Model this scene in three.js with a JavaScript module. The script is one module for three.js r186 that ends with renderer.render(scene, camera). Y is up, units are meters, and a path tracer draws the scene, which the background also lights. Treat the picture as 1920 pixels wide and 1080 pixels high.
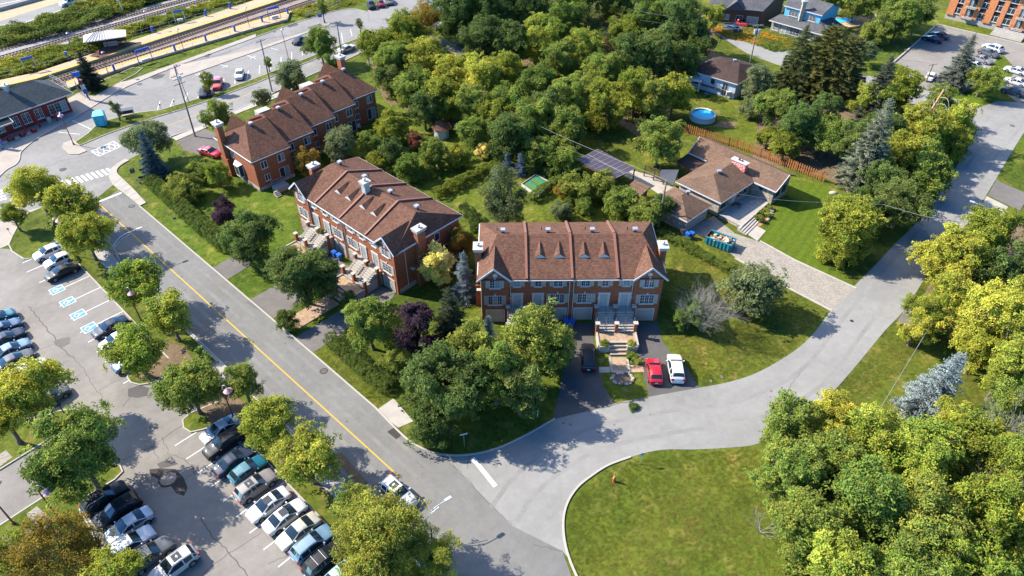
import * as THREE from 'three';
import { mergeGeometries, mergeVertices, toCreasedNormals } from 'three/addons/utils/BufferGeometryUtils.js';
import { ImprovedNoise } from 'three/addons/math/ImprovedNoise.js';
import { Sky } from 'three/addons/objects/Sky.js';

// ---------------------------------------------------------------- camera, sky, sun, exposure
const scene = new THREE.Scene();
const CAM_H = 66, PITCH = 40.5 * Math.PI / 180, FOCAL = 1320;          // drone height (m), tilt, focal length in photo pixels
const camera = new THREE.PerspectiveCamera(2 * Math.atan(540 / FOCAL) * 180 / Math.PI, 16 / 9, 1, 6000);
camera.position.set(0, CAM_H, 0); camera.rotation.set(-PITCH, 0, 0);
scene.add(camera);
const SUN_EL = 38 * Math.PI / 180, SUN_AZ = 16 * Math.PI / 180;
const sunDir = new THREE.Vector3(-Math.cos(SUN_EL) * Math.cos(SUN_AZ), Math.sin(SUN_EL), -Math.cos(SUN_EL) * Math.sin(SUN_AZ));
const sky = new Sky(); sky.name = 'sky'; sky.scale.setScalar(5000); scene.add(sky);
sky.material.uniforms.sunPosition.value.copy(sunDir);
sky.material.uniforms.turbidity.value = 3; sky.material.uniforms.rayleigh.value = 0.8;
sky.material.uniforms.mieCoefficient.value = 0.0015; sky.material.uniforms.mieDirectionalG.value = 0.6; sky.material.uniforms.cloudCoverage.value = 0.2;
sky.userData.kind = 'structure';
scene.environmentIntensity = 0.33;
const sun = new THREE.DirectionalLight(new THREE.Color(1, 0.915, 0.8), 4.35);
sun.name = 'sun'; sun.position.copy(sunDir).multiplyScalar(300).add(new THREE.Vector3(0, 0, -110));
sun.target.position.set(0, 0, -110); scene.add(sun, sun.target);
sun.castShadow = true; sun.shadow.radius = 1; sun.shadow.mapSize.set(4096, 4096);
Object.assign(sun.shadow.camera, { left: -170, right: 170, top: 170, bottom: -170, near: 1, far: 700 });
const renderer = new THREE.WebGLRenderer();
renderer.toneMapping = THREE.LinearToneMapping; renderer.toneMappingExposure = 3.1;
renderer.shadowMap.enabled = true;

// ---------------------------------------------------------------- helpers
const V = (x, y, z) => new THREE.Vector3(x, y, z);
function rngOf(seed) { let s = seed | 0; return () => { s = (s + 0x6d2b79f5) | 0; let t = Math.imul(s ^ (s >>> 15), 1 | s); t = (t + Math.imul(t ^ (t >>> 7), 61 | t)) ^ t; return ((t ^ (t >>> 14)) >>> 0) / 4294967296; }; }
const rand = rngOf(20250);
const rr = (a, b, r = rand) => a + (b - a) * r();
const noise = new ImprovedNoise();
const sinP = Math.sin(PITCH), cosP = Math.cos(PITCH);
// survey: where a sight line of the photograph meets the level h (metres above the ground)
function at(px, py, h = 0) {
  const x = (px - 960) / FOCAL, y = -(py - 540) / FOCAL, dy = y * cosP - sinP, t = (CAM_H - h) / -dy;
  return V(x * t, h, (-cosP - y * sinP) * t);
}
const mPerPx = (p) => ((CAM_H - p.y) * sinP - p.z * cosP) / FOCAL;
// frame of the residential street: s metres along it, t metres to its car park side
const RO = at(180, 377.5), RD = at(754, 899).sub(at(180, 377.5)).setY(0).normalize(), RN = V(-RD.z, 0, RD.x);
const road = (s, t, y = 0) => RO.clone().addScaledVector(RD, s).addScaledVector(RN, t).setY(y);
const RYAW = Math.atan2(-RD.z, RD.x);
const pt = (p, h = 0) => p.isVector3 ? p : p.length === 3 && p[0] === 'r' ? road(p[1], p[2]) : at(p[0], p[1], h);

const usedNames = {};
function numbered(name) { const n = usedNames[name] = (usedNames[name] ?? -1) + 1; return n ? name + '_' + String(n).padStart(3, '0') : name; }
function tag(o, label, category, group, kind) {
  if (label) o.userData.label = label; if (category) o.userData.category = category;
  if (group) o.userData.group = group; if (kind) o.userData.kind = kind; return o;
}
function thing(name, label, category, pos, yaw = 0, group) {
  const o = new THREE.Group(); o.name = numbered(name); o.position.copy(pos); o.rotation.y = yaw; scene.add(o);
  return tag(o, label, category, group);
}
// uv in metres on every face: level faces by x,z, sloped and upright ones along and up the slope
function finish(g) {
  if (g.index) g = g.toNonIndexed();
  const p = g.attributes.position, n = p.count, uv = new Float32Array(n * 2), a = V(), b = V(), c = V(), nn = V(), t = V(), bt = V(), nor = g.attributes.normal ? null : new Float32Array(n * 3);
  for (let i = 0; i < n; i += 3) {
    a.fromBufferAttribute(p, i); b.fromBufferAttribute(p, i + 1); c.fromBufferAttribute(p, i + 2);
    nn.crossVectors(t.subVectors(b, a), bt.subVectors(c, a)).normalize();
    if (Math.abs(nn.y) > 0.97) { t.set(1, 0, 0); bt.set(0, 0, 1); } else { t.set(nn.z, 0, -nn.x).normalize(); bt.crossVectors(nn, t); }
    [a, b, c].forEach((q, k) => { uv[(i + k) * 2] = q.dot(t); uv[(i + k) * 2 + 1] = q.dot(bt); if (nor) nor.set([nn.x, nn.y, nn.z], (i + k) * 3); });
  }
  if (nor) g.setAttribute('normal', new THREE.BufferAttribute(nor, 3));
  g.setAttribute('uv', new THREE.BufferAttribute(uv, 2));
  for (const k of Object.keys(g.attributes)) if (!['position', 'normal', 'uv', 'color'].includes(k)) g.deleteAttribute(k);
  return g;
}
const join = (gs) => { gs = [gs].flat(9).map(finish); return gs.length > 1 ? mergeGeometries(gs) : gs[0]; };
function mesh(name, gs, mat, parent = scene) {
  const m = new THREE.Mesh(gs.isBufferGeometry && gs.userData.done ? gs : join(gs), mat);
  m.name = parent === scene ? numbered(name) : name; m.castShadow = m.receiveShadow = true; parent.add(m); return m;
}
const done = (gs) => { const g = join(gs); g.userData.done = true; return g; };
const struct = (name, gs, mat) => tag(mesh(name, gs, mat), null, null, null, 'structure');
function box(w, h, d, x = 0, y = 0, z = 0, ry = 0) {                       // stands on y
  const g = new THREE.BoxGeometry(w, h, d); g.translate(0, h / 2, 0); if (ry) g.rotateY(ry); return g.translate(x, y, z);
}
const cyl = (r0, r1, h, x = 0, y = 0, z = 0, n = 10) => new THREE.CylinderGeometry(r1, r0, h, n).translate(x, y + h / 2, z);
function bar(a, b, r, n = 6, r1 = r) {                                       // round bar between two points
  const d = b.clone().sub(a), g = new THREE.CylinderGeometry(r1, r, d.length(), n);
  g.applyQuaternion(new THREE.Quaternion().setFromUnitVectors(V(0, 1, 0), d.clone().normalize()));
  return g.translate((a.x + b.x) / 2, (a.y + b.y) / 2, (a.z + b.z) / 2);
}
function beam(a, b, w, h) {                                                  // square bar between two points
  const d = b.clone().sub(a), L = d.length(), g = new THREE.BoxGeometry(L, h, w), yaw = Math.atan2(-d.z, d.x), el = Math.asin(d.y / L);
  g.rotateZ(el); g.rotateY(yaw); return g.translate((a.x + b.x) / 2, (a.y + b.y) / 2, (a.z + b.z) / 2);
}
const tube = (pts, r, seg = 12, n = 6) => new THREE.TubeGeometry(new THREE.CatmullRomCurve3(pts), seg, r, n);
function raw(tris) { const g = new THREE.BufferGeometry(); g.setAttribute('position', new THREE.Float32BufferAttribute(tris.flatMap((p) => [p.x, p.y, p.z]), 3)); return g; }
function slab(poly, th) {                                                    // convex plate of a roof: outline counter-clockwise seen from above, thickness downwards
  const lo = poly.map((p) => p.clone().setY(p.y - th)), t = [];
  for (let i = 1; i < poly.length - 1; i++) t.push(poly[0], poly[i], poly[i + 1], lo[0], lo[i + 1], lo[i]);
  poly.forEach((p, i) => { const j = (i + 1) % poly.length; t.push(p, lo[i], lo[j], p, lo[j], poly[j]); });
  return raw(t);
}
function smoothLine(p, seg) { return new THREE.CatmullRomCurve3(p, false, 'centripetal').getPoints((p.length - 1) * seg); }
function flat(pts, y) {                                                      // level sheet from an outline
  const s = new THREE.Shape(pts.map((p) => new THREE.Vector2(p.x, -p.z)));
  return new THREE.ShapeGeometry(s).rotateX(-Math.PI / 2).translate(0, y, 0);
}
function block(pts, y, h) { const s = new THREE.Shape(pts.map((p) => new THREE.Vector2(p.x, -p.z))); return new THREE.ExtrudeGeometry(s, { depth: h, bevelEnabled: false }).rotateX(-Math.PI / 2).translate(0, y, 0); }
function strip(line, w, y, h, off = 0) {                                     // kerb, edge line or low wall along a line
  const n = line.length, L = [], R = [];
  for (let i = 0; i < n; i++) {
    const d = line[Math.min(i + 1, n - 1)].clone().sub(line[Math.max(i - 1, 0)]).setY(0).normalize(), q = V(-d.z, 0, d.x);
    L.push(line[i].clone().addScaledVector(q, off - w / 2).setY(y + h)); R.push(line[i].clone().addScaledVector(q, off + w / 2).setY(y + h));
  }
  const t = [], dn = (p) => p.clone().setY(y);
  for (let i = 0; i < n - 1; i++) {
    t.push(L[i], R[i], R[i + 1], L[i], R[i + 1], L[i + 1]);
    if (h > 0.02) t.push(L[i], dn(L[i + 1]), dn(L[i]), L[i], L[i + 1], dn(L[i + 1]), R[i], dn(R[i]), dn(R[i + 1]), R[i], dn(R[i + 1]), R[i + 1]);
  }
  if (h > 0.02) t.push(L[0], dn(L[0]), dn(R[0]), L[0], dn(R[0]), R[0], L[n - 1], dn(R[n - 1]), dn(L[n - 1]), L[n - 1], R[n - 1], dn(R[n - 1]));
  // outward order: turn round any face whose level part looks down
  const a = t[0], b = t[1], c = t[2];
  if (V().crossVectors(b.clone().sub(a), c.clone().sub(a)).y < 0) for (let i = 0; i < t.length; i += 3) [t[i + 1], t[i + 2]] = [t[i + 2], t[i + 1]];
  return raw(t);
}

// ---------------------------------------------------------------- materials
function tex(n, metres, fn, srgb = true) {                                   // fn(u, v, x, y) gives linear [r, g, b]; tiles every so many metres
  const d = new Uint8Array(n * n * 4), e = (c) => { c = Math.min(1, Math.max(0, c)); return 255 * (srgb ? (c < 0.0031308 ? 12.92 * c : 1.055 * c ** (1 / 2.4) - 0.055) : c); };
  for (let y = 0; y < n; y++) for (let x = 0; x < n; x++) { const c = fn(x / n, y / n, x, y), i = (y * n + x) * 4; d[i] = e(c[0]); d[i + 1] = e(c[1]); d[i + 2] = e(c[2]); d[i + 3] = 255; }
  const t = new THREE.DataTexture(d, n, n); t.wrapS = t.wrapT = THREE.RepeatWrapping; t.magFilter = THREE.LinearFilter; t.minFilter = THREE.LinearMipmapLinearFilter; t.generateMipmaps = true;
  if (srgb) t.colorSpace = THREE.SRGBColorSpace; t.repeat.set(1 / metres, 1 / metres); t.needsUpdate = true; return t;
}
const hash = (x, y, s = 0) => { let h = Math.imul(x | 0, 374761393) ^ Math.imul(y | 0, 668265263) ^ Math.imul(s + 11, 974711); h = Math.imul(h ^ (h >>> 13), 1274126177); return ((h ^ (h >>> 16)) >>> 0) / 4294967296; };
function tnoise(u, v, f, s = 0) {                                            // value noise that tiles
  const x = u * f, y = v * f, xi = Math.floor(x), yi = Math.floor(y), a = x - xi, b = y - yi, q = (i, j) => hash((xi + i) % f, (yi + j) % f, s), sx = a * a * (3 - 2 * a), sy = b * b * (3 - 2 * b);
  return (q(0, 0) * (1 - sx) + q(1, 0) * sx) * (1 - sy) + (q(0, 1) * (1 - sx) + q(1, 1) * sx) * sy;
}
const fbm = (u, v, f, o, s = 0) => { let a = 0, w = 0.5, t = 0; for (let i = 0; i < o; i++) { a += w * tnoise(u, v, f << i, s + i); t += w; w *= 0.6; } return a / t; };
const std = (c, rough = 0.9, more = {}) => new THREE.MeshPhysicalMaterial({ color: Array.isArray(c) ? new THREE.Color().setRGB(...c) : c, roughness: rough, specularIntensity: rough > 0.8 ? 0.15 : rough > 0.6 ? 0.5 : 1, ...more });
const mul = (c, k) => [c[0] * k, c[1] * k, c[2] * k];
function asphalt(c, s, patch = 0.1) {
  return std(0xffffff, 0.92, { map: tex(1024, 26, (u, v, x, y) => { const big = fbm(u, v, 5, 4, s), mid = fbm(u, v, 40, 3, s + 9), g = hash(x, y, s); return mul(c, 1 + patch * 2.4 * (big - 0.5) + 0.22 * (mid - 0.5) + 0.2 * (g - 0.5) + (g > 0.985 ? 0.3 : 0) - (g < 0.012 ? 0.35 : 0)); }) });
}
const M = {};
M.streetAsphalt = asphalt([0.142, 0.139, 0.126], 3, 0.16);
M.parkAsphalt = asphalt([0.188, 0.174, 0.151], 17, 0.2);
M.sideAsphalt = asphalt([0.196, 0.192, 0.174], 29, 0.15);
M.stationAsphalt = asphalt([0.19, 0.183, 0.166], 41, 0.15);
M.driveAsphalt = asphalt([0.083, 0.078, 0.072], 53, 0.16);
M.wornSide = asphalt([0.187, 0.182, 0.165], 31, 0.15); M.wornStreet = asphalt([0.151, 0.148, 0.135], 7, 0.16);
M.patchAsphalt = asphalt([0.05, 0.044, 0.04], 61, 0.1);
M.greyDrive = asphalt([0.125, 0.115, 0.103], 67, 0.2);
M.grass = std(0xffffff, 0.95, { vertexColors: true, map: tex(1024, 17, (u, v, x, y) => {
  const big = fbm(u, v, 6, 4, 2), mid = fbm(u, v, 48, 3, 5), g = hash(x, y, 7), dry = Math.max(0, fbm(u, v, 11, 4, 77) - 0.58) * 3, k = 0.5 + 0.75 * mid + 0.6 * (big - 0.5) + 0.6 * (g - 0.5);
  return [(0.078 + 0.09 * dry + 0.02 * (big - 0.5)) * k, (0.106 + 0.045 * dry) * k, (0.014 + 0.026 * dry) * k]; }) });
M.mown = std(0xffffff, 0.95, { map: tex(1024, 12, (u, v, x, y) => { const st = Math.sin((u * 7 + v * 5) * 2 * Math.PI) > 0 ? 1.06 : 0.95, mid = fbm(u, v, 40, 3, 5), k = st * (0.62 + 0.55 * mid + 0.5 * (hash(x, y, 7) - 0.5)); return [0.074 * k, 0.108 * k, 0.01 * k]; }) });
const whiteVerts = (g) => { const n = g.attributes.position.count, a = new Float32Array(n * 3); for (let i = 0; i < n; i++) { const x = g.attributes.position.getX(i), z = g.attributes.position.getZ(i), k = 0.95 + 0.35 * noise.noise(x / 9, z / 9, 3); a.set([k * 1.06, k, k], i * 3); } g.setAttribute('color', new THREE.BufferAttribute(a, 3)); return g; };
M.concrete = std(0xffffff, 0.9, { map: tex(512, 6, (u, v, x, y) => mul([0.3, 0.275, 0.235], 0.86 + 0.3 * fbm(u, v, 6, 4, 8) + 0.1 * (hash(x, y) - 0.5))) });
M.pavement = std(0xffffff, 0.9, { map: tex(512, 9, (u, v, x, y) => mul([0.29, 0.255, 0.21], 0.84 + 0.34 * fbm(u, v, 7, 4, 18) + 0.12 * (hash(x, y) - 0.5))) });
M.kerb = std([0.33, 0.3, 0.255], 0.9);
M.whitePaint = std(0xffffff, 0.8, { map: tex(256, 3, (u, v, x, y) => mul([0.58, 0.58, 0.55], fbm(u, v, 24, 3, 3) > 0.72 ? 0.65 : 0.85 + 0.25 * fbm(u, v, 9, 3, 4))) });
M.yellowPaint = std([0.45, 0.27, 0.02], 0.8); M.bluePaint = std([0.08, 0.21, 0.3], 0.8);
const brickTex = (c, s) => tex(512, 3.2, (u, v) => { const row = Math.floor(v * 42), uu = u * 15 + (row % 2) * 0.5, col = Math.floor(uu) % 15, fu = uu % 1, fv = (v * 42) % 1, m = fu < 0.05 || fv < 0.13; return m ? mul(c, 0.95 + 0.2) : mul(c, 0.72 + 0.6 * hash(col, row, s) * 0.8 + 0.25 * (fbm(u, v, 4, 3, s) - 0.5)); });
M.brick = std(0xffffff, 0.9, { map: brickTex([0.245, 0.088, 0.043], 5) });
M.redBrick = std(0xffffff, 0.9, { map: brickTex([0.2, 0.035, 0.03], 9) });
M.orangeBrick = std(0xffffff, 0.9, { map: brickTex([0.45, 0.17, 0.07], 12) });
const shingle = (cs, s, k = 1) => std(0xffffff, 0.95, { map: tex(1024, 9, (u, v) => {
  const row = Math.floor(v * 36), uu = u * 30 + hash(row, 3, s) * 3, col = Math.floor(uu) % 30, fv = (v * 36) % 1, q = cs[Math.floor(hash(col, row, s) * cs.length)], c = q.map((v, i) => v * 0.6 + cs[0][i] * 0.4);
  return mul(c, k * 0.74 * (0.86 + 0.25 * hash(col, row, s + 2) * 0.7 + 0.42 * (fbm(u, v, 5, 4, s) - 0.5)) * (fv < 0.16 ? 0.6 : 1) * ((uu % 1) < 0.05 ? 0.8 : 1)); }) });
M.shingle = shingle([[0.165, 0.082, 0.052], [0.135, 0.066, 0.044], [0.2, 0.105, 0.064], [0.105, 0.055, 0.042], [0.155, 0.09, 0.06]], 4);
M.shingleTan = shingle([[0.19, 0.12, 0.08], [0.165, 0.105, 0.07], [0.21, 0.135, 0.09], [0.15, 0.097, 0.067]], 14);
M.shingleGrey = shingle([[0.085, 0.1, 0.1], [0.07, 0.085, 0.085], [0.1, 0.115, 0.112]], 24);
M.shingleBrown = shingle([[0.08, 0.055, 0.045], [0.065, 0.045, 0.04], [0.095, 0.065, 0.052]], 34);
M.shingleSlate = shingle([[0.12, 0.12, 0.12], [0.1, 0.1, 0.105], [0.14, 0.138, 0.135]], 44);
M.parapet = std([0.185, 0.08, 0.052], 0.7); M.trim = std([0.42, 0.4, 0.35], 0.7); M.white = std([0.45, 0.44, 0.41], 0.65);
M.shutter = std([0.32, 0.285, 0.23], 0.75); M.door = std([0.27, 0.29, 0.27], 0.5); M.garage = std([0.3, 0.27, 0.225], 0.7);
M.cap = std([0.34, 0.32, 0.28], 0.8); M.stone = std(0xffffff, 0.9, { map: tex(512, 5, (u, v) => { const row = Math.floor(v * 14), uu = u * 9 + hash(row, 1) * 3, h = hash(Math.floor(uu) % 9, row, 6); return mul([0.32, 0.27, 0.2], ((v * 14) % 1 < 0.1 || uu % 1 < 0.07 ? 0.6 : 0.7 + 0.5 * h)); }) });
M.paver = std(0xffffff, 0.9, { map: tex(512, 3, (u, v) => { const row = Math.floor(v * 15), uu = u * 10 + (row % 2) * 0.5, h = hash(Math.floor(uu) % 10, row, 16); return mul([0.24, 0.215, 0.175], (v * 15) % 1 < 0.1 || uu % 1 < 0.07 ? 0.7 : 0.8 + 0.42 * h); }) });
M.paverTan = std(0xffffff, 0.9, { map: tex(512, 3, (u, v) => { const row = Math.floor(v * 15), uu = u * 10 + (row % 2) * 0.5, h = hash(Math.floor(uu) % 10, row, 19); return mul([0.3, 0.21, 0.135], (v * 15) % 1 < 0.1 || uu % 1 < 0.07 ? 0.7 : 0.8 + 0.4 * h); }) });
M.pane = std([0.03, 0.04, 0.045], 0.06, { metalness: 0.1 }); M.paneLight = std([0.16, 0.2, 0.2], 0.08);
M.black = std([0.02, 0.02, 0.02], 0.5); M.darkMetal = std([0.05, 0.05, 0.055], 0.45, { metalness: 0.3 }); M.greyMetal = std([0.35, 0.36, 0.36], 0.45, { metalness: 0.5 });
M.poleWood = std([0.2, 0.165, 0.125], 0.95); M.polePaint = std([0.16, 0.025, 0.035], 0.5); M.lampPink = std([0.5, 0.27, 0.28], 0.45); M.lampGrey = std([0.5, 0.52, 0.53], 0.4, { metalness: 0.4 });
M.blue = std([0.02, 0.075, 0.32], 0.5); M.binBlue = std([0.01, 0.09, 0.38], 0.5); M.teal = std([0.015, 0.17, 0.21], 0.55); M.cyan = std([0.02, 0.28, 0.36], 0.4);
M.orangeWood = std(0xffffff, 0.85, { map: tex(256, 2, (u, v, x, y) => mul([0.29, 0.12, 0.04], 0.75 + 0.5 * fbm(u, v, 16, 3, 2))) });
M.greyWood = std(0xffffff, 0.9, { map: tex(256, 2, (u, v) => mul([0.3, 0.26, 0.21], 0.75 + 0.5 * fbm(u, v, 16, 3, 21))) }); M.brownWood = std([0.1, 0.055, 0.04], 0.9);
M.ballast = std(0xffffff, 1, { map: tex(512, 6, (u, v, x, y) => mul([0.2, 0.155, 0.125], 0.5 + 1.0 * hash(x >> 1, y >> 1, 3) * 0.7 + 0.4 * fbm(u, v, 8, 3))) });
M.ballastGrey = std(0xffffff, 1, { map: tex(512, 6, (u, v, x, y) => mul([0.24, 0.23, 0.21], 0.5 + 1.0 * hash(x >> 1, y >> 1, 4) * 0.7 + 0.3 * fbm(u, v, 8, 3))) });
M.rail = std([0.09, 0.05, 0.035], 0.5, { metalness: 0.5 }); M.sleeper = std([0.12, 0.095, 0.075], 0.95); M.platform = std(0xffffff, 0.9, { map: tex(512, 8, (u, v, x, y) => mul([0.37, 0.28, 0.175], 0.8 + 0.35 * fbm(u, v, 8, 4, 3) + 0.1 * (hash(x, y) - 0.5))) });
M.soil = std(0xffffff, 1, { map: tex(512, 7, (u, v, x, y) => mul([0.14, 0.1, 0.06], 0.6 + 0.7 * fbm(u, v, 20, 4, 3) + 0.2 * (hash(x, y) - 0.5))) });
M.bark = std(0xffffff, 0.95, { map: tex(256, 1.5, (u, v) => mul([0.13, 0.1, 0.075], 0.6 + 0.8 * fbm(u, v, 12, 3, 3))) }); M.barkGrey = std([0.27, 0.245, 0.2], 0.95); M.barkOrange = std([0.36, 0.2, 0.1], 0.95);
M.crack = std([0.1, 0.085, 0.075], 0.95); M.blueSiding = std([0.09, 0.33, 0.46], 0.7); M.whiteSiding = std([0.36, 0.42, 0.46], 0.7);
M.wire = std([0.2, 0.2, 0.19], 0.8); M.red = std([0.5, 0.02, 0.025], 0.5); M.water = std([0.03, 0.42, 0.58], 0.05); M.pinkBrick = std([0.55, 0.16, 0.12], 0.85);
// ---------------------------------------------------------------- ground, roads, pavements, markings
{
  const xs = [-3000, -900, -400], zs = [-3000, -1200, -600, -420];
  for (let x = -260; x <= 260; x += 2) xs.push(x); xs.push(400, 900, 3000);
  for (let z = -340; z <= 40; z += 2) zs.push(z); zs.push(120, 500, 3000);
  const pos = [], col = [], idx = [], w = xs.length;
  for (const z of zs) for (const x of xs) {
    pos.push(x, 0, z);
    const a = noise.noise(x / 31, z / 31, 1), b = noise.noise(x / 7, z / 7, 5), c = noise.noise(x / 90, z / 90, 9), k = 0.95 + 0.22 * a + 0.16 * b;
    col.push(k * (1.04 + 0.3 * c + 0.15 * b), k, k * (0.9 + 0.3 * c));
  }
  for (let j = 0; j < zs.length - 1; j++) for (let i = 0; i < w - 1; i++) { const a = j * w + i; idx.push(a, a + w, a + 1, a + 1, a + w, a + w + 1); }
  const g = new THREE.BufferGeometry(); g.setAttribute('position', new THREE.Float32BufferAttribute(pos, 3)); g.setAttribute('color', new THREE.Float32BufferAttribute(col, 3));
  const uv = []; for (let i = 0; i < pos.length; i += 3) uv.push(pos[i], pos[i + 2]); g.setAttribute('uv', new THREE.Float32BufferAttribute(uv, 2)); g.setIndex(idx); g.computeVertexNormals(); g.userData.done = true;
  struct('ground', g, M.grass);
}
const px = (list) => list.map((p) => pt(p));
const sheet = (name, list, y, mat) => struct(name, flat(px(list), y), mat);
const lawnIsland = (name, list, kerb = true) => {                            // raised turf with a concrete kerb round it
  const pts = px(list); const g = finish(block(pts, 0.004, 0.1)); whiteVerts(g); g.userData.done = true; struct(name, g, M.grass);
  if (kerb) struct('kerb', strip([...pts, pts[0]], 0.17, 0.004, 0.135), M.kerb);
};
const kerbLine = (list, seg = 1) => struct('kerb', strip(seg > 1 ? smoothLine(px(list), seg) : px(list), 0.18, 0.004, 0.135), M.kerb);

const sidwalkCurve = smoothLine(px([[-60, 400], [11, 320], [30, 309], [37, 298], [39, 287], [54, 272], [72, 259], [111, 236], [157, 211], [240, 162], [480, 70], [570, 38], [622, 22], [660, 17], [687, 22]]), 4);
sheet('car_park', [[-420, 460], [0, 466], [60, 470], ['r', 2, 7.5], ['r', 8, 4.4], ['r', 130, 4.4], [760, 1400], [-700, 1400]], 0.012, M.parkAsphalt);
struct('station_street', flat([...sidwalkCurve, ...px([[700, 12], [720, -5], [760, -60], [1100, -110], [1080, -60], [1010, -8], [880, 40], [760, 68], [700, 90], [640, 118], [560, 152], [480, 192], [380, 236], [320, 258], [240, 300], [207, 318], [204, 330], [212, 347], ['r', 2, 4.4], [60, 395], [0, 410], [-300, 480]])], 0.016), M.stationAsphalt);
sheet('residential_street', [[222, 356], [262, 387], ['r', 25, -4.3], ['r', 70, -4.3], [745, 806], [790, 842], [830, 854], [960, 985], [1054, 1032], [1075, 1090], [1130, 1300], ['r', 130, 4.5], ['r', 3, 4.5]], 0.020, M.streetAsphalt);
const sideUp = smoothLine(px([[705, 766], [745, 807], [770, 829], [800, 845], [830, 853], [880, 853], [930, 842], [985, 817], [1040, 786]]), 5);
const sideMid = smoothLine(px([[1040, 786], [1095, 772], [1150, 757], [1217, 744], [1300, 729], [1360, 718], [1410, 703], [1455, 680], [1500, 650], [1530, 620], [1558, 582], [1600, 538], [1640, 498], [1680, 455], [1720, 417], [1752, 378], [1777, 338], [1802, 298], [1822, 264], [1834, 240]]), 4);
const sideLow = smoothLine(px([[1090, 1100], [1070, 1055], [1060, 1022], [1056, 985], [1059, 958], [1068, 935], [1085, 912], [1110, 892], [1140, 873], [1183, 857]]), 5);
const sideLow2 = smoothLine(px([[1183, 857], [1215, 848], [1250, 843], [1300, 843], [1360, 840], [1415, 834], [1460, 815], [1520, 775], [1560, 737], [1610, 680], [1662, 617], [1690, 588], [1718, 548], [1750, 495], [1790, 445], [1825, 405], [1848, 368], [1872, 328], [1897, 285], [1935, 225]]), 4);
struct('side_street', flat([...sideUp.slice(20), ...sideMid, ...px([[1826, 205], [1870, 190]]), ...px([[1960, 195]]), ...sideLow2.slice().reverse(), ...sideLow.slice(6).reverse(), ...px([[1054, 1033], [960, 986]])], 0.024), M.sideAsphalt);
sheet('upper_street', [[1230, 12], [1330, 55], [1400, 100], [1455, 121], [1530, 142], [1600, 166], [1700, 192], [1800, 222], [1834, 240], [1830, 205], [1780, 180], [1690, 158], [1614, 138], [1530, 110], [1449, 84], [1368, 64], [1320, 38], [1250, -5]], 0.028, M.sideAsphalt);
sheet('road_shoulder', [[1868, 225], [1912, 190], [2100, 230], [2100, 330], [1960, 290], [1935, 240]], 0.032, M.sideAsphalt);
sheet('apartment_car_park', [[1755, 49], [1920, 88], [2100, 135], [2100, 240], [1905, 190], [1880, 172], [1905, 130], [1878, 100], [1850, 135], [1822, 168], [1738, 168], [1690, 150], [1712, 131], [1675, 117]], 0.032, M.parkAsphalt);
// kerbs of the streets
kerbLine([[262, 387], ['r', 25, -4.35], ['r', 45, -4.35], ['r', 60, -4.35], [705, 766]]);
struct('kerb', strip(sideUp, 0.2, 0.004, 0.135), M.kerb); struct('kerb', strip(sideLow, 0.22, 0.004, 0.135), M.kerb);
struct('kerb', strip(sidwalkCurve, 0.2, 0.004, 0.13), M.kerb);
{ const g = (list, w, off) => strip(smoothLine(px(list), 6), w, 0.0275, 0, off); struct('worn_lane', [-1.6, 1.5].flatMap((o) => [g([[945, 965], [990, 905], [1100, 830], [1250, 793], [1400, 770], [1520, 710], [1600, 610], [1690, 500], [1780, 395], [1850, 290], [1930, 200]], 0.55, o), ]), M.wornSide); struct('worn_lane', [-3, -1.3, 1.4, 3].map((t) => strip([road(1, t), road(60, t), road(88, t)], 0.5, 0.0235, 0)), M.wornStreet); }
kerbLine([[320, 257], [380, 235], [480, 191], [560, 151], [640, 117], [700, 89]]);
for (const [s, t] of [[6, 4.6]]) kerbLine([['r', s, t], ['r', 52, t]]), kerbLine([['r', 57, t], ['r', 78, t]]);
// turf islands of the car park
lawnIsland('lawn_island', [[88, 386], [52, 401], [36, 420], [23, 445], [17, 459], [23, 472], [45, 486], [62, 485], [104, 450], ['r', 15, 8.9], ['r', 33, 8.9], ['r', 44, 8.9], [262, 688], [243, 699], [239, 708], [246, 718], [262, 722], [284, 719], [318, 703], ['r', 49, 6.6], ['r', 49, 4.85], ['r', 3, 4.85], [130, 385]]);
lawnIsland('lawn_island', [['r', 55.5, 4.85], ['r', 55.5, 6.8], [358, 775], [343, 788], [345, 803], [358, 811], [380, 806], [430, 790], ['r', 58.5, 8.9], ['r', 71, 8.9], ['r', 80, 8.9], ['r', 92, 8.9], ['r', 92, 4.85]]);
lawnIsland('lawn_island', [[-60, 840], [0, 790], [60, 795], [105, 772], [128, 769], [140, 776], [130, 800], [57, 846], [0, 881], [-60, 915]]);
lawnIsland('lawn_island', [[-40, 1012], [0, 986], [80, 934], [150, 890], [205, 868], [225, 872], [230, 885], [215, 900], [152, 938], [150, 960], [166, 984], [195, 1050], [230, 1120], [-40, 1120]]);
// station street islands
lawnIsland('lawn_island', [[139, 269], [165, 251], [185, 231], [207, 225], [250, 213], [300, 207], [340, 195], [400, 177], [480, 147], [560, 116], [640, 84], [700, 62], [703, 67], [640, 90], [560, 124], [480, 156], [400, 186], [340, 206], [290, 221], [250, 234], [200, 252], [160, 269], [150, 273]]);
struct('pavement', block(px([[116, 277], [119, 269], [138, 262], [150, 274], [163, 284], [148, 290], [130, 290]]), 0.004, 0.12), M.pavement);
struct('pavement', block(px([[320, 126], [480, 92], [600, 50], [622, 42], [618, 47], [480, 97], [326, 151], [318, 149]]), 0.004, 0.12), M.pavement);
lawnIsland('lawn_island', [[160, 180], [178, 158], [250, 127], [268, 128], [255, 139], [215, 160], [180, 181]]);
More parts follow.
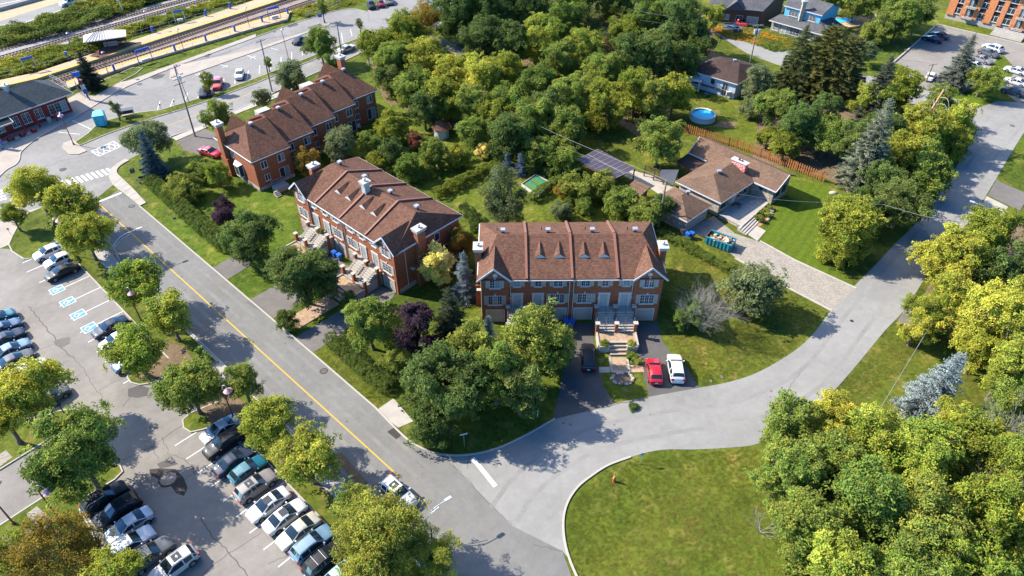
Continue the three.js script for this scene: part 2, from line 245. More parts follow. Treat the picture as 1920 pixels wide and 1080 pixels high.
// pavements
struct('pavement', flat([...sidwalkCurve.slice(0, 41), ...px([[480, 64], [240, 152], [165, 165], [120, 190], [95, 205], [-60, 300]])], 0.1), M.pavement);
struct('pavement', flat(px([[0, 408], [-200, 470], [-200, 520], [0, 466], [17, 459], [23, 445], [36, 420], [52, 401], [88, 386], [60, 393]]), 0.028), M.pavement);
struct('pavement', flat(px([[-200, 900], [-30, 872], [12, 845], [24, 858], [-10, 884], [-200, 960]]), 0.112), M.paver);
struct('pavement', flat(px([[50, 965], [70, 950], [100, 978], [85, 1000]]), 0.112), M.paver);
{ // corner pavement with its slabs, each a piece
  const outer = smoothLine(px([[234, 299], [215, 311], [207, 319], [204, 330], [212, 347], [232, 363], [262, 387]]), 3), inner = smoothLine(px([[243, 301], [228, 310], [221, 317], [220, 324], [229, 334], [248, 352], [275, 381]]), 3);
  const p = tag(new THREE.Group(), null, null, null, 'structure'); p.name = numbered('pavement'); scene.add(p);
  for (let i = 0; i < outer.length - 1; i++) {
    const q = [outer[i], outer[i + 1], inner[i + 1], inner[i]], c = q.reduce((a, b) => a.add(b), V(0, 0, 0)).multiplyScalar(0.25), s = q.map((v) => v.clone().lerp(c, 0.03));
    mesh('slab', block(s, 0.01, 0.12 + 0.006 * (i % 3)), M.concrete, p);
  }
}
for (const [a, b] of [[[322, 259], [383, 233]], [[434, 210], [482, 191]], [[482, 191], [560, 158]]]) { const A = at(...a), B = at(...b), d = B.clone().sub(A).normalize(), q = V(-d.z, 0, d.x); struct('pavement', block([A, B, B.clone().addScaledVector(q, 1.7), A.clone().addScaledVector(q, 1.7)], 0.004, 0.1), M.concrete); }
for (const [s0, s1] of [[14, 22], [49.5, 54.5], [70, 78.5]]) { // concrete pads beside the street
  const p = tag(new THREE.Group(), null, null, null, 'structure'); p.name = numbered('pavement'); scene.add(p);
  for (let s = s0; s < s1; s += 1.6) mesh('slab', block([road(s, 4.72), road(s + 1.56, 4.72), road(s + 1.56, 6.5), road(s, 6.5)].reverse(), 0.02, 0.1), M.concrete, p);
}
sheet('pavement', [[1832, 400], [1850, 368], [1890, 388], [1872, 415]], 0.036, M.concrete); sheet('driveway', [[1852, 366], [1868, 338], [1930, 365], [1912, 396]], 0.036, M.greyDrive);
// driveways
sheet('driveway', [[398, 503], [427, 524], [470, 497], [470, 470], [440, 478]], 0.028, M.greyDrive);
sheet('driveway', [[460, 567], [512, 597], [548, 580], [590, 540], [660, 520], [690, 530], [655, 500], [620, 480], [560, 500], [520, 533]], 0.028, M.greyDrive);
sheet('driveway', [[552, 633], [588, 661], [638, 628], [690, 580], [735, 560], [742, 548], [700, 530], [668, 560], [610, 600]], 0.032, M.greyDrive);
sheet('garden_path', [[709, 767], [738, 747], [775, 790], [747, 802], [730, 790]], 0.028, M.concrete); sheet('road_patch', [[726, 810], [741, 800], [757, 813], [743, 824]], 0.028, M.patchAsphalt);
sheet('driveway', [[1036, 786], [1048, 740], [1056, 690], [1058, 640], [1062, 606], [1112, 606], [1113, 640], [1122, 690], [1132, 725], [1152, 757], [1095, 773]], 0.032, M.driveAsphalt);
sheet('driveway', [[1190, 604], [1232, 604], [1242, 640], [1262, 668], [1290, 692], [1311, 727], [1217, 744], [1203, 690], [1190, 650]], 0.032, M.driveAsphalt);
sheet('driveway', [[330, 262], [378, 240], [440, 262], [412, 290], [380, 292], [345, 282]], 0.028, M.greyDrive);
sheet('driveway', [[1284, 433], [1338, 405], [1378, 438], [1420, 452], [1470, 478], [1606, 540], [1558, 582], [1480, 540], [1378, 482], [1340, 452]], 0.028, M.paver);
for (const l of [[[1378, 484], [1480, 541], [1560, 583]], [[1425, 452], [1490, 488], [1606, 541]]]) struct('paver_edging', strip(px(l), 0.35, 0.004, 0.07), M.concrete);
sheet('garden_path', [[1396, 436], [1413, 420], [1436, 433], [1420, 452]], 0.036, M.concrete);
sheet('path', [[800, 62], [850, 82], [905, 108], [960, 130], [1030, 158], [1022, 168], [960, 146], [880, 116], [812, 80], [790, 70]], 0.012, M.greyDrive);
sheet('driveway', [[1345, 60], [1374, 68], [1420, 32], [1440, 8], [1400, 8], [1370, 40]], 0.032, M.greyDrive);
sheet('driveway', [[1690, 590], [1702, 570], [1740, 590], [1722, 618], [1680, 607]], 0.028, M.greyDrive);
sheet('patio', [[1180, 318], [1225, 330], [1275, 360], [1250, 375], [1215, 350], [1170, 330]], 0.02, M.concrete);
// painted markings
const mark = (name, list, mat, y) => struct(name, list, mat);
struct('centre_line', strip([road(-0.3, 0), road(79.6, 0)], 0.16, 0.028, 0), M.yellowPaint);
struct('stop_line', flat([road(0.3, -0.1), road(0.3, -4.1), road(0.75, -4.1), road(0.75, -0.1)].reverse(), 0.032), M.whitePaint);
struct('stop_line', strip([at(886, 859), at(929, 912)], 0.5, 0.034, 0), M.whitePaint);
{ const p = tag(new THREE.Group(), null, null, null, 'structure'); p.name = numbered('crosswalk'); scene.add(p);
  for (let i = 0; i < 11; i++) { const a = at(106 + i * 9.4, 342 - i * 2.6), q = at(117 + i * 9.4, 352.5 - i * 2.7); mesh('stripe', strip([a, q], 0.45, 0.03, 0), M.whitePaint, p); }
  const r = tag(new THREE.Group(), null, null, null, 'structure'); r.name = numbered('crosswalk'); scene.add(r);
  for (let i = 0; i < 4; i++) { const a = at(-9 + i * 0, 359 + i * 5), q = at(11, 366 + i * 4); mesh('stripe', strip([at(-14, 363 + i * 5.2), at(4 + i * 3, 357 + i * 5)], 0.55, 0.03, 0), M.whitePaint, r); } }
{ // hatched box at the end of the station street
  const A = at(171, 284), B = at(186, 293), C = at(226, 275), D = at(214, 265), L = (P, Q, t) => P.clone().lerp(Q, t), g = [];
  for (const [a, b] of [[A, B], [B, C], [C, D], [D, A]]) g.push(strip([a, b], 0.16, 0.028, 0));
  for (let i = 0; i < 4; i++) { g.push(strip([L(A, D, i / 4), L(B, C, (i + 1) / 4)], 0.15, 0.028, 0)); g.push(strip([L(B, C, i / 4), L(A, D, (i + 1) / 4)], 0.15, 0.033, 0)); }
  struct('road_marking', g, M.whitePaint); }
const stallMarks = (name, rows, mat = M.whitePaint) => { const p = tag(new THREE.Group(), null, null, null, 'structure'); p.name = numbered(name); scene.add(p); for (const [a, b, y = 0.02] of rows) mesh('line', strip([pt(a), pt(b)], 0.12, y, 0), mat, p); };
{ const rows = []; for (let s = 15.6; s < 27.2; s += 3.77) rows.push([['r', s, 8.95], ['r', s, 14.6]]); rows.push([['r', 11.7, 9], ['r', 11.7, 15]], [['r', 8.9, 9], ['r', 8.9, 14.6]]);
  for (let s = 30.6; s < 44; s += 2.65) rows.push([['r', s, 8.95], ['r', s, 14.8]]); for (let s = 57.5; s < 95; s += 2.66) rows.push([['r', s, 8.95], ['r', s, 14.9]]);
  stallMarks('parking_lines', rows); }
{ const rows = []; for (let k = -3; k < 8; k++) rows.push([['r', 65.5 + k * 2.66, 22.2], ['r', 65.5 + k * 2.66, 28]]); for (let k = 0; k < 9; k++) rows.push([['r', 40 - k * 2.66, 21.5], ['r', 40 - k * 2.66, 28]]); stallMarks('parking_lines', rows); }
{ const rows = [[[294, 209], [300, 190]], [[318, 203], [325, 186]], [[346, 191], [352, 174]], [[371, 184], [377, 166]], [[417, 165], [420, 148]], [[440, 157], [442, 140]], [[463, 149], [466, 132]], [[486, 138], [487, 123]], [[507, 130], [508, 115]], [[527, 121], [527, 107]], [[547, 112], [547, 98]], [[567, 104], [567, 91]], [[590, 95], [589, 82]], [[643, 81], [640, 62]], [[660, 68], [657, 55]]]; stallMarks('parking_lines', rows);
  stallMarks('parking_lines', [[[366, 140], [381, 143]], [[372, 137], [378, 145]], [[412, 121], [428, 126]], [[417, 127], [427, 122]], [[464, 104], [480, 110]], [[469, 110], [479, 105]], [[508, 90], [522, 94]]]); }
stallMarks('lane_line', [[[300, 242], [470, 175]], [[320, 142], [480, 86]], [[225, 272], [290, 246]]], M.yellowPaint);
stallMarks('parking_lines', [[[136, 226], [172, 243]], [[110, 248], [150, 252]]]);
{ // wheelchair bays: white border, blue field, white symbol
  const p = tag(new THREE.Group(), null, null, null, 'structure'); p.name = numbered('wheelchair_bay_marking'); scene.add(p);
  for (const [cx, cy] of [[107, 543.5], [127, 566], [147, 590], [167.5, 614.5]]) {
    const c = at(cx, cy), q = (s, t) => c.clone().addScaledVector(RD, s * 0.86).addScaledVector(RN, t * 0.86), rect = (s0, s1, t0, t1) => [q(s0, t0), q(s1, t0), q(s1, t1), q(s0, t1)].reverse();
    mesh('border', flat(rect(-0.95, 0.95, -1.05, 1.05), 0.02), M.whitePaint, p); mesh('field', flat(rect(-0.83, 0.83, -0.93, 0.93), 0.024), M.bluePaint, p);
    const ring = new THREE.RingGeometry(0.3, 0.42, 20, 1, 0.6, 4.6).rotateX(-Math.PI / 2).rotateY(RYAW).translate(c.x, 0.03, c.z).translate(RN.x * 0.15, 0, RN.z * 0.15);
    mesh('wheelchair_symbol', [ring, new THREE.CircleGeometry(0.12, 12).rotateX(-Math.PI / 2).translate(q(0, -0.65).x, 0.03, q(0, -0.65).z), strip([q(0, -0.5), q(0.02, 0)], 0.15, 0.03, 0), strip([q(0, 0), q(0.36, 0.03), q(0.5, 0.5)], 0.11, 0.031, 0)], M.whitePaint, p);
  } }
// cracks, patches, manholes
{ const crack = (list, w = 0.06, y = 0.018) => { const r = rngOf(list.length * 77 + list[0][0] | 0), p = px(list), o = []; for (let i = 0; i < p.length - 1; i++) { const n = Math.ceil(p[i].distanceTo(p[i + 1]) / 0.5); for (let k = 0; k < n; k++) { const q = p[i].clone().lerp(p[i + 1], k / n); q.x += rr(-0.12, 0.12, r); q.z += rr(-0.12, 0.12, r); o.push(q); } } o.push(p[p.length - 1]); return strip(o, w, y, 0); };
  struct('pavement_crack', [crack([[55, 575], [75, 600], [92, 622], [108, 638], [112, 650], [125, 660], [140, 673]], 0.12), crack([[140, 673], [155, 690], [168, 712], [183, 735], [194, 745]]), crack([[60, 663], [85, 652], [105, 645]]), crack([[108, 638], [132, 632]]), crack([[183, 735], [205, 722], [225, 712]]), crack([[232, 762], [245, 745]], 0.1), crack([[60, 690], [100, 690], [130, 675]]),
    crack([[375, 970], [395, 1000], [412, 1020], [430, 1038], [450, 1060], [465, 1080]], 0.11), crack([[430, 1038], [460, 1018], [490, 998]]), crack([[430, 1038], [400, 1058], [370, 1085]]), crack([[305, 820], [316, 850], [345, 862], [370, 890]]), crack([[232, 862], [285, 838], [330, 805], [345, 796]], 0.09), crack([[280, 835], [298, 860]]), crack([[345, 900], [375, 878], [395, 870]]), crack([[500, 1060], [540, 1040], [560, 1010]]), crack([[200, 770], [170, 810], [150, 830]])], M.crack);
  struct('pavement_crack', [crack([[840, 858], [868, 890], [900, 925], [960, 985]], 0.05, 0.03), crack([[1000, 1020], [1030, 1028], [1055, 1033]], 0.06, 0.03), crack([[880, 852], [876, 880]], 0.05, 0.03), crack([[300, 395], [345, 405], [380, 400]], 0.05, 0.026), crack([[310, 470], [340, 455]], 0.05, 0.026), crack([[1500, 700], [1470, 740]], 0.05, 0.03), crack([[1100, 772], [1155, 758], [1215, 746]], 0.1, 0.04), crack([[0, 340], [60, 322], [120, 300], [200, 284]], 0.06, 0.024), crack([[225, 365], [262, 352]], 0.07, 0.024)], M.crack);
  sheet('road_patch', [[240, 730], [262, 722], [280, 728], [275, 742], [258, 746], [240, 744]], 0.018, M.driveAsphalt); sheet('road_patch', [[100, 640], [118, 633], [132, 634], [130, 645], [115, 652], [104, 648]], 0.02, M.greyDrive);
  sheet('oil_stain', [[280, 880], [300, 878], [330, 880], [345, 897], [352, 915], [345, 930], [330, 925], [318, 908], [296, 898], [282, 892]], 0.016, M.patchAsphalt);
  sheet('road_patch', [[280, 145], [292, 139], [310, 140], [304, 146], [290, 149]], 0.022, M.driveAsphalt); sheet('road_patch', [[536, 48], [556, 43], [560, 47], [542, 52]], 0.022, M.driveAsphalt); sheet('road_patch', [[575, 52], [600, 44], [604, 48], [584, 55]], 0.022, M.driveAsphalt); sheet('road_patch', [[294, 870], [310, 863], [325, 865], [335, 870], [315, 876], [300, 878]], 0.018, M.driveAsphalt);
  for (const [x, y, r, m] of [[316, 898, 0.85, M.darkMetal], [607, 696, 0.4, M.crack], [247, 387, 0.4, M.darkMetal], [118, 318, 0.45, M.crack], [1597, 602, 0.2, M.black], [388, 106, 0.4, M.darkMetal], [262, 158, 0.4, M.darkMetal], [1898, 236, 0.35, M.crack]]) { const p = at(x, y), o = tag(new THREE.Group(), null, null, null, 'structure'); o.name = numbered('manhole_cover'); o.position.copy(p); scene.add(o); mesh('ring', new THREE.RingGeometry(r, r * 1.3, 20).rotateX(-Math.PI / 2).translate(0, 0.036, 0), M.patchAsphalt, o); mesh('lid', [cyl(r, r, 0.012, 0, 0.03, 0, 20)], m, o); } }
sheet('lawn', [[1427, 450], [1455, 398], [1490, 336], [1545, 346], [1562, 372], [1560, 420], [1560, 500], [1604, 537], [1490, 486]], 0.008, M.mown);
struct('stain', Array.from({ length: 60 }, (_, i) => { const r = rngOf(i * 13 + 5), p = i % 2 ? road(rr(5, 95, r), rr(-3.8, 3.8, r)) : at(rr(980, 1640, r), rr(700, 830, r)); return new THREE.CircleGeometry(rr(0.06, 0.2, r), 9).rotateX(-Math.PI / 2).scale(1, 1, rr(0.6, 1.6, r)).translate(p.x, 0.03 + (i % 5) * 0.001, p.z); }), M.greyDrive);
// bare soil under trees, beds
for (const l of [[[255, 680], [300, 640], [345, 650], [372, 690], [318, 705], [280, 712], [255, 715]], [[370, 760], [420, 730], [480, 770], [480, 800], [400, 800]], [[505, 850], [560, 830], [640, 905], [620, 930], [560, 890]], [[625, 855], [640, 850], [690, 905], [672, 912]], [[0, 1010], [60, 985], [60, 1040], [0, 1060]]]) sheet('soil', l, 0.116, M.soil);
for (const l of [[[860, 70], [1000, 130], [1090, 180], [1200, 260], [1260, 200], [1340, 110], [1340, 30], [1200, -20], [860, -30]], [[1410, 300], [1540, 330], [1640, 380], [1700, 380], [1820, 240], [1780, 200], [1600, 170], [1430, 180]], [[1730, 560], [1760, 490], [1850, 410], [1960, 430], [1960, 650], [1820, 660], [1770, 620]], [[690, 105], [760, 90], [960, 180], [1080, 250], [1010, 290], [880, 250], [720, 190]]]) sheet('soil', l, 0.006, M.soil);
sheet('soil', [[1565, 250], [1590, 240], [1580, 232]], 0.01, M.soil);
sheet('soil', [[1336, 238], [1352, 226], [1385, 230], [1372, 240]], 0.01, M.soil);
// dry grass strips and mown stripes keep the turf material; railway land
const trk = [['trackA', [-30, 102.3], [347, 1], [700, -95]], ['trackB', [-30, 118], [325, 17], [640, -70]], ['trackC', [60, 165], [480, 22.5], [600, -17]], ['trackD', [95, 163], [480, 37.5], [590, 1]]];
sheet('railway_bed', [[-60, 120], [-60, 98], [350, -8], [700, -110], [800, -110], [400, 2], [345, 22], [-30, 130]], 0.01, M.ballastGrey);
sheet('railway_bed', [[-40, 210], [90, 150], [480, 16], [620, -30], [720, -30], [600, 4], [480, 44], [110, 165], [-20, 225]], 0.014, M.ballast);
for (const [, ...pts] of trk) {
  const line = smoothLine(px(pts), 30), L = [], S = [];
  for (const off of [-0.75, 0.75]) L.push(strip(line, 0.15, 0.16, 0.16, off));
  const o = tag(new THREE.Group(), null, null, null, 'structure'); o.name = numbered('railway_track'); scene.add(o);
  mesh('rail', L[0], M.rail, o); mesh('rail', L[1], M.rail, o);
  const len = line.reduce((a, p, i) => i ? a + p.distanceTo(line[i - 1]) : 0, 0), cv = new THREE.CatmullRomCurve3(line), n = Math.min(290, Math.floor(len / 0.75)), sl = new THREE.BoxGeometry(0.3, 0.16, 2.5);
  const gs = []; for (let i = 0; i < n; i++) { const q = cv.getPointAt(i / n), d = cv.getTangentAt(i / n); gs.push(sl.clone().rotateY(Math.atan2(-d.z, d.x)).translate(q.x, 0.09, q.z)); }
  tag(mesh('sleepers', gs, M.sleeper, o), null, null, null, 'stuff');
}
// platforms with yellow edge
for (const [a, e, y] of [[[[-40, 188], [0, 168], [70, 152], [480, 19], [600, -20]], [[-40, 172], [0, 155], [70, 140], [480, 3], [600, -37]], 1], [[[125, 158], [170, 141], [480, 42], [545, 24]], [[130, 170], [178, 150], [270, 118], [480, 56], [540, 40]], 0]]) {
  const A = px(a), E = px(e); struct('platform', block([...A, ...E.slice().reverse()], 0.004, 0.55), M.platform); struct('platform_edge_stripe', strip(A, 0.7, 0.558, 0, y ? -0.5 : 0.5), M.yellowPaint);
}
// highway in the far corner
sheet('highway', [[-300, 60], [0, 48], [40, 46], [172, 0], [300, -50], [300, -90], [-300, -20]], 0.02, M.sideAsphalt); sheet('highway', [[-300, 30], [0, 20], [80, 0], [200, -30], [150, -60], [-300, 0]], 0.026, M.stationAsphalt);
struct('highway_verge', flat(px([[-300, 52], [0, 40], [112, 4], [160, -14], [150, -20], [80, 0], [0, 21], [-300, 33]]), 0.03), M.platform);
struct('edge_line', strip(px([[0, 47.5], [38, 45], [172, -1]]), 0.2, 0.03, 0), M.whitePaint); struct('edge_line', strip(px([[-20, 12], [40, 0]]), 0.3, 0.034, 0), M.whitePaint);
{ const A = px([[-20, 26], [0, 21], [80, -1]]); struct('concrete_barrier', strip(A, 0.5, 0.02, 0.9), M.concrete); }
// ---------------------------------------------------------------- buildings
const geoCache = {};
const cached = (key, make) => geoCache[key] ??= done(make());
// window in the plane z = 0 looking to +z, sill line at y = 0, centred on x
function windowAt(parent, x, y, z, w, h, o = {}) {
  const g = new THREE.Group(); g.name = 'window'; g.position.set(x, y, z); g.rotation.y = o.ry ?? 0; parent.add(g);
  const n = o.sashes ?? (w > 1.4 ? 3 : w > 0.9 ? 2 : 1), key = [w, h, n, o.grid].join();
  mesh('frame', cached('wf' + key, () => [box(w + 0.14, 0.07, 0.1, 0, h, 0.02), box(w + 0.14, 0.07, 0.1, 0, -0.07, 0.02), box(0.07, h, 0.1, -w / 2 - 0.035, 0, 0.02), box(0.07, h, 0.1, w / 2 + 0.035, 0, 0.02), ...Array.from({ length: n - 1 }, (_, i) => box(0.09, h, 0.09, -w / 2 + w * (i + 1) / n, 0, 0.025))]), o.frame ?? M.white, g);
  const pw = w / n; for (let i = 0; i < n; i++) { const p = new THREE.Mesh(cached('wp' + pw + h, () => box(pw - 0.02, h - 0.01, 0.04, 0, 0.005, 0.015)), (i + Math.round(x * 7)) % 5 === 0 ? M.paneLight : M.pane); p.name = 'pane'; p.position.x = -w / 2 + pw * (i + 0.5); g.add(p); }
  if (o.grid) mesh('glazing_bars', cached('wg' + key, () => Array.from({ length: n }, (_, i) => [box(0.035, h, 0.05, -w / 2 + pw * (i + 0.5), 0, 0.028), box(pw - 0.1, 0.035, 0.05, -w / 2 + pw * (i + 0.5), h * 0.33, 0.026), box(pw - 0.1, 0.035, 0.05, -w / 2 + pw * (i + 0.5), h * 0.66, 0.026)]).flat()), o.frame ?? M.white, g);
  if (!o.nosill) mesh('sill', cached('ws' + w, () => box(w + 0.3, 0.1, 0.18, 0, -0.18, 0.05)), M.trim, g);
  if (o.key) mesh('keystone', cached('wk', () => box(0.2, 0.28, 0.1, 0, 0, 0.03)), M.trim, g).position.y = h + 0.09;
  return g;
}
function shutters(parent, x, y, z, w, h, sw) {
  for (const s of [-1, 1]) { const m = new THREE.Mesh(cached('sh' + sw + h, () => { const g = [box(sw, h, 0.05, 0, 0, 0.03)]; for (let i = 0; i < 8; i++) g.push(box(sw - 0.12, 0.05, 0.03, 0, h * (i + 0.5) / 8.2 + 0.05, 0.058)); return g; }), M.shutter); m.name = 'shutter'; m.position.set(x + s * (w / 2 + sw / 2 + 0.1), y, z); parent.add(m); }
}
function doorAt(parent, x, y, z, w = 1.55, h = 2.4, o = {}) {
  const g = new THREE.Group(); g.name = 'door'; g.position.set(x, y, z); g.rotation.y = o.ry ?? 0; parent.add(g);
  mesh('frame', cached('df' + w + h, () => [box(0.28, h, 0.14, -w / 2 + 0.14, 0, 0.03), box(0.28, h, 0.14, w / 2 - 0.14, 0, 0.03), box(w + 0.1, 0.3, 0.18, 0, h - 0.28, 0.035)]), M.trim, g);
  mesh('leaf', cached('dl' + w + h, () => [box(w - 0.54, h - 0.3, 0.08, 0, 0, 0.02), box(0.3, 0.5, 0.05, -0.2, 1.2, 0.05), box(0.3, 0.5, 0.05, 0.2, 1.2, 0.05)]), o.mat ?? M.door, g); mesh('handle', cached('dh', () => box(0.06, 0.14, 0.08, 0.3, 0.95, 0.08)), M.darkMetal, g); return g;
}
function garageAt(parent, x, y, z, w = 2.3, h = 2.1, ry = 0) {
  const g = new THREE.Group(); g.name = 'garage_door'; g.position.set(x, y, z); g.rotation.y = ry; parent.add(g);
  for (let i = 0; i < 4; i++) { const p = new THREE.Mesh(cached('gp' + w + h, () => box(w, h / 4 - 0.03, 0.06, 0, 0.015, 0.02)), M.garage); p.name = 'panel'; p.position.y = i * h / 4; g.add(p); }
  mesh('frame', cached('gf' + w + h, () => [box(0.14, h + 0.14, 0.1, -w / 2 - 0.07, 0, 0.025), box(0.14, h + 0.14, 0.1, w / 2 + 0.07, 0, 0.025), box(w, 0.14, 0.1, 0, h, 0.025)]), M.trim, g);
}
function chimneyAt(parent, x, z, y0, y1, o = {}) {
  const g = new THREE.Group(); g.name = 'chimney'; g.position.set(x, 0, z); parent.add(g); const w = o.w ?? 0.85, d = o.d ?? 1.35, mat = o.mat ?? M.brick;
  mesh('stack', o.base ? [box(w, y1 - y0, d, 0, y0, 0), box(w + 0.12, o.base, d + 0.9, 0, y0, 0)] : [box(w, y1 - y0, d, 0, y0, 0)], mat, g);
  mesh('cap', [box(w + 0.3, 0.34, d + 0.3, 0, y1, 0), box(w + 0.5, 0.18, d + 0.5, 0, y1 + 0.34, 0)], M.cap, g); mesh('flue', [cyl(0.17, 0.17, 0.34, 0, y1 + 0.52, 0), cyl(0.26, 0.05, 0.14, 0, y1 + 0.86, 0)], M.greyMetal, g); return g;
}
function roofVent(parent, x, y, z) { const g = new THREE.Group(); g.name = 'roof_vent'; g.position.set(x, y, z); parent.add(g); mesh('base', cached('rvb', () => box(0.42, 0.35, 0.42)), M.darkMetal, g); mesh('hood', cached('rvh', () => box(0.62, 0.28, 0.62, 0, 0.35, 0)), M.greyMetal, g); }
const plumbing = (parent, x, y, z) => mesh('vent_pipe', [cyl(0.06, 0.06, 0.5, x, y - 0.1, z, 6)], M.black, parent);
function parapetLine(parent, pts, w = 0.3, h = 0.36) {                       // raised party wall following the roof
  const g = new THREE.Group(); g.name = 'party_wall'; parent.add(g); const gs = [];
  for (let i = 0; i < pts.length - 1; i++) gs.push(beam(pts[i].clone().setY(pts[i].y + h / 2 - 0.1), pts[i + 1].clone().setY(pts[i + 1].y + h / 2 - 0.1), w, h));
  mesh('coping', gs, M.parapet, g); return g;
}
function stairs(parent, o) {                                                  // double entrance stair of two neighbouring houses, local: wall at z = 0, stair towards +z
  const g = new THREE.Group(); g.name = 'entrance_stairs'; g.position.set(o.x, 0, 0); parent.add(g);
  mesh('landing', [box(5.1, 2.5, 1.25, 0, 0, 0.64)], M.concrete, g);
  for (let i = 0; i < 7; i++) for (const s of [-1, 1]) { const y = 2.5 - 0.2 * (i + 1); mesh('step', cached('stp' + i, () => [box(2.1, y, 0.34), box(2.16, 0.06, 0.38, 0, y, 0.01)]), M.concrete, g).position.set(s * 1.27, 0, 1.44 + i * 0.32); }
  for (const b of [box(0.22, 1.5, 2.3, -2.5, 0, 2.35), box(0.22, 1.5, 2.3, 2.5, 0, 2.35), box(0.3, 1.5, 2.3, 0, 0, 2.35), box(0.22, 1.1, 2.6, -2.55, 0, 4.8), box(0.22, 1.1, 2.6, 2.55, 0, 4.8)]) mesh('stair_wall', [b], M.concrete, g);
  mesh('terrace', [box(4.9, 0.96, 1.75, 0, 0, 4.55)], M.paverTan, g); mesh('terrace_edge', [box(2.3, 0.1, 0.3, 0, 0.93, 5.4)], M.concrete, g);
  for (let i = 0; i < 3; i++) { mesh('step', [box(2.2, 0.72 - 0.26 * i, 0.5, 0, 0, 5.68 + 0.5 * i)], M.paverTan, g); mesh('step_edge', [box(2.24, 0.07, 0.16, 0, 0.7 - 0.26 * i, 5.86 + 0.5 * i)], M.concrete, g); }
  for (const s of [-1, 1]) { mesh('planter', [box(1.25, 1.05, 0.16, s * 1.8, 0, 6.25), box(0.16, 1.05, 1, s * 1.2, 0, 5.8), box(0.16, 1.05, 1, s * 2.42, 0, 5.8)], M.concrete, g); mesh('planter_soil', [box(1.08, 0.9, 0.86, s * 1.8, 0, 5.74)], M.soil, g); }
  for (const s of [-1, 0, 1]) for (const [z, h] of [[0.95, 3.25], [3.35, 2.35]]) { mesh('pillar', [box(0.42, h, 0.42, s * 2.5, 0.02, z)], M.brick, g); mesh('pillar_cap', [box(0.6, 0.12, 0.6, s * 2.5, h + 0.02, z)], M.cap, g); }
  for (const s of [-1, 0, 1]) mesh('handrail', [bar(V(s * 2.5, 3.05, 1.1), V(s * 2.5, 2.1, 3.2), 0.035), bar(V(s * 2.5, 2.75, 1.1), V(s * 2.5, 1.8, 3.2), 0.02)], M.darkMetal, g);
  for (const s of [-1.3, 1.3]) mesh('handrail', [bar(V(s, 3.35, 1.1), V(s, 1.95, 3.5), 0.03), bar(V(s, 1, 3.5), V(s, 1.95, 3.5), 0.025)], M.darkMetal, g);
  for (const s of [-1, 1]) mesh('letter_box', [box(0.35, 0.22, 0.12, s * 2.15, 3.9, 0.07)], M.white, g);
}
const ROW = { hl: 11.9, dep: 12, eave: 7.55, ridge: 10.1, over: 0.4 };
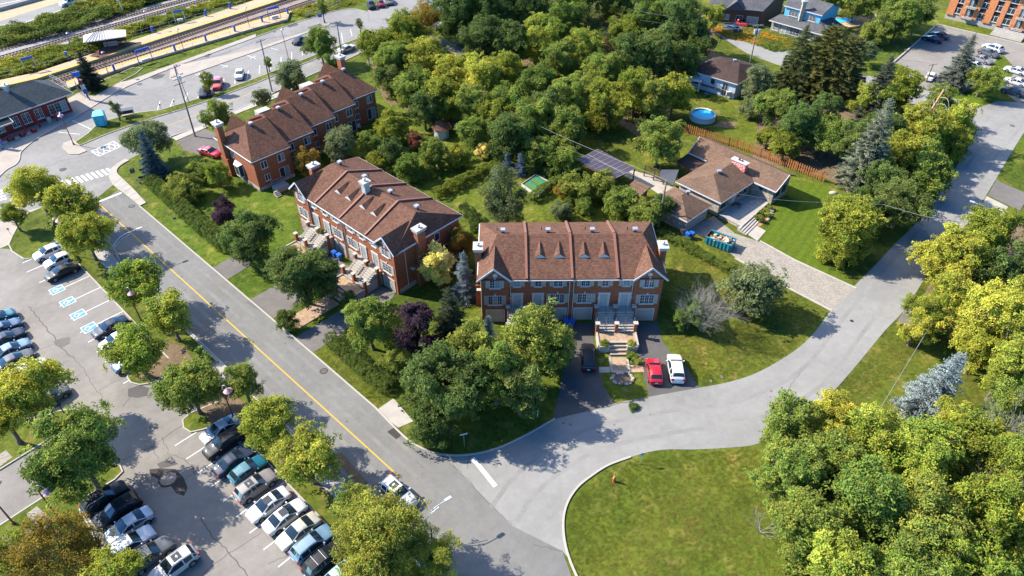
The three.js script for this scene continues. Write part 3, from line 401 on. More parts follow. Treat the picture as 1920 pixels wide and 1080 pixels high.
function townhouseRow(label, pos, yaw, o = {}) {
  const t = thing('townhouse_row', label, 'townhouses', pos, yaw, null), { hl, dep, eave, ridge, over } = ROW;
  mesh('wall', [box(hl * 2, eave, dep, 0, 0, -dep / 2)], M.brick, t);
  for (const s of [-1, 1]) mesh('plinth', [box(0.06, 0.8, dep, s * (hl + 0.03), 0, -dep / 2)], M.concrete, t);
  for (const s of [-1, 1]) mesh('gable_bay', [box(3.7, eave, 0.3, s * 10.05, 0, 0.15), raw((() => { const a = V(s * 10.05 - 1.85, eave, 0.3), b = V(s * 10.05 + 1.85, eave, 0.3), c = V(s * 10.05, eave + 1.55, 0.3), d = V(0, 0, -0.35), A = a.clone().add(d), B = b.clone().add(d), C = c.clone().add(d); return [a, b, c, B, A, C, a, c, C, a, C, A, b, B, C, b, C, c]; })())], M.brick, t);
  // hipped roof; eave corners and ridge ends
  const X = hl + over, zf = over, zb = -dep - over, rx = 9.8, rz = -dep / 2, E = eave, y = ridge, roof = new THREE.Group(); roof.name = 'roof'; t.add(roof);
  const rise = (y - E) / (rz - zf), py = (z) => z > rz ? E + (z - zf) * rise : E + (z - zb) * (y - E) / (rz - zb);
  mesh('front_slope', [slab([V(-X, E, zf), V(X, E, zf), V(rx, y, rz), V(-rx, y, rz)], 0.2)], M.shingle, roof);
  mesh('back_slope', [slab([V(X, E, zb), V(-X, E, zb), V(-rx, y, rz), V(rx, y, rz)], 0.2)], M.shingle, roof);
  for (const s of [-1, 1]) {
    const q = [V(s * X, E, zf), V(s * X, E, zb), V(s * rx, y, rz)]; mesh('hip_slope', [slab(s > 0 ? q : [q[0], q[2], q[1]], 0.2)], M.shingle, roof);
    // cross gable over the end bay: steep roof running into the hip
    const gx = s * 10.2, w = 2.25, gz = 0.62, py1 = E + 1.95, px = V(gx, py1, gz), bx = V(gx - s * 0.15, py1 + 0.05, -4.4), a = V(gx - w, E - 0.12, gz), b = V(gx + w, E - 0.12, gz), ia = V(gx - w, E + 0.05, -0.3), ib = V(gx + w, E + 0.05, -0.3);
    mesh('gable_slope', [slab([a, px, bx, ia].reverse(), 0.14), slab([a, px, bx, ia], 0.001)], M.shingle, roof); mesh('gable_slope', [slab([px, b, ib, bx].reverse(), 0.14), slab([px, b, ib, bx], 0.001)], M.shingle, roof);
    const v = (p) => p.clone().setZ(gz + 0.04).setY(p.y - 0.08); mesh('bargeboard', [beam(v(a), v(px), 0.06, 0.24), beam(v(px), v(b), 0.06, 0.24)], M.white, roof);
    mesh('gable_vent', [new THREE.CylinderGeometry(0.3, 0.3, 0.08, 16).rotateX(Math.PI / 2).translate(s * 10.05, eave + 0.65, 0.33)], M.trim, t);
    chimneyAt(t, s * (hl + 0.42), -4.2, 0, 9.1, { base: 3.6 });
    mesh('downpipe', [cyl(0.06, 0.06, eave - 0.4, s * 8.05, 0.2, 0.1, 6)], M.trim, t); mesh('downpipe', [cyl(0.06, 0.06, eave - 0.4, s * (hl + 0.07), 0.2, -1.6, 6)], M.trim, t);
  }
  for (const p of [-5.95, 0, 5.95]) parapetLine(t, [V(p, E - 0.05, zf - 0.05), V(p, y, rz), V(p, E + 0.05, zb + 0.1)]);
  mesh('gutter', [box(15.9, 0.12, 0.12, 0, E - 0.24, zf + 0.06), box(X * 2, 0.16, 0.14, 0, E - 0.26, zb - 0.06), box(0.14, 0.16, dep + 2 * over - 0.2, -X - 0.06, E - 0.26, -dep / 2), box(0.14, 0.16, dep + 2 * over - 0.2, X + 0.06, E - 0.26, -dep / 2)], M.white, t);
  for (const xx of [-4.1, -1.55, 1.75, 4.35]) { // small pyramid dormers on the front slope
    const z0 = -2.6, y0 = py(z0) - 0.05, w = 0.85, h = 0.62, pk = V(xx, y0 + h, z0 - 0.12), L = V(xx - w, y0, z0), R = V(xx + w, y0, z0), zk = -5, bk = V(xx, py(zk) + 0.2, zk), g = new THREE.Group(); g.name = 'dormer'; t.add(g);
    mesh('dormer_slope', [raw([L, pk, bk, pk, R, bk])], M.shingle, g); mesh('dormer_front', [raw([L.clone().setZ(z0 + 0.01), R.clone().setZ(z0 + 0.01), pk.clone().setZ(z0)])], M.trim, g);
  }
  for (const xx of [-9, -2.9, 3.1, 8.9]) { roofVent(t, xx, py(-6.6) - 0.1, -6.9); plumbing(t, xx - 0.8, py(-8.2) + 0.1, -8.2); }
  for (const s of [-1, 1]) {
    for (const [u, w, sw] of [[1.8, 1.05, 0.5], [4.4, 0.8, 0.5], [7.2, 0.8, 0.5], [10.1, 1.25, 0.5]]) { const z = u > 9 ? 0.3 : 0; windowAt(t, s * u, 6.1, z, w, 1.25, { grid: 1, key: u > 9 }); shutters(t, s * u, 6.05, z, w, 1.35, sw); }
    for (const u of [1.8, 10.1]) { const z = u > 9 ? 0.3 : 0; windowAt(t, s * u, 3.2, z, 1.75, 1.45, { grid: 1, key: 1 }); shutters(t, s * u, 3.15, z, 1.75, 1.6, 0.5); garageAt(t, s * (u === 1.8 ? 1.75 : 10.1), 0.03, z); }
    for (const u of [4.4, 7.15]) doorAt(t, s * u, 2.52, 0);
    stairs(t, { x: s * 5.9 });
    // rear and side openings
    for (const u of [1.6, 4.3, 7.4, 10.2]) { windowAt(t, s * u, 5.2, -dep, 1.2, 1.2, { ry: Math.PI }); windowAt(t, s * u, 2.6, -dep, u % 2 < 1 ? 1.5 : 1, u % 2 < 1 ? 1.9 : 1.1, { ry: Math.PI, nosill: u % 2 < 1 }); }
    windowAt(t, s * hl, 5.4, -7.6, 0.8, 1.2, { ry: s * Math.PI / 2 }); windowAt(t, s * hl, 2.8, -9.2, 0.7, 0.9, { ry: s * Math.PI / 2 });
    mesh('vent_hood', [box(0.9, 0.12, 0.5, s * (hl + 0.3), 3.4, -2.4)], M.cap, t);
  }
  mesh('downpipe', [cyl(0.06, 0.06, eave - 0.4, -0.28, 0.2, 0.1, 6)], M.trim, t); mesh('downpipe', [cyl(0.06, 0.06, eave - 0.4, 0.28, 0.2, 0.1, 6)], M.trim, t);
  if (o.mid) chimneyAt(t, 0, -4.9, 8.6, 11, { mat: M.cap, d: 0.9 });
  return t;
}
townhouseRow('brown roofed brick townhouse row facing the viewer above the parked red car', V(7.85, 0, -70.6), 0.012);
const rowB = townhouseRow('brick townhouse row set diagonally in the middle, with a white chimney on its roof', V(-24.7, 0, -84.1), -42.8 * Math.PI / 180, { mid: 1 });
{ // upper row: five houses, each stepped back from the last; built from their rear corners
  const yaw = -133.6 * Math.PI / 180, t = thing('townhouse_row', 'brick townhouse row at the top with five stepped roofs, rear side seen', 'townhouses', V(-42.95, 0, -102.6), yaw), dep = 12.4, E = 6.1, y = 9.3;
  // local: +x runs away along the row backwards, rear eaves at z = 0 - step, front at +z
  const W0 = [0, -7.0, -12.9, -18.8, -24.6, -30.9];
  for (let k = 0; k < 5; k++) {
    const x0 = W0[k + 1], x1 = W0[k], w = x1 - x0, cx = (x0 + x1) / 2, z0 = 1.72 * k, z1 = z0 + dep, zr = (z0 + z1) / 2, end = k === 0, far = k === 4, g = new THREE.Group(); g.name = 'house_unit'; t.add(g);
    mesh('wall', [box(w - 0.02, E, dep - 0.8, cx, 0, zr)], M.brick, t);
    const xa = x0 - (far ? 0.4 : 0), xb = x1 + (end ? 0.4 : 0), ra = far ? x0 + 2.6 : x0, rb = end ? x1 - 3 : x1;
    mesh('rear_slope', [slab([V(xb, E, z0), V(xa, E, z0), V(ra, y, zr), V(rb, y, zr)], 0.2)], M.shingle, g); mesh('front_slope', [slab([V(xa, E, z1), V(xb, E, z1), V(rb, y, zr), V(ra, y, zr)], 0.2)], M.shingle, g);
    if (end) mesh('hip_slope', [slab([V(xb, E, z1), V(xb, E, z0), V(rb, y, zr)], 0.2)], M.shingle, g); if (far) mesh('hip_slope', [slab([V(xa, E, z0), V(xa, E, z1), V(ra, y, zr)], 0.2)], M.shingle, g);
    mesh('gutter', [box(xb - xa, 0.15, 0.13, (xa + xb) / 2, E - 0.24, z0 - 0.06), box(xb - xa, 0.15, 0.13, (xa + xb) / 2, E - 0.24, z1 + 0.06), ...(end ? [box(0.13, 0.15, dep, xb + 0.06, E - 0.24, zr)] : [])], M.white, t);
    if (!end) { parapetLine(t, [V(x1, E + 0.05, z0 - 0.9), V(x1, y - 0.05, zr - 0.3), V(x1, E + 0.3, z1 - 0.8)]); mesh('party_wall_infill', [raw((() => { const a = V(x1 - 0.02, E - 0.2, z0 - 1.7), b = V(x1 - 0.02, E - 0.2, z1), c = V(x1 - 0.02, y, zr), d = V(x1 - 0.02, y, zr - 1.7); return [a, d, c, a, c, b]; })())], M.brick, t); }
    // front cross gables, seen from behind as steep roofs above the ridge
    if (k % 2 === 0) { const gx = cx - 0.5, zz = z1 + 0.3, pk = V(gx, y - 0.55, zz), a = V(gx - 2.2, E, zz), b = V(gx + 2.2, E, zz), bk = V(gx, y - 0.35, zr + 0.6); mesh('gable_slope', [slab([a, pk, bk], 0.12), slab([a, bk, pk], 0.001)], M.shingle, g); mesh('gable_slope', [slab([pk, b, bk], 0.12), slab([pk, bk, b], 0.001)], M.shingle, g); mesh('gable_wall', [raw([V(gx - 2.1, E - 0.4, zz - 0.05), V(gx + 2.1, E - 0.4, zz - 0.05), pk.clone().setZ(zz - 0.05)]), box(4, E, 0.5, gx, 0, z1)], M.brick, t); }
    else mesh('roof_bay', [box(2.4, 1, 1.6, cx, E + 0.2, z1 - 1)], M.cap, t);
    roofVent(t, cx - 0.3, y - 0.25, zr - 0.4); plumbing(t, cx - 1.2, y - 0.9, zr - 2.2);
    const f = z0 + 0.4; windowAt(t, cx - 1.6, 3.9, f, 1.15, 1.25, { ry: Math.PI }); windowAt(t, cx + 1.7, 3.9, f, 1.05, 1.2, { ry: Math.PI }); windowAt(t, cx - 1.7, 0.5, f, 1.8, 2.1, { ry: Math.PI, nosill: 1, sashes: 2 }); windowAt(t, cx + 1.6, 1.5, f, 0.85, 1.05, { ry: Math.PI, sashes: 2 });
    windowAt(t, cx, 3.9, z1 - 0.4, 1.2, 1.2); doorAt(t, cx + 1.6, 0.4, z1 - 0.4);
  }
  mesh('plinth', [box(0.1, 0.6, dep - 0.8, 0.02, 0, dep / 2)], M.concrete, t); mesh('plinth', [box(6.9, 0.6, 0.1, -3.45, 0, 0.37)], M.concrete, t);
  chimneyAt(t, 0.35, 9.4, 0, 9.4, { base: 3.4, w: 1 }); chimneyAt(t, -29.6, 15.5, 6, 10.4, { w: 1 });
  windowAt(t, -0.01, 4, 7.6, 0.55, 0.95, { ry: Math.PI / 2 });
  const b = new THREE.Group(); b.name = 'bay_window'; b.position.set(0, 1.2, 6); b.rotation.y = Math.PI / 2; t.add(b);
  mesh('bay_roof', [slab([V(-1.2, 2.3, 0), V(-0.7, 1.9, 0.75), V(0.7, 1.9, 0.75), V(1.2, 2.3, 0)], 0.12)], M.white, b); mesh('bay_base', [block([V(-1.1, 0, 0), V(-0.65, 0, 0.65), V(0.65, 0, 0.65), V(1.1, 0, 0)], -0.3, 0.3)], M.white, b);
  for (const [x, z, r, w] of [[0, 0.62, 0, 1.2], [-0.9, 0.32, -0.95, 0.7], [0.9, 0.32, 0.95, 0.7]]) { mesh('pane', [box(w, 1.9, 0.05, 0, 0, 0).rotateY(r).translate(x, 0.02, z)], M.pane, b); mesh('mullion', [box(0.08, 1.9, 0.09, -w / 2, 0.02, 0).rotateY(r).translate(x, 0, z), box(0.08, 1.9, 0.09, w / 2, 0.02, 0).rotateY(r).translate(x, 0, z)], M.white, b); }
  // wooden steps at the rear door
  const st = thing('garden_deck', 'small wooden deck with steps behind the end house of the upper row', 'deck', at(528, 355), yaw); mesh('deck_boards', [box(2.4, 0.9, 1.6, 0, 0, 0)], M.greyWood, st); for (let i = 0; i < 4; i++) mesh('step', [box(0.9, 0.7 - i * 0.17, 0.28, 1.7 - 0.2, 0, -0.9 - i * 0.28)], M.greyWood, st); mesh('railing', [bar(V(-1.15, 1.8, 0.75), V(1.15, 1.8, 0.75), 0.04), bar(V(-1.15, 1.8, -0.75), V(-1.15, 1.8, 0.75), 0.04), ...[-1.15, 0, 1.15].map((x) => bar(V(x, 0.9, 0.75), V(x, 1.8, 0.75), 0.035))], M.greyWood, st);
}
// hipped box: helper for the low houses. corners counter-clockwise seen from above, eaves at E; ridge between two points
function hipRoof(parent, c, r0, r1, mat, th = 0.22) {                         // c[0]-c[1] and c[2]-c[3] are the long eaves, r0 nearer c[0]/c[3]
  mesh('roof_slope', [slab([c[0], c[1], r1, r0], th)], mat, parent); mesh('roof_slope', [slab([c[2], c[3], r0, r1], th)], mat, parent);
  mesh('roof_slope', [slab([c[1], c[2], r1], th)], mat, parent); mesh('roof_slope', [slab([c[3], c[0], r0], th)], mat, parent);
}
const inset = (pts, d) => {                                                  // outline moved inwards by d
  const n = pts.length, c = pts.reduce((a, b) => a.clone().add(b), V(0, 0, 0)).multiplyScalar(1 / n), E = pts.map((p, i) => { const q = pts[(i + 1) % n], u = q.clone().sub(p).setY(0).normalize(), m = V(-u.z, 0, u.x); if (c.clone().sub(p).dot(m) < 0) m.negate(); return [p.clone().setY(0).addScaledVector(m, d), u]; });
  return pts.map((_, i) => { const [p, u] = E[(i + n - 1) % n], [q, v] = E[i], w = q.clone().sub(p), k = u.x * v.z - u.z * v.x; return p.clone().addScaledVector(u, (w.x * v.z - w.z * v.x) / k).setY(0); });
};
const fasciaOf = (pts, y) => pts.map((p, i) => beam(p.clone().setY(y), pts[(i + 1) % pts.length].clone().setY(y), 0.09, 0.2));
{ // brown bungalow with garage
  const a = V(0.683, 0, 0.73), b = V(0.73, 0, -0.683), O = V(33.45, 0, -94.4), t = thing('bungalow', 'tan roofed bungalow with garage, red and white chimney and stone front terrace', 'house', O, 0), L = (i, j, h) => V(a.x * i + b.x * j, h, a.z * i + b.z * j);
  // main hip: i from -9.1 (garden side) to 0, j from 0 (front) inwards
  const e = 3.2, mc = [L(0, 0, e), L(0, 9.4, e), L(-9, 9.4, e), L(-9, 0, e)], roof = new THREE.Group(); roof.name = 'roof'; t.add(roof);
  const r0 = L(-4.4, 3.7, 5.05), r1 = L(-4.4, 11, 5.05);
  mesh('roof_slope', [slab([mc[0], mc[1], L(0, 12, e), r1, r0], 0.22)], M.shingleTan, roof); mesh('roof_slope', [slab([mc[3], r0, r1, L(-9, 12, e)], 0.22)], M.shingleTan, roof); mesh('roof_slope', [slab([mc[3], mc[0], r0], 0.22)], M.shingleTan, roof);
  const q = inset([L(0, 0, 0), L(0, 10, 0), L(-9, 10, 0), L(-9, 0, 0)], 0.55); mesh('wall', [block(q, 0.2, e - 0.2)], M.stone, t);
  mesh('fascia', fasciaOf([mc[0], L(0, 9.2, e)], e - 0.12).slice(0, 1).concat(fasciaOf([mc[3], mc[0]], e - 0.12).slice(0, 1)), M.white, t);
  // gabled wing across the back: front eave j = 9.4, ridge j = 12.6
  const wf = 9.45, wr = 12.6, wb = 15.4, i0 = -13.2, i1 = 4.2, ry = 5.15;
  mesh('wing_slope', [slab([L(i0, wf, e), L(i1, wf, e), L(i1 + 0.1, wr, ry), L(i0 - 0.2, wr, ry)], 0.22)], M.shingleTan, roof); mesh('wing_slope', [slab([L(i1, wb, e + 0.6), L(i0, wb, e + 0.6), L(i0 - 0.2, wr, ry), L(i1 + 0.1, wr, ry)], 0.22)], M.shingleTan, roof);
  mesh('wing_wall', [block([L(i0 + 0.8, wf + 0.6, 0), L(i1 - 0.6, wf + 0.6, 0), L(i1 - 0.6, wb - 0.6, 0), L(i0 + 0.8, wb - 0.6, 0)], 0.1, e - 0.1), raw([L(i1 - 0.58, wf + 0.5, e - 0.2), L(i1 - 0.58, wb - 0.5, e + 0.2), L(i1 - 0.58, wr, ry - 0.25)])], M.stone, t);
  mesh('fascia', [beam(L(0.1, wf - 0.05, e - 0.12), L(i1, wf - 0.05, e - 0.12), 0.09, 0.2), beam(L(i0, wf - 0.05, e - 0.12), L(-9.3, wf - 0.05, e - 0.12), 0.09, 0.2), beam(L(i1 + 0.05, wf, e - 0.12), L(i1 + 0.12, wr, ry - 0.12), 0.09, 0.22), beam(L(i0 - 0.05, wf, e - 0.12), L(i0 - 0.24, wr, ry - 0.12), 0.09, 0.22)], M.white, t);
  const win = (i, j, y, w, h, ry2, o) => windowAt(t, L(i, j, 0).x, y, L(i, j, 0).z, w, h, { ry: ry2, frame: M.darkMetal, ...o }), yf = Math.atan2(a.x, a.z), ys = Math.atan2(-b.x, -b.z);
  win(-0.5, 2, 1.4, 1.7, 1.2, yf); win(-0.5, 7.2, 1.5, 2.4, 1.2, yf); doorAt(t, L(-0.5, 4.6, 0).x, 0.7, L(-0.5, 4.6, 0).z, 1.2, 2.3, { ry: yf, mat: M.white }); win(3.62, 11.2, 1.2, 1.5, 1.3, yf); win(3.62, 13.4, 1.2, 0.9, 1.3, yf); win(1.6, wf + 0.6, 2, 1.2, 0.35, ys, { nosill: 1 });
  // red and white chimney block on the ridge
  const ch = new THREE.Group(); ch.name = 'chimney'; ch.position.copy(L(-3.3, 9.6, 0)); ch.rotation.y = Math.atan2(-a.z, a.x); t.add(ch);
  for (let i = 0; i < 7; i++) mesh('brick_course', [box(2.7, 0.17, 0.8, 0, 4.2 + i * 0.2, 0)], M.pinkBrick, ch); for (let i = 0; i < 6; i++) mesh('stone_block', [box(0.26, 0.17, 0.06, -1.15 + i * 0.46, 4.42 + (i % 2) * 0.42, 0.41), box(0.26, 0.17, 0.06, -0.95 + i * 0.4, 5.02 + (i % 2) * 0.2, 0.41)], M.white, ch); mesh('cap', [box(3, 0.14, 1.05, 0, 5.6, 0)], M.white, ch); mesh('flue', [box(0.3, 0.3, 0.3, -0.2, 5.74, 0), box(0.24, 0.24, 0.24, 0.35, 5.74, 0)], M.darkMetal, ch);
  roofVent(t, L(-4.2, 5, 0).x, 4.75, L(-4.2, 5, 0).z);
  // garage
  const gO = V(27.35, 0, -90.2).sub(O), gL = (i, j, h) => L(i, j, h).add(gO), ge = 2.55, gc = [gL(0, 0, ge), gL(0, 6.7, ge), gL(-7.6, 6.7, ge), gL(-7.6, 0, ge)], gr = new THREE.Group(); gr.name = 'garage_roof'; t.add(gr);
  hipRoof(gr, gc, gL(-3.8, 3.2, 4.25), gL(-3.8, 3.9, 4.25), M.shingleTan); mesh('garage_wall', [block(inset(gc, 0.45), 0, ge - 0.1)], M.stone, t); mesh('fascia', fasciaOf(gc, ge - 0.12), M.white, t);
  for (const j of [1.9, 4.7]) { const p = gL(-0.42, j, 0); garageAt(t, p.x, 0.05, p.z, 2.3, 2, yf); } roofVent(t, gL(-3.6, 4.6, 0).x, 3.9, gL(-3.6, 4.6, 0).z);
  for (let i = 0; i < 9; i++) for (let k = 0; k < 4; k++) if ((i + k) % 2) mesh('brick', [box(0.4, 0.2, 0.06).rotateY(ys).translate(gL(-1 - i * 0.55, 0.42, 0).x, 1.1 + k * 0.25, gL(-1 - i * 0.55, 0.42, 0).z)], k % 3 ? M.pinkBrick : M.white, t);
  // lower flat roof linking house and garage to the rear wing
  mesh('porch_roof', [slab([L(-9.2, 5.5, 2.7), L(-9.2, 10.5, 2.9), L(-13.5, 10.5, 2.8), L(-13.5, 6.5, 2.6)], 0.2)], M.shingleBrown, t); for (const [i, j] of [[-13.2, 6.8], [-13.2, 10.2], [-10.4, 6.2]]) mesh('porch_post', [box(0.2, 2.5, 0.2, L(i, j, 0).x, 0, L(i, j, 0).z)], M.brownWood, t);
  // raised front terrace with steps
  const tr = thing('front_terrace', 'raised grey stone terrace with broad steps before the tan bungalow', 'terrace', V(0, 0, 0)), A = at(1346, 408), B = at(1404, 362), C = at(1440, 385), D = at(1390, 430), lerp = (P, Q, s) => P.clone().lerp(Q, s);
  for (let i = 0; i < 9; i++) for (let k = 0; k < 8; k++) { const p00 = lerp(lerp(A, B, i / 9), lerp(D, C, i / 9), k / 8), p10 = lerp(lerp(A, B, (i + 1) / 9), lerp(D, C, (i + 1) / 9), k / 8), p11 = lerp(lerp(A, B, (i + 1) / 9), lerp(D, C, (i + 1) / 9), (k + 1) / 8), p01 = lerp(lerp(A, B, i / 9), lerp(D, C, i / 9), (k + 1) / 8), c = lerp(p00, p11, 0.5); mesh('paving_slab', [block([p00, p10, p11, p01].map((p) => lerp(p, c, 0.03)), 0.5, 0.05 + 0.006 * ((i * 3 + k) % 3))], M.concrete, tr); }
  mesh('terrace_wall', [block([A, B, C, D].map((p) => lerp(p, lerp(A, C, 0.5), 0.015)), 0, 0.5)], M.stone, tr);
  const sD = at(1391, 437), sC = at(1416, 412), dn = V(0.683, 0, 0.73); for (let i = 0; i < 4; i++) { const p = sD.clone().addScaledVector(dn, -0.9 + i * 0.42), qq = sC.clone().addScaledVector(dn, -0.9 + i * 0.42); mesh('step', [block([p, qq, qq.clone().addScaledVector(dn, 0.44), p.clone().addScaledVector(dn, 0.44)].reverse(), 0, 0.5 - i * 0.12)], M.concrete, tr); }
}
function simpleHouse(name, label, c, E, ridgeH, mats, o = {}) {                // house from four eave corners (counter-clockwise from above), gable or hip
  const t = thing(name, label, o.category ?? 'house', V(0, 0, 0)), g = new THREE.Group(); g.name = 'roof'; const C = c.map((p) => p.clone().setY(E)), m = (p, q) => p.clone().lerp(q, 0.5).setY(ridgeH);
  let r0 = m(C[3], C[0]), r1 = m(C[1], C[2]); const d = r1.clone().sub(r0), hip = o.hip ?? 0; t.add(g);
  if (hip) { const u = d.clone().normalize(); r0.addScaledVector(u, hip); r1.addScaledVector(u, -hip); hipRoof(g, C, r0, r1, mats.roof); } else { mesh('roof_slope', [slab([C[0], C[1], r1, r0], 0.2)], mats.roof, g); mesh('roof_slope', [slab([C[2], C[3], r0, r1], 0.2)], mats.roof, g); }
  const w = inset(C, o.over ?? 0.5); mesh('wall', [block(w, 0, E - 0.05), ...(hip ? [] : [raw([w[3].clone().setY(E - 0.1), w[0].clone().setY(E - 0.1), m(w[3], w[0]).setY(ridgeH - 0.25), w[1].clone().setY(E - 0.1), w[2].clone().setY(E - 0.1), m(w[1], w[2]).setY(ridgeH - 0.25)])])], mats.wall, t);
  mesh('fascia', fasciaOf(C, E - 0.11).filter((_, i) => hip || i % 2 === 0), M.white, t); t.userData.walls = w; return t;
}
const onWall = (w, i, s) => { const p = w[i].clone().lerp(w[(i + 1) % 4], s), d = w[(i + 1) % 4].clone().sub(w[i]).normalize(); return [p, Math.atan2(-d.z, d.x)]; };
{ // station
  const F = V(-88.1, 0, -132.9), d1 = V(-0.62, 0, 0.785), d2 = V(-0.785, 0, -0.62), P = (i, j) => F.clone().addScaledVector(d1, i).addScaledVector(d2, j);
  const t = simpleHouse('railway_station', 'old red brick railway station with wide dark hipped roof and white windows', [P(0, 10), P(22, 10), P(22, 0), P(0, 0)].reverse().map((p) => p), 4, 6.8, { roof: M.shingleGrey, wall: M.redBrick }, { hip: 4.4, over: 1.1, category: 'station' }), w = t.userData.walls; delete t.userData.walls;
  const yaw = Math.atan2(-d1.z, d1.x) + Math.PI, front = (i, y, ww, h, o) => { const p = P(i, 1.08); windowAt(t, p.x, y, p.z, ww, h, { ry: Math.atan2(-d2.x, -d2.z), grid: 1, ...o }); };
  front(3.4, 0.9, 3.4, 1.9, { sashes: 3 }); front(7.1, 1, 1.3, 1.9); front(9.5, 1, 1.3, 1.9); front(11.6, 1, 1.3, 1.9); front(14.5, 1, 1.3, 1.9);
  
  chimneyAt(t, P(9.5, 4.6).x, P(9.5, 4.6).z, 5.6, 7.2, { w: 0.6, d: 0.6, mat: M.greyMetal });
  for (let i = 0; i < 12; i++) mesh('snow_guard', [box(0.14, 0.2, 0.14, P(0.8 + i * 1.3, 0.9).x, 4.25, P(0.8 + i * 1.3, 0.9).z)], M.cap, t);
  mesh('porch_roof', [slab([P(12.6, -1.6).setY(3.2), P(12.6, 2.2).setY(4.3), P(17, 2.2).setY(4.3), P(17, -1.6).setY(3.2)], 0.18), slab([P(12.6, -1.6).setY(3.2), P(17, -1.6).setY(3.2), P(17, 2.2).setY(4.3), P(12.6, 2.2).setY(4.3)], 0.001)], M.shingleGrey, t);
  mesh('porch_fascia', [beam(P(12.6, -1.65).setY(3.15), P(17, -1.65).setY(3.15), 0.1, 0.25), beam(P(12.55, -1.6).setY(3.15), P(12.55, 2.2).setY(4.25), 0.1, 0.25)], M.white, t);
  for (const i of [5, 8.4, 11]) mesh('porch_post', [box(0.25, 2.6, 0.25, P(i, -0.6).x, 0, P(i, -0.6).z)], M.redBrick, t);
  const hp = P(6.6, 0.1); mesh('wall_lamp', [box(0.2, 0.3, 0.2, P(1.2, 1.05).x, 2.2, P(1.2, 1.05).z)], M.white, t);
  const bed = thing('flower_box', 'row of grey planting boxes in front of the red station', 'planter', P(13, -1.6)); for (let i = 0; i < 6; i++) { const o = d1.clone().multiplyScalar(i * 1.1 - 3); mesh('box', [box(0.8, 0.5, 1, o.x, 0, o.z, yaw)], i % 2 ? M.concrete : M.brownWood, bed); mesh('plant', [box(0.5, 0.3, 0.6, o.x, 0.5, o.z, yaw)], M.red, bed); }
}
{ // white-sided bungalow with brown hip roof near the pool
  const E = 3.6, c = [[1286, 128], [1378, 157], [1400, 118], [1330, 104]]; const P = [at(1291, 131, E), at(1383, 158, E), at(1440, 128, E), at(1350, 103, E)];
  const t = simpleHouse('bungalow', 'brown roofed bungalow with pale blue siding behind the round pool', P, E, 5.5, { roof: M.shingleBrown, wall: M.whiteSiding }, { hip: 3.5, over: 0.45 }), w = t.userData.walls; delete t.userData.walls;
  for (const [s, y, ww, h] of [[0.5, 1.9, 0.9, 1.1], [0.78, 1.5, 1.1, 1.3], [0.78, 0.2, 1.1, 0.6]]) { const [p, ry] = onWall(w, 0, s); windowAt(t, p.x, y, p.z, ww, h, { ry }); }
  const [cp, cry] = onWall(w, 0, 0.7); const rm = P[0].clone().lerp(P[2], 0.5); roofVent(t, rm.x + 1, 5.1, rm.z);
  mesh('balcony_band', [beam(w[0].clone().setY(1.2), w[1].clone().setY(1.2), 0.5, 0.25)], M.soil, t);
  const ac = thing('heat_pump', 'white heat pump unit on the wall of the pale bungalow', 'heat pump', onWall(w, 0, 0.86)[0].clone().add(V(0, 0.6, 0.5))); mesh('case', [box(0.9, 0.9, 0.4)], M.white, ac); mesh('fan_grille', [new THREE.CylinderGeometry(0.32, 0.32, 0.05, 16).rotateX(Math.PI / 2).translate(0, 0.45, 0.22)], M.greyMetal, ac);
  const A = at(1298, 166), cv = thing('garden_gazebo', 'white roofed gazebo on posts beside the pale bungalow', 'gazebo', A, -0.35); for (const [x, z] of [[-1.5, -1.3], [1.5, -1.3], [-1.5, 1.3], [1.5, 1.3]]) mesh('post', [box(0.14, 2.3, 0.14, x, 0, z)], M.white, cv); for (let i = 0; i < 6; i++) mesh('roof_panel', [box(0.56, 0.07, 3.2, -1.5 + i * 0.6, 2.3, 0)], M.white, cv); mesh('curtain', [box(0.3, 1.9, 0.2, 1.4, 0.1, 1.25)], M.white, cv);
  const sl = thing('garden_slide', 'small blue plastic slide on the lawn by the gazebo', 'slide', at(1327, 180), 0.6); mesh('chute', [beam(V(-0.8, 0.9, 0), V(0.8, 0.1, 0), 0.5, 0.08)], M.cyan, sl); mesh('ladder', [bar(V(-1.1, 0, 0.2), V(-0.8, 0.95, 0.2), 0.04), bar(V(-1.1, 0, -0.2), V(-0.8, 0.95, -0.2), 0.04)], M.blue, sl);
}
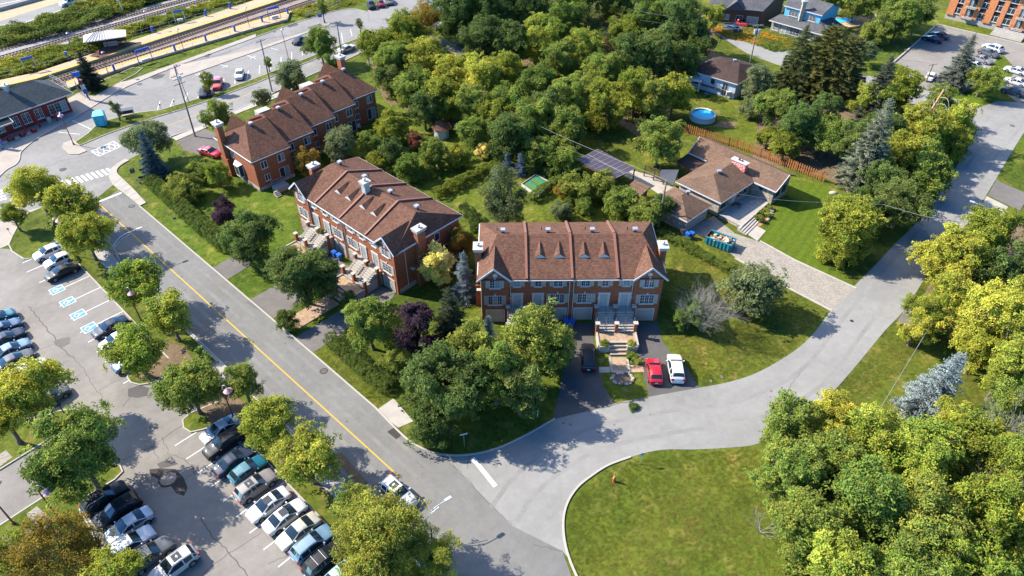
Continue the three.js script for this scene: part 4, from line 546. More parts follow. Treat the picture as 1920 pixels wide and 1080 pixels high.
{ // blue house
  const E = 6, P = [at(1470, 10, E), at(1542, 29, E), at(1578, 12, E), at(1500, -8, E)], t = simpleHouse('house', 'light blue two storey house with grey roof and a stone chimney', P, E, 7.6, { roof: M.shingleSlate, wall: M.blueSiding }, { over: 0.4 }), w = t.userData.walls; delete t.userData.walls;
  for (const s of [0.25, 0.75]) { const [p, ry] = onWall(w, 0, s); windowAt(t, p.x, 4, p.z, 2.2, 1.2, { ry, sashes: 3, grid: 1 }); }
  const u = w[1].clone().sub(w[0]).normalize(), f = V(-u.z, 0, u.x), q = (i, j) => w[0].clone().addScaledVector(u, i).addScaledVector(f, j), len = w[1].distanceTo(w[0]);
  mesh('lower_wall', [block([q(-1.5, 2.4), q(len + 3.5, 2.4), q(len + 3.5, -5), q(-1.5, -5)], 0, 2.6)], M.stone, t);
  const g = new THREE.Group(); g.name = 'lower_roof'; t.add(g); const y0 = 2.7, y1 = 3.6; mesh('roof_slope', [slab([q(-2, 3.2).setY(y0), q(len + 4.2, 3.2).setY(y0), q(len + 2, -0.2).setY(y1 + 0.3), q(-1, -0.2).setY(y1)], 0.18)], M.shingleSlate, g); mesh('roof_slope', [slab([q(len + 4.2, 3.2).setY(y0), q(len + 4.2, -6).setY(y0), q(len, -6).setY(y1 + 0.5), q(len, 0).setY(y1 + 0.9)], 0.18)], M.shingleSlate, g);
  mesh('fascia', [beam(q(-2, 3.25).setY(y0 - 0.1), q(len + 4.2, 3.25).setY(y0 - 0.1), 0.1, 0.2)], M.white, t);
  const ry = Math.atan2(-u.z, u.x); for (const [i, ww] of [[4.4, 3.2], [len - 1, 2.6], [-0.2, 1.4]]) { const p = q(i, 2.42); windowAt(t, p.x, 0.5, p.z, ww, 1.7, { ry, sashes: 4, grid: 1 }); } const dp = q(2, 2.42); doorAt(t, dp.x, 0.1, dp.z, 1.3, 2.2, { ry });
  const c = q(len * 0.5, 0.5); chimneyAt(t, c.x, c.z, 0, 7.8, { w: 0.9, d: 0.7, mat: M.stone });
  const dk = thing('pool_deck', 'tan deck with a small pool behind the fence of the blue house', 'deck', at(1598, 42), 0.35); mesh('deck', [box(11, 0.5, 7, 0, 0, 0)], M.platform, dk); mesh('pool', [box(5, 0.08, 2.4, -1.5, 0.5, -1)], M.water, dk);
}
{ // dark house at the top edge and hidden roof
  const E = 4.2, P = [at(1325, 10, E), at(1432, 20, E), at(1475, 0, E), at(1370, -10, E)], t = simpleHouse('house', 'dark grey roofed house at the top edge behind the red car', P, E, 6.3, { roof: M.shingleSlate, wall: M.brownWood }, { over: 0.4 }), w = t.userData.walls; delete t.userData.walls;
  for (const s of [0.15, 0.35, 0.6]) { const [p, ry] = onWall(w, 0, s); windowAt(t, p.x, 1.2, p.z, 1.5, 1.1, { ry, sashes: 2 }); } const [p, ry] = onWall(w, 0, 0.85); garageAt(t, p.x, 0.05, p.z, 2.6, 2.2, ry);
  const u = w[1].clone().sub(w[0]).normalize(), f = V(-u.z, 0, u.x), c = w[0].clone().lerp(w[1], 0.5); const g2 = [c.clone().addScaledVector(u, -2.4).addScaledVector(f, 1.2), c.clone().addScaledVector(u, 2.4).addScaledVector(f, 1.2), c.clone().setY(0)]; mesh('front_gable', [slab([g2[0].clone().setY(4), c.clone().addScaledVector(f, 1.3).setY(6.2), c.clone().addScaledVector(f, -3).setY(6.3)], 0.1), slab([g2[1].clone().setY(4), c.clone().addScaledVector(f, -3).setY(6.3), c.clone().addScaledVector(f, 1.3).setY(6.2)], 0.1), raw([g2[0].clone().setY(3.9), g2[1].clone().setY(3.9), c.clone().addScaledVector(f, 1.2).setY(6.1)])], M.shingleSlate, t);
  const Q = [at(1135, 58, 4), at(1168, 84, 4), at(1196, 62, 4), at(1165, 36, 4)], t2 = simpleHouse('house', 'house with a tan roof half hidden by trees in the upper wood', Q, 4, 6, { roof: M.shingleTan, wall: M.orangeBrick }, { over: 0.4 }); delete t2.userData.walls; roofVent(t2, Q[0].clone().lerp(Q[2], 0.45).x, 5.7, Q[0].clone().lerp(Q[2], 0.45).z);
}
{ // apartment building
  const A = at(1770, 34), B = at(1905, 66), u = B.clone().sub(A).normalize(), f = V(-u.z, 0, u.x), yaw = Math.atan2(-u.z, u.x), t = thing('apartment_building', 'orange brick apartment building with balconies in the upper right corner', 'apartment building', A, yaw), len = 34, H = 9.2;
  mesh('wall', [box(len, H, 12, len / 2, 0, -6.2)], M.shingleBrown, t); mesh('plinth', [box(len + 0.1, 1.5, 12.1, len / 2, 0, -6.15)], M.concrete, t);
  for (let i = 0; i < 12; i++) mesh('brick_pier', [box(i % 3 ? 1.1 : 1.8, H - 1.3, 0.5, 0.9 + i * 2.9, 1.2, 0)], M.orangeBrick, t);
  const r = new THREE.Group(); r.name = 'roof'; t.add(r); mesh('mansard', [slab([V(-0.6, H - 0.6, 0.9), V(len, H - 0.6, 0.9), V(len, H + 1.8, -1.4), V(-0.6, H + 1.8, -1.4)], 0.2), box(len, 0.3, 11, len / 2, H + 1.4, -6.9)], std([0.17, 0.06, 0.05], 0.9), r);
  for (let i = 0; i < 11; i++) for (const fl of [0, 1, 2]) { const x = 2.35 + i * 2.9, y = 1.9 + fl * 2.6; if (i % 4 === 1 || i % 4 === 2 && i > 7) { if (i % 4 === 1) { const b = new THREE.Group(); b.name = 'balcony'; b.position.set(x, y - 0.5, 0.1); t.add(b); mesh('slab', [box(2.6, 0.18, 1.5, 0, 0, 0.7)], M.concrete, b); mesh('railing', [box(2.6, 0.06, 0.06, 0, 1, 1.4), ...Array.from({ length: 12 }, (_, k) => box(0.04, 0.9, 0.04, -1.25 + k * 0.227, 0.15, 1.4))], M.darkMetal, b); windowAt(b, 0, 0.2, -0.1, 1.8, 1.9, { nosill: 1, sashes: 2 }); } } else windowAt(t, x, y, 0.02, 1.6, 1.25, { sashes: 2 }); }
  const st = thing('retaining_wall', 'long grey concrete kerb wall below the apartment building', 'wall', at(1755, 49)), C = at(1755, 49), D = at(1930, 90), dd = D.clone().sub(C); mesh('wall', [beam(V(0, 0.3, 0), dd.clone().setY(0.3), 0.4, 0.6)], M.concrete, st);
  const w2 = thing('retaining_wall', 'concrete edging along the left side of the apartment car park', 'wall', at(1755, 49)); mesh('wall', [beam(V(-0.3, 0.15, 0.2), at(1676, 117).sub(C).setY(0.15), 0.35, 0.3)], M.concrete, w2);
  const sp = thing('entrance_steps', 'pale concrete steps climbing to the apartment entrance', 'steps', at(1885, 72), yaw); for (let i = 0; i < 6; i++) mesh('step', [box(7, 0.2 + 0.2 * i, 0.5, 0, 0, -i * 0.5)], M.concrete, sp);
}
// ---------------------------------------------------------------- cars
const carPaint = {}; const paintOf = (c, k) => carPaint[k] ??= new THREE.MeshPhysicalMaterial({ color: new THREE.Color().setRGB(...c), roughness: ['black', 'navy', 'grey', 'maroon'].includes(k) ? 0.5 : 0.35, specularIntensity: ['black', 'navy', 'grey', 'maroon'].includes(k) ? 0.35 : 1, metalness: 0, clearcoat: ['black', 'navy', 'grey', 'maroon'].includes(k) ? 0.3 : 0.7, clearcoatRoughness: 0.05 });
const PAINT = { white: [0.5, 0.5, 0.49], silver: [0.36, 0.36, 0.35], black: [0.012, 0.012, 0.014], navy: [0.02, 0.03, 0.05], grey: [0.08, 0.085, 0.09], taupe: [0.2, 0.18, 0.16], teal: [0.008, 0.1, 0.13], blue: [0.03, 0.07, 0.13], skyblue: [0.11, 0.19, 0.25], red: [0.4, 0.008, 0.014], cream: [0.38, 0.36, 0.28], paleblue: [0.4, 0.43, 0.44], maroon: [0.16, 0.01, 0.02], green: [0.25, 0.4, 0.36] };
const PROFILE = {                                                            // x from tail to nose, height of the upper outline; belt line; roof from .. to
  sedan: { L: 4.7, W: 1.82, belt: 0.94, top: [[-2.35, 0.62], [-2.3, 0.86], [-2.15, 0.98], [-1.6, 1.03], [-0.8, 1.38], [-0.3, 1.45], [0.25, 1.43], [1.15, 1.0], [1.7, 0.93], [2.1, 0.83], [2.28, 0.7], [2.35, 0.5]], rear: [-1.6, -0.8], front: [0.25, 1.15] },
  suv: { L: 4.65, W: 1.88, belt: 1.05, top: [[-2.32, 0.62], [-2.3, 0.95], [-2.2, 1.1], [-2.12, 1.16], [-1.75, 1.6], [-0.6, 1.69], [0.2, 1.66], [1.0, 1.14], [1.6, 1.07], [2.05, 0.96], [2.25, 0.8], [2.32, 0.55]], rear: [-2.12, -1.75], front: [0.2, 1.0] },
  hatch: { L: 4.2, W: 1.78, belt: 0.97, top: [[-2.1, 0.6], [-2.08, 0.88], [-1.98, 1.0], [-1.9, 1.04], [-1.4, 1.42], [-0.5, 1.52], [0.15, 1.49], [1.0, 1.05], [1.5, 0.98], [1.85, 0.88], [2.03, 0.73], [2.1, 0.5]], rear: [-1.9, -1.4], front: [0.15, 1.0] },
  pickup: { L: 5.4, W: 1.95, belt: 1.12, top: [[-2.7, 0.7], [-2.68, 1.05], [-2.6, 1.12], [-1.1, 1.12], [-0.85, 1.75], [-0.2, 1.82], [0.5, 1.78], [1.2, 1.2], [1.9, 1.14], [2.4, 1.05], [2.65, 0.85], [2.7, 0.55]], rear: [-1.1, -0.85], front: [0.5, 1.2] },
};
function carParts(type) {
  return geoCache['car' + type] ??= (() => {
    const P = PROFILE[type], lerpTop = (x) => { const t = P.top; for (let i = 0; i < t.length - 1; i++) if (x <= t[i + 1][0]) { const f = (x - t[i][0]) / (t[i + 1][0] - t[i][0]); return t[i][1] + (t[i + 1][1] - t[i][1]) * f; } return t[t.length - 1][1]; };
    const bp = (P.rear[1] + P.front[0]) / 2, xs = [...new Set([...P.top.map((p) => p[0]), P.rear[0] + 0.06, P.rear[1] - 0.03, P.front[0] + 0.03, P.front[1] - 0.06, bp - 0.06, bp + 0.06, P.rear[1] + 0.12, P.front[0] - 0.25, 0.65, -1.2].map((v) => Math.round(v * 100) / 100))].filter((x) => x >= -P.L / 2 && x <= P.L / 2).sort((a, b) => a - b);
    const rows = xs.map((x) => {
      const e = Math.abs(x) / (P.L / 2), w = P.W / 2 * (1 - 0.16 * e ** 5 - 0.02 * e), top = lerpTop(x), b = Math.min(P.belt, top - 0.06), k = Math.max(0, top - b - 0.1), wr = w * (0.95 - 0.34 * k), lo = 0.2 + 0.12 * e ** 6;
      return [[w * 0.9, lo], [w * 0.985, lo + 0.12], [w, Math.max(lo + 0.2, b * 0.72)], [w * 0.975, b], [wr, Math.max(b + 0.03, top - 0.05 - 0.06 * k)], [wr * 0.9, top - 0.012], [wr * 0.5, top + 0.02], [0, top + 0.03]].map(([z, y]) => V(x, y, z));
    });
    const out = { body: [], windscreen: [], rear_window: [], side_left: [], side_right: [] };
    for (let i = 0; i < xs.length - 1; i++) for (let v = 0; v < 7; v++) for (const s of [1, -1]) {
      const x0 = xs[i], x1 = xs[i + 1], cab = x0 >= P.rear[0] + 0.05 && x1 <= P.front[1] - 0.05, inF = x0 >= P.front[0] && x1 <= P.front[1] - 0.02, inR = x0 >= P.rear[0] + 0.02 && x1 <= P.rear[1], pillar = Math.abs((x0 + x1) / 2 - bp) < 0.07 || (x0 >= P.rear[1] - 0.04 && x1 <= P.rear[1] + 0.13 && type !== 'sedan');
      let key = 'body'; if (v >= 5 && inF) key = 'windscreen'; else if (v >= 5 && inR) key = 'rear_window'; else if (v === 3 && cab && !pillar) key = s > 0 ? 'side_left' : 'side_right';
      const f = (p) => V(p.x, p.y, p.z * s), a = f(rows[i][v]), b = f(rows[i + 1][v]), c = f(rows[i + 1][v + 1]), d = f(rows[i][v + 1]);
      if (s > 0) out[key].push(a, b, c, a, c, d); else out[key].push(a, c, b, a, d, c);
    }
    for (const i of [0, xs.length - 1]) { const r = rows[i], m = (p) => V(p.x, p.y, -p.z), c = V(r[0].x, 0.45, 0), ring = [...r, ...r.slice(0, 7).reverse().map(m)]; ring.push(ring[0]); for (let k = 0; k < ring.length - 1; k++) out.body.push(...(i ? [c, ring[k], ring[k + 1]] : [c, ring[k + 1], ring[k]])); }
    const g = {}; for (const k in out) { const soft = toCreasedNormals(mergeVertices(raw(out[k]), 0.002), k === 'body' ? 0.6 : 0.9); g[k] = done(soft); }
    g.underside = done(box(P.L * 0.9, 0.1, P.W * 0.86, 0, 0.16, 0)); const r = type === 'sedan' || type === 'hatch' ? 0.32 : 0.36, wb = P.L * 0.3;
    g.wheel = done([new THREE.CylinderGeometry(r, r, 0.22, 20).rotateX(Math.PI / 2)]); g.rim = done([new THREE.CylinderGeometry(r * 0.62, r * 0.66, 0.235, 12).rotateX(Math.PI / 2), ...[0, 1, 2, 3, 4].map((i) => box(r * 1.1, 0.05, 0.245, 0, -0.025, 0).rotateZ(i * 0.628))]); g.arch = done(new THREE.CylinderGeometry(r + 0.07, r + 0.07, 0.2, 20).rotateX(Math.PI / 2));
    g.head = done(box(0.3, 0.13, 0.36)); g.tail = done(box(0.16, type === 'suv' ? 0.3 : 0.16, 0.34)); g.mirror = done([box(0.14, 0.14, 0.2), box(0.08, 0.05, 0.2, 0, 0.03, -0.05)]); g.plate = done(box(0.03, 0.13, 0.34)); g.railg = done(bar(V(-1.35, 0, 0), V(0.35, 0, 0), 0.025)); g.sunroof = done(box(0.8, 0.03, 0.9)); g.handle = done(box(0.18, 0.03, 0.03));
    g.grille = done(box(0.05, 0.18, 0.9)); g.roofTop = lerpTop(-0.3); g.roofY = lerpTop; g.r = r; g.wb = wb; return g;
  })();
}
const CARGLASS = std([0.012, 0.02, 0.024], 0.03, { metalness: 0.05 }), TYRE = std([0.018, 0.018, 0.018], 0.85), RIM = std([0.32, 0.32, 0.33], 0.35, { metalness: 0.7 }), LAMP = std([0.7, 0.72, 0.74], 0.15), TAILRED = std([0.3, 0.008, 0.01], 0.25), PLATE = std([0.6, 0.62, 0.68], 0.5);
// centre in the photograph, nose direction by a second point (both on the level of the car's waist)
function car(type, paint, cx, cy, nose, label, group, o = {}) {
  const G = carParts(type), P = PROFILE[type], pos = at(cx, cy, o.h ?? 0.75).setY(0.02), d = nose.isVector3 ? nose : at(nose[0], nose[1], 0.75).setY(0).sub(at(cx, cy, 0.75).setY(0)), t = thing('car', label, type === 'pickup' ? 'pickup truck' : 'car', pos, Math.atan2(-d.z, d.x), group), m = paintOf(PAINT[paint], paint);
  const add = (name, g, mat, x = 0, y = 0, z = 0, p = t) => { const e = new THREE.Mesh(g, mat); e.name = name; e.position.set(x, y, z); e.castShadow = e.receiveShadow = true; p.add(e); return e; };
  add('body', G.body, m); add('underside', G.underside, M.black); add('windscreen', G.windscreen, CARGLASS); add('rear_window', G.rear_window, CARGLASS); add('side_windows', G.side_left, CARGLASS); add('side_windows', G.side_right, CARGLASS);
  for (const x of [-G.wb, G.wb]) for (const s of [-1, 1]) { add('wheel_arch', G.arch, M.black, x, G.r, s * (P.W / 2 - 0.085)); const w = add('wheel', G.wheel, TYRE, x, G.r, s * (P.W / 2 - 0.09)); add('rim', G.rim, RIM, 0, 0, 0, w); }
  const nx = P.L / 2 - 0.2, hy = P.belt * 0.62; for (const s of [-1, 1]) { add('headlight', G.head, LAMP, nx - 0.05, hy, s * (P.W / 2 - 0.33)).rotation.y = s * 0.25; add('taillight', G.tail, TAILRED, -P.L / 2 + 0.09, P.belt * 0.72, s * (P.W / 2 - 0.25)); add('mirror', G.mirror, m, P.front[1] - 0.25, P.belt + 0.02, s * (P.W / 2 + 0.1)); }
  add('number_plate', G.plate, PLATE, -P.L / 2 + 0.005, P.belt * 0.58, 0); add('grille', G.grille, M.black, P.L / 2 - 0.03, P.belt * 0.42, 0);
  if (type === 'suv' && o.rails !== 0) for (const s of [-1, 1]) add('roof_rail', G.railg, o.rails === 2 ? M.white : M.darkMetal, -0.25, 1.72, s * 0.62);
  if (o.sunroof) add('sunroof', G.sunroof, CARGLASS, (P.rear[1] + P.front[0]) / 2 + 0.25, G.roofTop + 0.005, 0); if (o.bars) for (const x of [-1, -0.1]) add('roof_bar', cached('rb', () => bar(V(0, 0, -0.66), V(0, 0, 0.66), 0.03)), M.white, x, 1.78, 0);
  if (type === 'pickup') add('bed_cover', cached('bed', () => box(1.45, 0.04, 1.6)), M.black, -1.85, 1.15, 0);
  return t;
}
const OUT = RN.clone(), IN = RN.clone().negate(), row1 = 'cars along the lower verge of the car park', row2 = 'cars along the lower left island';
car('sedan', 'silver', 413, 804, OUT, 'silver saloon at the top of the lower row, nearest the rounded turf tip', row1); car('suv', 'black', 419, 831, OUT, 'black car second from the top of the lower row with a bright reflecting windscreen', row1, { rails: 0 }); car('sedan', 'navy', 438, 863, IN, 'dark navy saloon third from the top of the lower row', row1); car('hatch', 'teal', 465, 880, IN, 'teal hatchback in the lower row', row1); car('suv', 'taupe', 479, 910, IN, 'grey brown estate with roof rails in the lower row, beside the teal car', row1, { sunroof: 1 });
car('sedan', 'white', 503, 945, OUT, 'white saloon nose out, the upper of two white ones side by side', row1, { sunroof: 1 }); car('sedan', 'white', 534, 967, IN, 'white saloon nose to the verge, the lower of two white ones side by side', row1, { sunroof: 1 }); car('sedan', 'cream', 559, 995, OUT, 'beige saloon next to the two white saloons', row1); car('suv', 'skyblue', 586, 1019, IN, 'light blue estate below the beige saloon', row1); car('suv', 'black', 609, 1048, IN, 'black car with two white roof bars at the bottom of the lower row', row1, { bars: 1 }); car('sedan', 'green', 638, 1078, IN, 'pale green car cut off at the bottom edge under the feathery tree', row1);
car('suv', 'black', 196, 933, IN, 'black car with silver roof rails under the biggest maple', row2, { rails: 2 }); car('suv', 'black', 220, 957, OUT, 'black glass roofed car second in the lower left group', row2, { rails: 0, sunroof: 1 }); car('sedan', 'paleblue', 242, 983, OUT, 'white blue fastback third in the lower left group', row2); car('suv', 'white', 246, 1020, IN, 'cream white estate with fallen leaves on its roof', row2, { rails: 0 }); car('suv', 'grey', 281, 1040, IN, 'dark grey car between two white cars at the lower left', row2, { rails: 2 }); car('suv', 'silver', 326, 1060, OUT, 'silver white car with two dark roof panes at the bottom edge', row2, { sunroof: 1, rails: 2 });
const row3 = 'cars cut by the left edge'; car('hatch', 'teal', -2, 596, IN, 'teal car highest in the group at the left edge', row3); car('sedan', 'blue', 4, 615, IN, 'blue car second in the group at the left edge', row3); car('sedan', 'navy', 10, 634, IN, 'dark car third in the group at the left edge', row3); car('sedan', 'skyblue', 20, 655, IN, 'light blue saloon at the left edge with a pale bonnet', row3); car('sedan', 'grey', 26, 675, IN, 'dark grey saloon lowest in the open group at the left edge', row3); car('sedan', 'silver', 52, 692, IN, 'silver car peeping out above the large yellow maple', row3); car('hatch', 'grey', 95, 742, IN, 'dark car almost hidden behind the large yellow maple', row3);
const row4 = 'cars at the upper end of the car park'; car('hatch', 'white', 90, 472, OUT, 'white hatchback at the top end of the car park', row4); car('hatch', 'white', 110, 487, OUT, 'white hatchback between the black car and another white one at the top end', row4); car('sedan', 'black', 116, 508, OUT, 'black saloon at the top end of the car park beside two white cars', row4);
car('sedan', 'navy', 206, 612, OUT, 'dark blue saloon right below the last wheelchair bay', row4); car('hatch', 'white', 217, 638, OUT, 'white car mostly hidden by the maple beside the dark blue saloon', row4); car('hatch', 'blue', 242, 676, OUT, 'blue car hidden under the maple near the rounded turf end', row4);
car('suv', 'black', 1103, 668, [1102, 630], 'black car on the left drive of the lower townhouses', 'cars on the townhouse drives'); car('hatch', 'red', 1227, 694, [1220, 655], 'bright red hatchback on the right drive', 'cars on the townhouse drives'); car('suv', 'white', 1267, 689, [1260, 650], 'white car beside the red hatchback on the right drive', 'cars on the townhouse drives', { rails: 0 });
car('sedan', 'red', 393, 284, [415, 291], 'red saloon on the drive at the gable of the upper townhouses'); car('suv', 'white', 746, 924, RD, 'white car parked on the street beside the verge maple', null, { sunroof: 1 }); car('suv', 'white', 790, 1038, RD, 'white car on the street mostly hidden by the feathery tree', null);
const st = 'cars at the station street'; car('hatch', 'white', 449, 139, [446, 152], 'small white car in the station bays', st); car('suv', 'red', 408, 157, [404, 172], 'red car in the station bays', st, { rails: 0 }); car('sedan', 'navy', 382, 171, [378, 184], 'dark car behind the small tree in the station bays', st); car('sedan', 'navy', 562, 74, [572, 68], 'dark blue car left of the green street tree', st); car('sedan', 'silver', 650, 90, [665, 84], 'silver grey car half hidden on the street at the edge of the wood', st);
const far = 'cars parked at the top edge'; car('suv', 'black', 696, 9, [700, 20], 'black car, first in the row at the top edge', far); car('hatch', 'maroon', 714, 6, [718, 17], 'dark red car, second in the row at the top edge', far); car('sedan', 'grey', 730, 1, [734, 12], 'grey car, third in the row at the top edge', far); car('sedan', 'navy', 797, 11, [788, 6], 'dark blue car behind the bronze tree at the top edge', far); car('sedan', 'blue', 812, 1, [803, -4], 'blue car at the top edge above the bronze tree', far);
const ap = 'cars at the apartment building'; car('sedan', 'navy', 1749, 72, [1735, 68], 'dark blue saloon alone at the left of the apartment car park', ap); car('sedan', 'grey', 1762, 65, [1748, 61], 'dark grey saloon behind the dark blue one at the apartments', ap); car('suv', 'white', 1862, 89, [1848, 84], 'white estate at the top of the apartment row', ap); car('sedan', 'grey', 1854, 98, [1868, 103], 'dark grey saloon second in the apartment row', ap); car('sedan', 'taupe', 1842, 110, [1856, 115], 'grey brown saloon third in the apartment row', ap); car('sedan', 'white', 1829, 122, [1843, 127], 'white saloon fourth in the apartment row', ap); car('sedan', 'paleblue', 1820, 132, [1834, 137], 'pale blue saloon lowest in the apartment row', ap); car('sedan', 'white', 1905, 131, [1891, 127], 'white car with green marks at the right edge', ap); car('sedan', 'white', 1905, 152, [1891, 148], 'long white saloon at the right edge by the globe tree', ap); car('suv', 'grey', 1900, 170, [1886, 166], 'dark car at the right edge below the long white saloon', ap); car('hatch', 'white', 1746, 142, [1752, 134], 'white car glimpsed beside the dark spruce', ap);
const bl = 'cars before the dark house'; car('hatch', 'red', 1390, 42, [1402, 46], 'red car on the drive of the dark roofed house', bl); car('hatch', 'blue', 1372, 52, [1360, 48], 'blue car at the roadside below the red one', bl); car('hatch', 'silver', 1408, 31, [1420, 35], 'silver car behind the red one', bl);
car('pickup', 'white', 131, 4, [116, 8], 'white truck on the highway in the top left corner');
// ---------------------------------------------------------------- trees, shrubs, hedges
const leafMats = {};
function leafMat(c, key, rough = 1, tr = 0.42) { return leafMats[key] ??= new THREE.MeshPhysicalMaterial({ color: new THREE.Color().setRGB(...c), roughness: rough, transmission: tr, thickness: 0, vertexColors: true, side: THREE.DoubleSide, specularIntensity: 0.15 }); }
function sprayGeo(seed, n, spread, len, wid) {                               // a twig end with its leaves
  const r = rngOf(seed), pos = [], col = [], a = V(), q = new THREE.Quaternion(), e = new THREE.Euler();
  for (let i = 0; i < n; i++) {
    const th = rr(0, 6.283, r), rad = spread * Math.sqrt(r()), L = len * rr(0.7, 1.25, r), W = wid * rr(0.75, 1.2, r);
    q.setFromEuler(e.set(rr(-0.75, 0.75, r), th + rr(-0.8, 0.8, r), rr(-0.75, 0.75, r)));
    const c = V(Math.cos(th) * rad, rr(-0.28, 0.28, r) * spread - rad * 0.25, Math.sin(th) * rad), P = (x, y, z) => a.set(x, y, z).applyQuaternion(q).add(c).clone();
    const v = [P(-L / 2, 0, 0), P(0, -0.02, W / 2), P(L / 2, 0, 0), P(0, -0.02, -W / 2), P(0, 0.035, 0)], k = rr(0.6, 1.45, r), t = [1 + rr(-0.22, 0.34, r), 1, 1 + rr(-0.2, 0.2, r)];
    for (const j of [0, 1, 4, 1, 2, 4, 2, 3, 4, 3, 0, 4]) { pos.push(v[j].x, v[j].y, v[j].z); col.push(k * t[0], k, k * t[2]); }
  }
  const g = new THREE.BufferGeometry(); g.setAttribute('position', new THREE.Float32BufferAttribute(pos, 3)); g.setAttribute('color', new THREE.Float32BufferAttribute(col, 3)); g.computeVertexNormals(); return g;
}
const SPRAYS = { broad: [1, 2, 3].map((s) => sprayGeo(s * 31, 32, 0.64, 0.32, 0.17)), fine: [4, 5].map((s) => sprayGeo(s * 31, 48, 0.62, 0.24, 0.085)), small: [6, 7].map((s) => sprayGeo(s * 31, 30, 0.34, 0.17, 0.1)) };
function boughGeo(seed) {                                                    // conifer bough, 1 m long along x
  const r = rngOf(seed), pos = [], col = [];
  const T = (a, b, c, k) => { for (const p of [a, b, c]) { pos.push(p.x, p.y, p.z); col.push(k, k, k); } };
  const spine = (t) => V(t, -0.22 * t * t + 0.06 * t ** 4, 0);
  for (let i = 0; i < 20; i++) for (const s of [-1, 1]) {
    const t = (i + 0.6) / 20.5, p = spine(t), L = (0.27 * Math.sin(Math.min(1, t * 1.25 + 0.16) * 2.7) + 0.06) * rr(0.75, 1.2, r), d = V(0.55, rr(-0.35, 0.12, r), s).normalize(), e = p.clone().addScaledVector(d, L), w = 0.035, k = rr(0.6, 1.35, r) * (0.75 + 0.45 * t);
    const u = V(w, 0.03, 0), m = p.clone().lerp(e, 0.55);
    T(p.clone().sub(u), m.clone().add(u), e, k); T(p.clone().add(V(0, 0.05, 0)), m.clone().sub(u).add(V(0, 0.05, 0)), e, k * 0.9);
    T(m.clone().add(V(-0.07, 0.05, 0)), m.clone().add(V(0.08, 0, 0.02)), m.clone().add(V(0.04, 0.1, s * 0.05)), k);
  }
  const tip = spine(1.02); T(spine(0.75).add(V(0, 0, 0.06)), spine(0.75).add(V(0, 0, -0.06)), tip, 1.1);
  const g = new THREE.BufferGeometry(); g.setAttribute('position', new THREE.Float32BufferAttribute(pos, 3)); g.setAttribute('color', new THREE.Float32BufferAttribute(col, 3)); g.computeVertexNormals(); return g;
}
const BOUGHS = [boughGeo(5), boughGeo(6), boughGeo(7)];
const KIND = {                                                               // leaf colour, second colour, spray, how open the crown is
  maple: { c: [0.155, 0.225, 0.027], d: [0.32, 0.33, 0.042], open: 1.2 },
  lime: { c: [0.21, 0.25, 0.028], d: [0.38, 0.36, 0.045], open: 1.15 },
  leaf: { c: [0.11, 0.17, 0.027], d: [0.23, 0.255, 0.038], open: 0.9 },
  sage: { c: [0.0732, 0.11, 0.0366], d: [0.134, 0.171, 0.0549], s: 'fine', open: 0.9 },
  dark: { c: [0.068, 0.115, 0.024], d: [0.13, 0.165, 0.034], open: 0.85 },
  grey: { c: [0.104, 0.14, 0.0512], d: [0.171, 0.201, 0.0793], open: 0.95 },
  willow: { c: [0.183, 0.213, 0.0268], d: [0.293, 0.305, 0.0427], s: 'fine', open: 1 },
  olive: { c: [0.134, 0.177, 0.0195], d: [0.268, 0.268, 0.0268], open: 0.9 },
  brown: { c: [0.207, 0.165, 0.0244], d: [0.305, 0.207, 0.0305], s: 'fine', open: 1.3 },
  purple: { c: [0.0439, 0.0244, 0.0342], d: [0.104, 0.061, 0.0793], s: 'broad', open: 0.8 },
  cream: { c: [0.549, 0.525, 0.11], d: [0.671, 0.634, 0.244], open: 0.8 },
  redbush: { c: [0.244, 0.061, 0.0488], d: [0.146, 0.146, 0.0366], open: 0.9 },
  turf: { c: [0.12, 0.148, 0.016], d: [0.2, 0.185, 0.036], open: 1 },
  flower: { c: [0.195, 0.195, 0.0244], d: [0.61, 0.244, 0.0183], open: 0.8 },
};
function scatter(list, geos, mat, parent, name) {                            // list of [matrix, colour]
  const out = []; geos.forEach((g, k) => {
    const mine = list.filter((_, i) => i % geos.length === k); if (!mine.length) return;
    const im = new THREE.InstancedMesh(g, mat, mine.length); mine.forEach(([m, c], i) => { im.setMatrixAt(i, m); im.setColorAt(i, c); });
    im.name = name; if (parent !== scene) im.userData.kind = 'stuff'; im.castShadow = im.receiveShadow = true; parent.add(im); out.push(im);
  }); return out;
}
let leafBudget = 0;
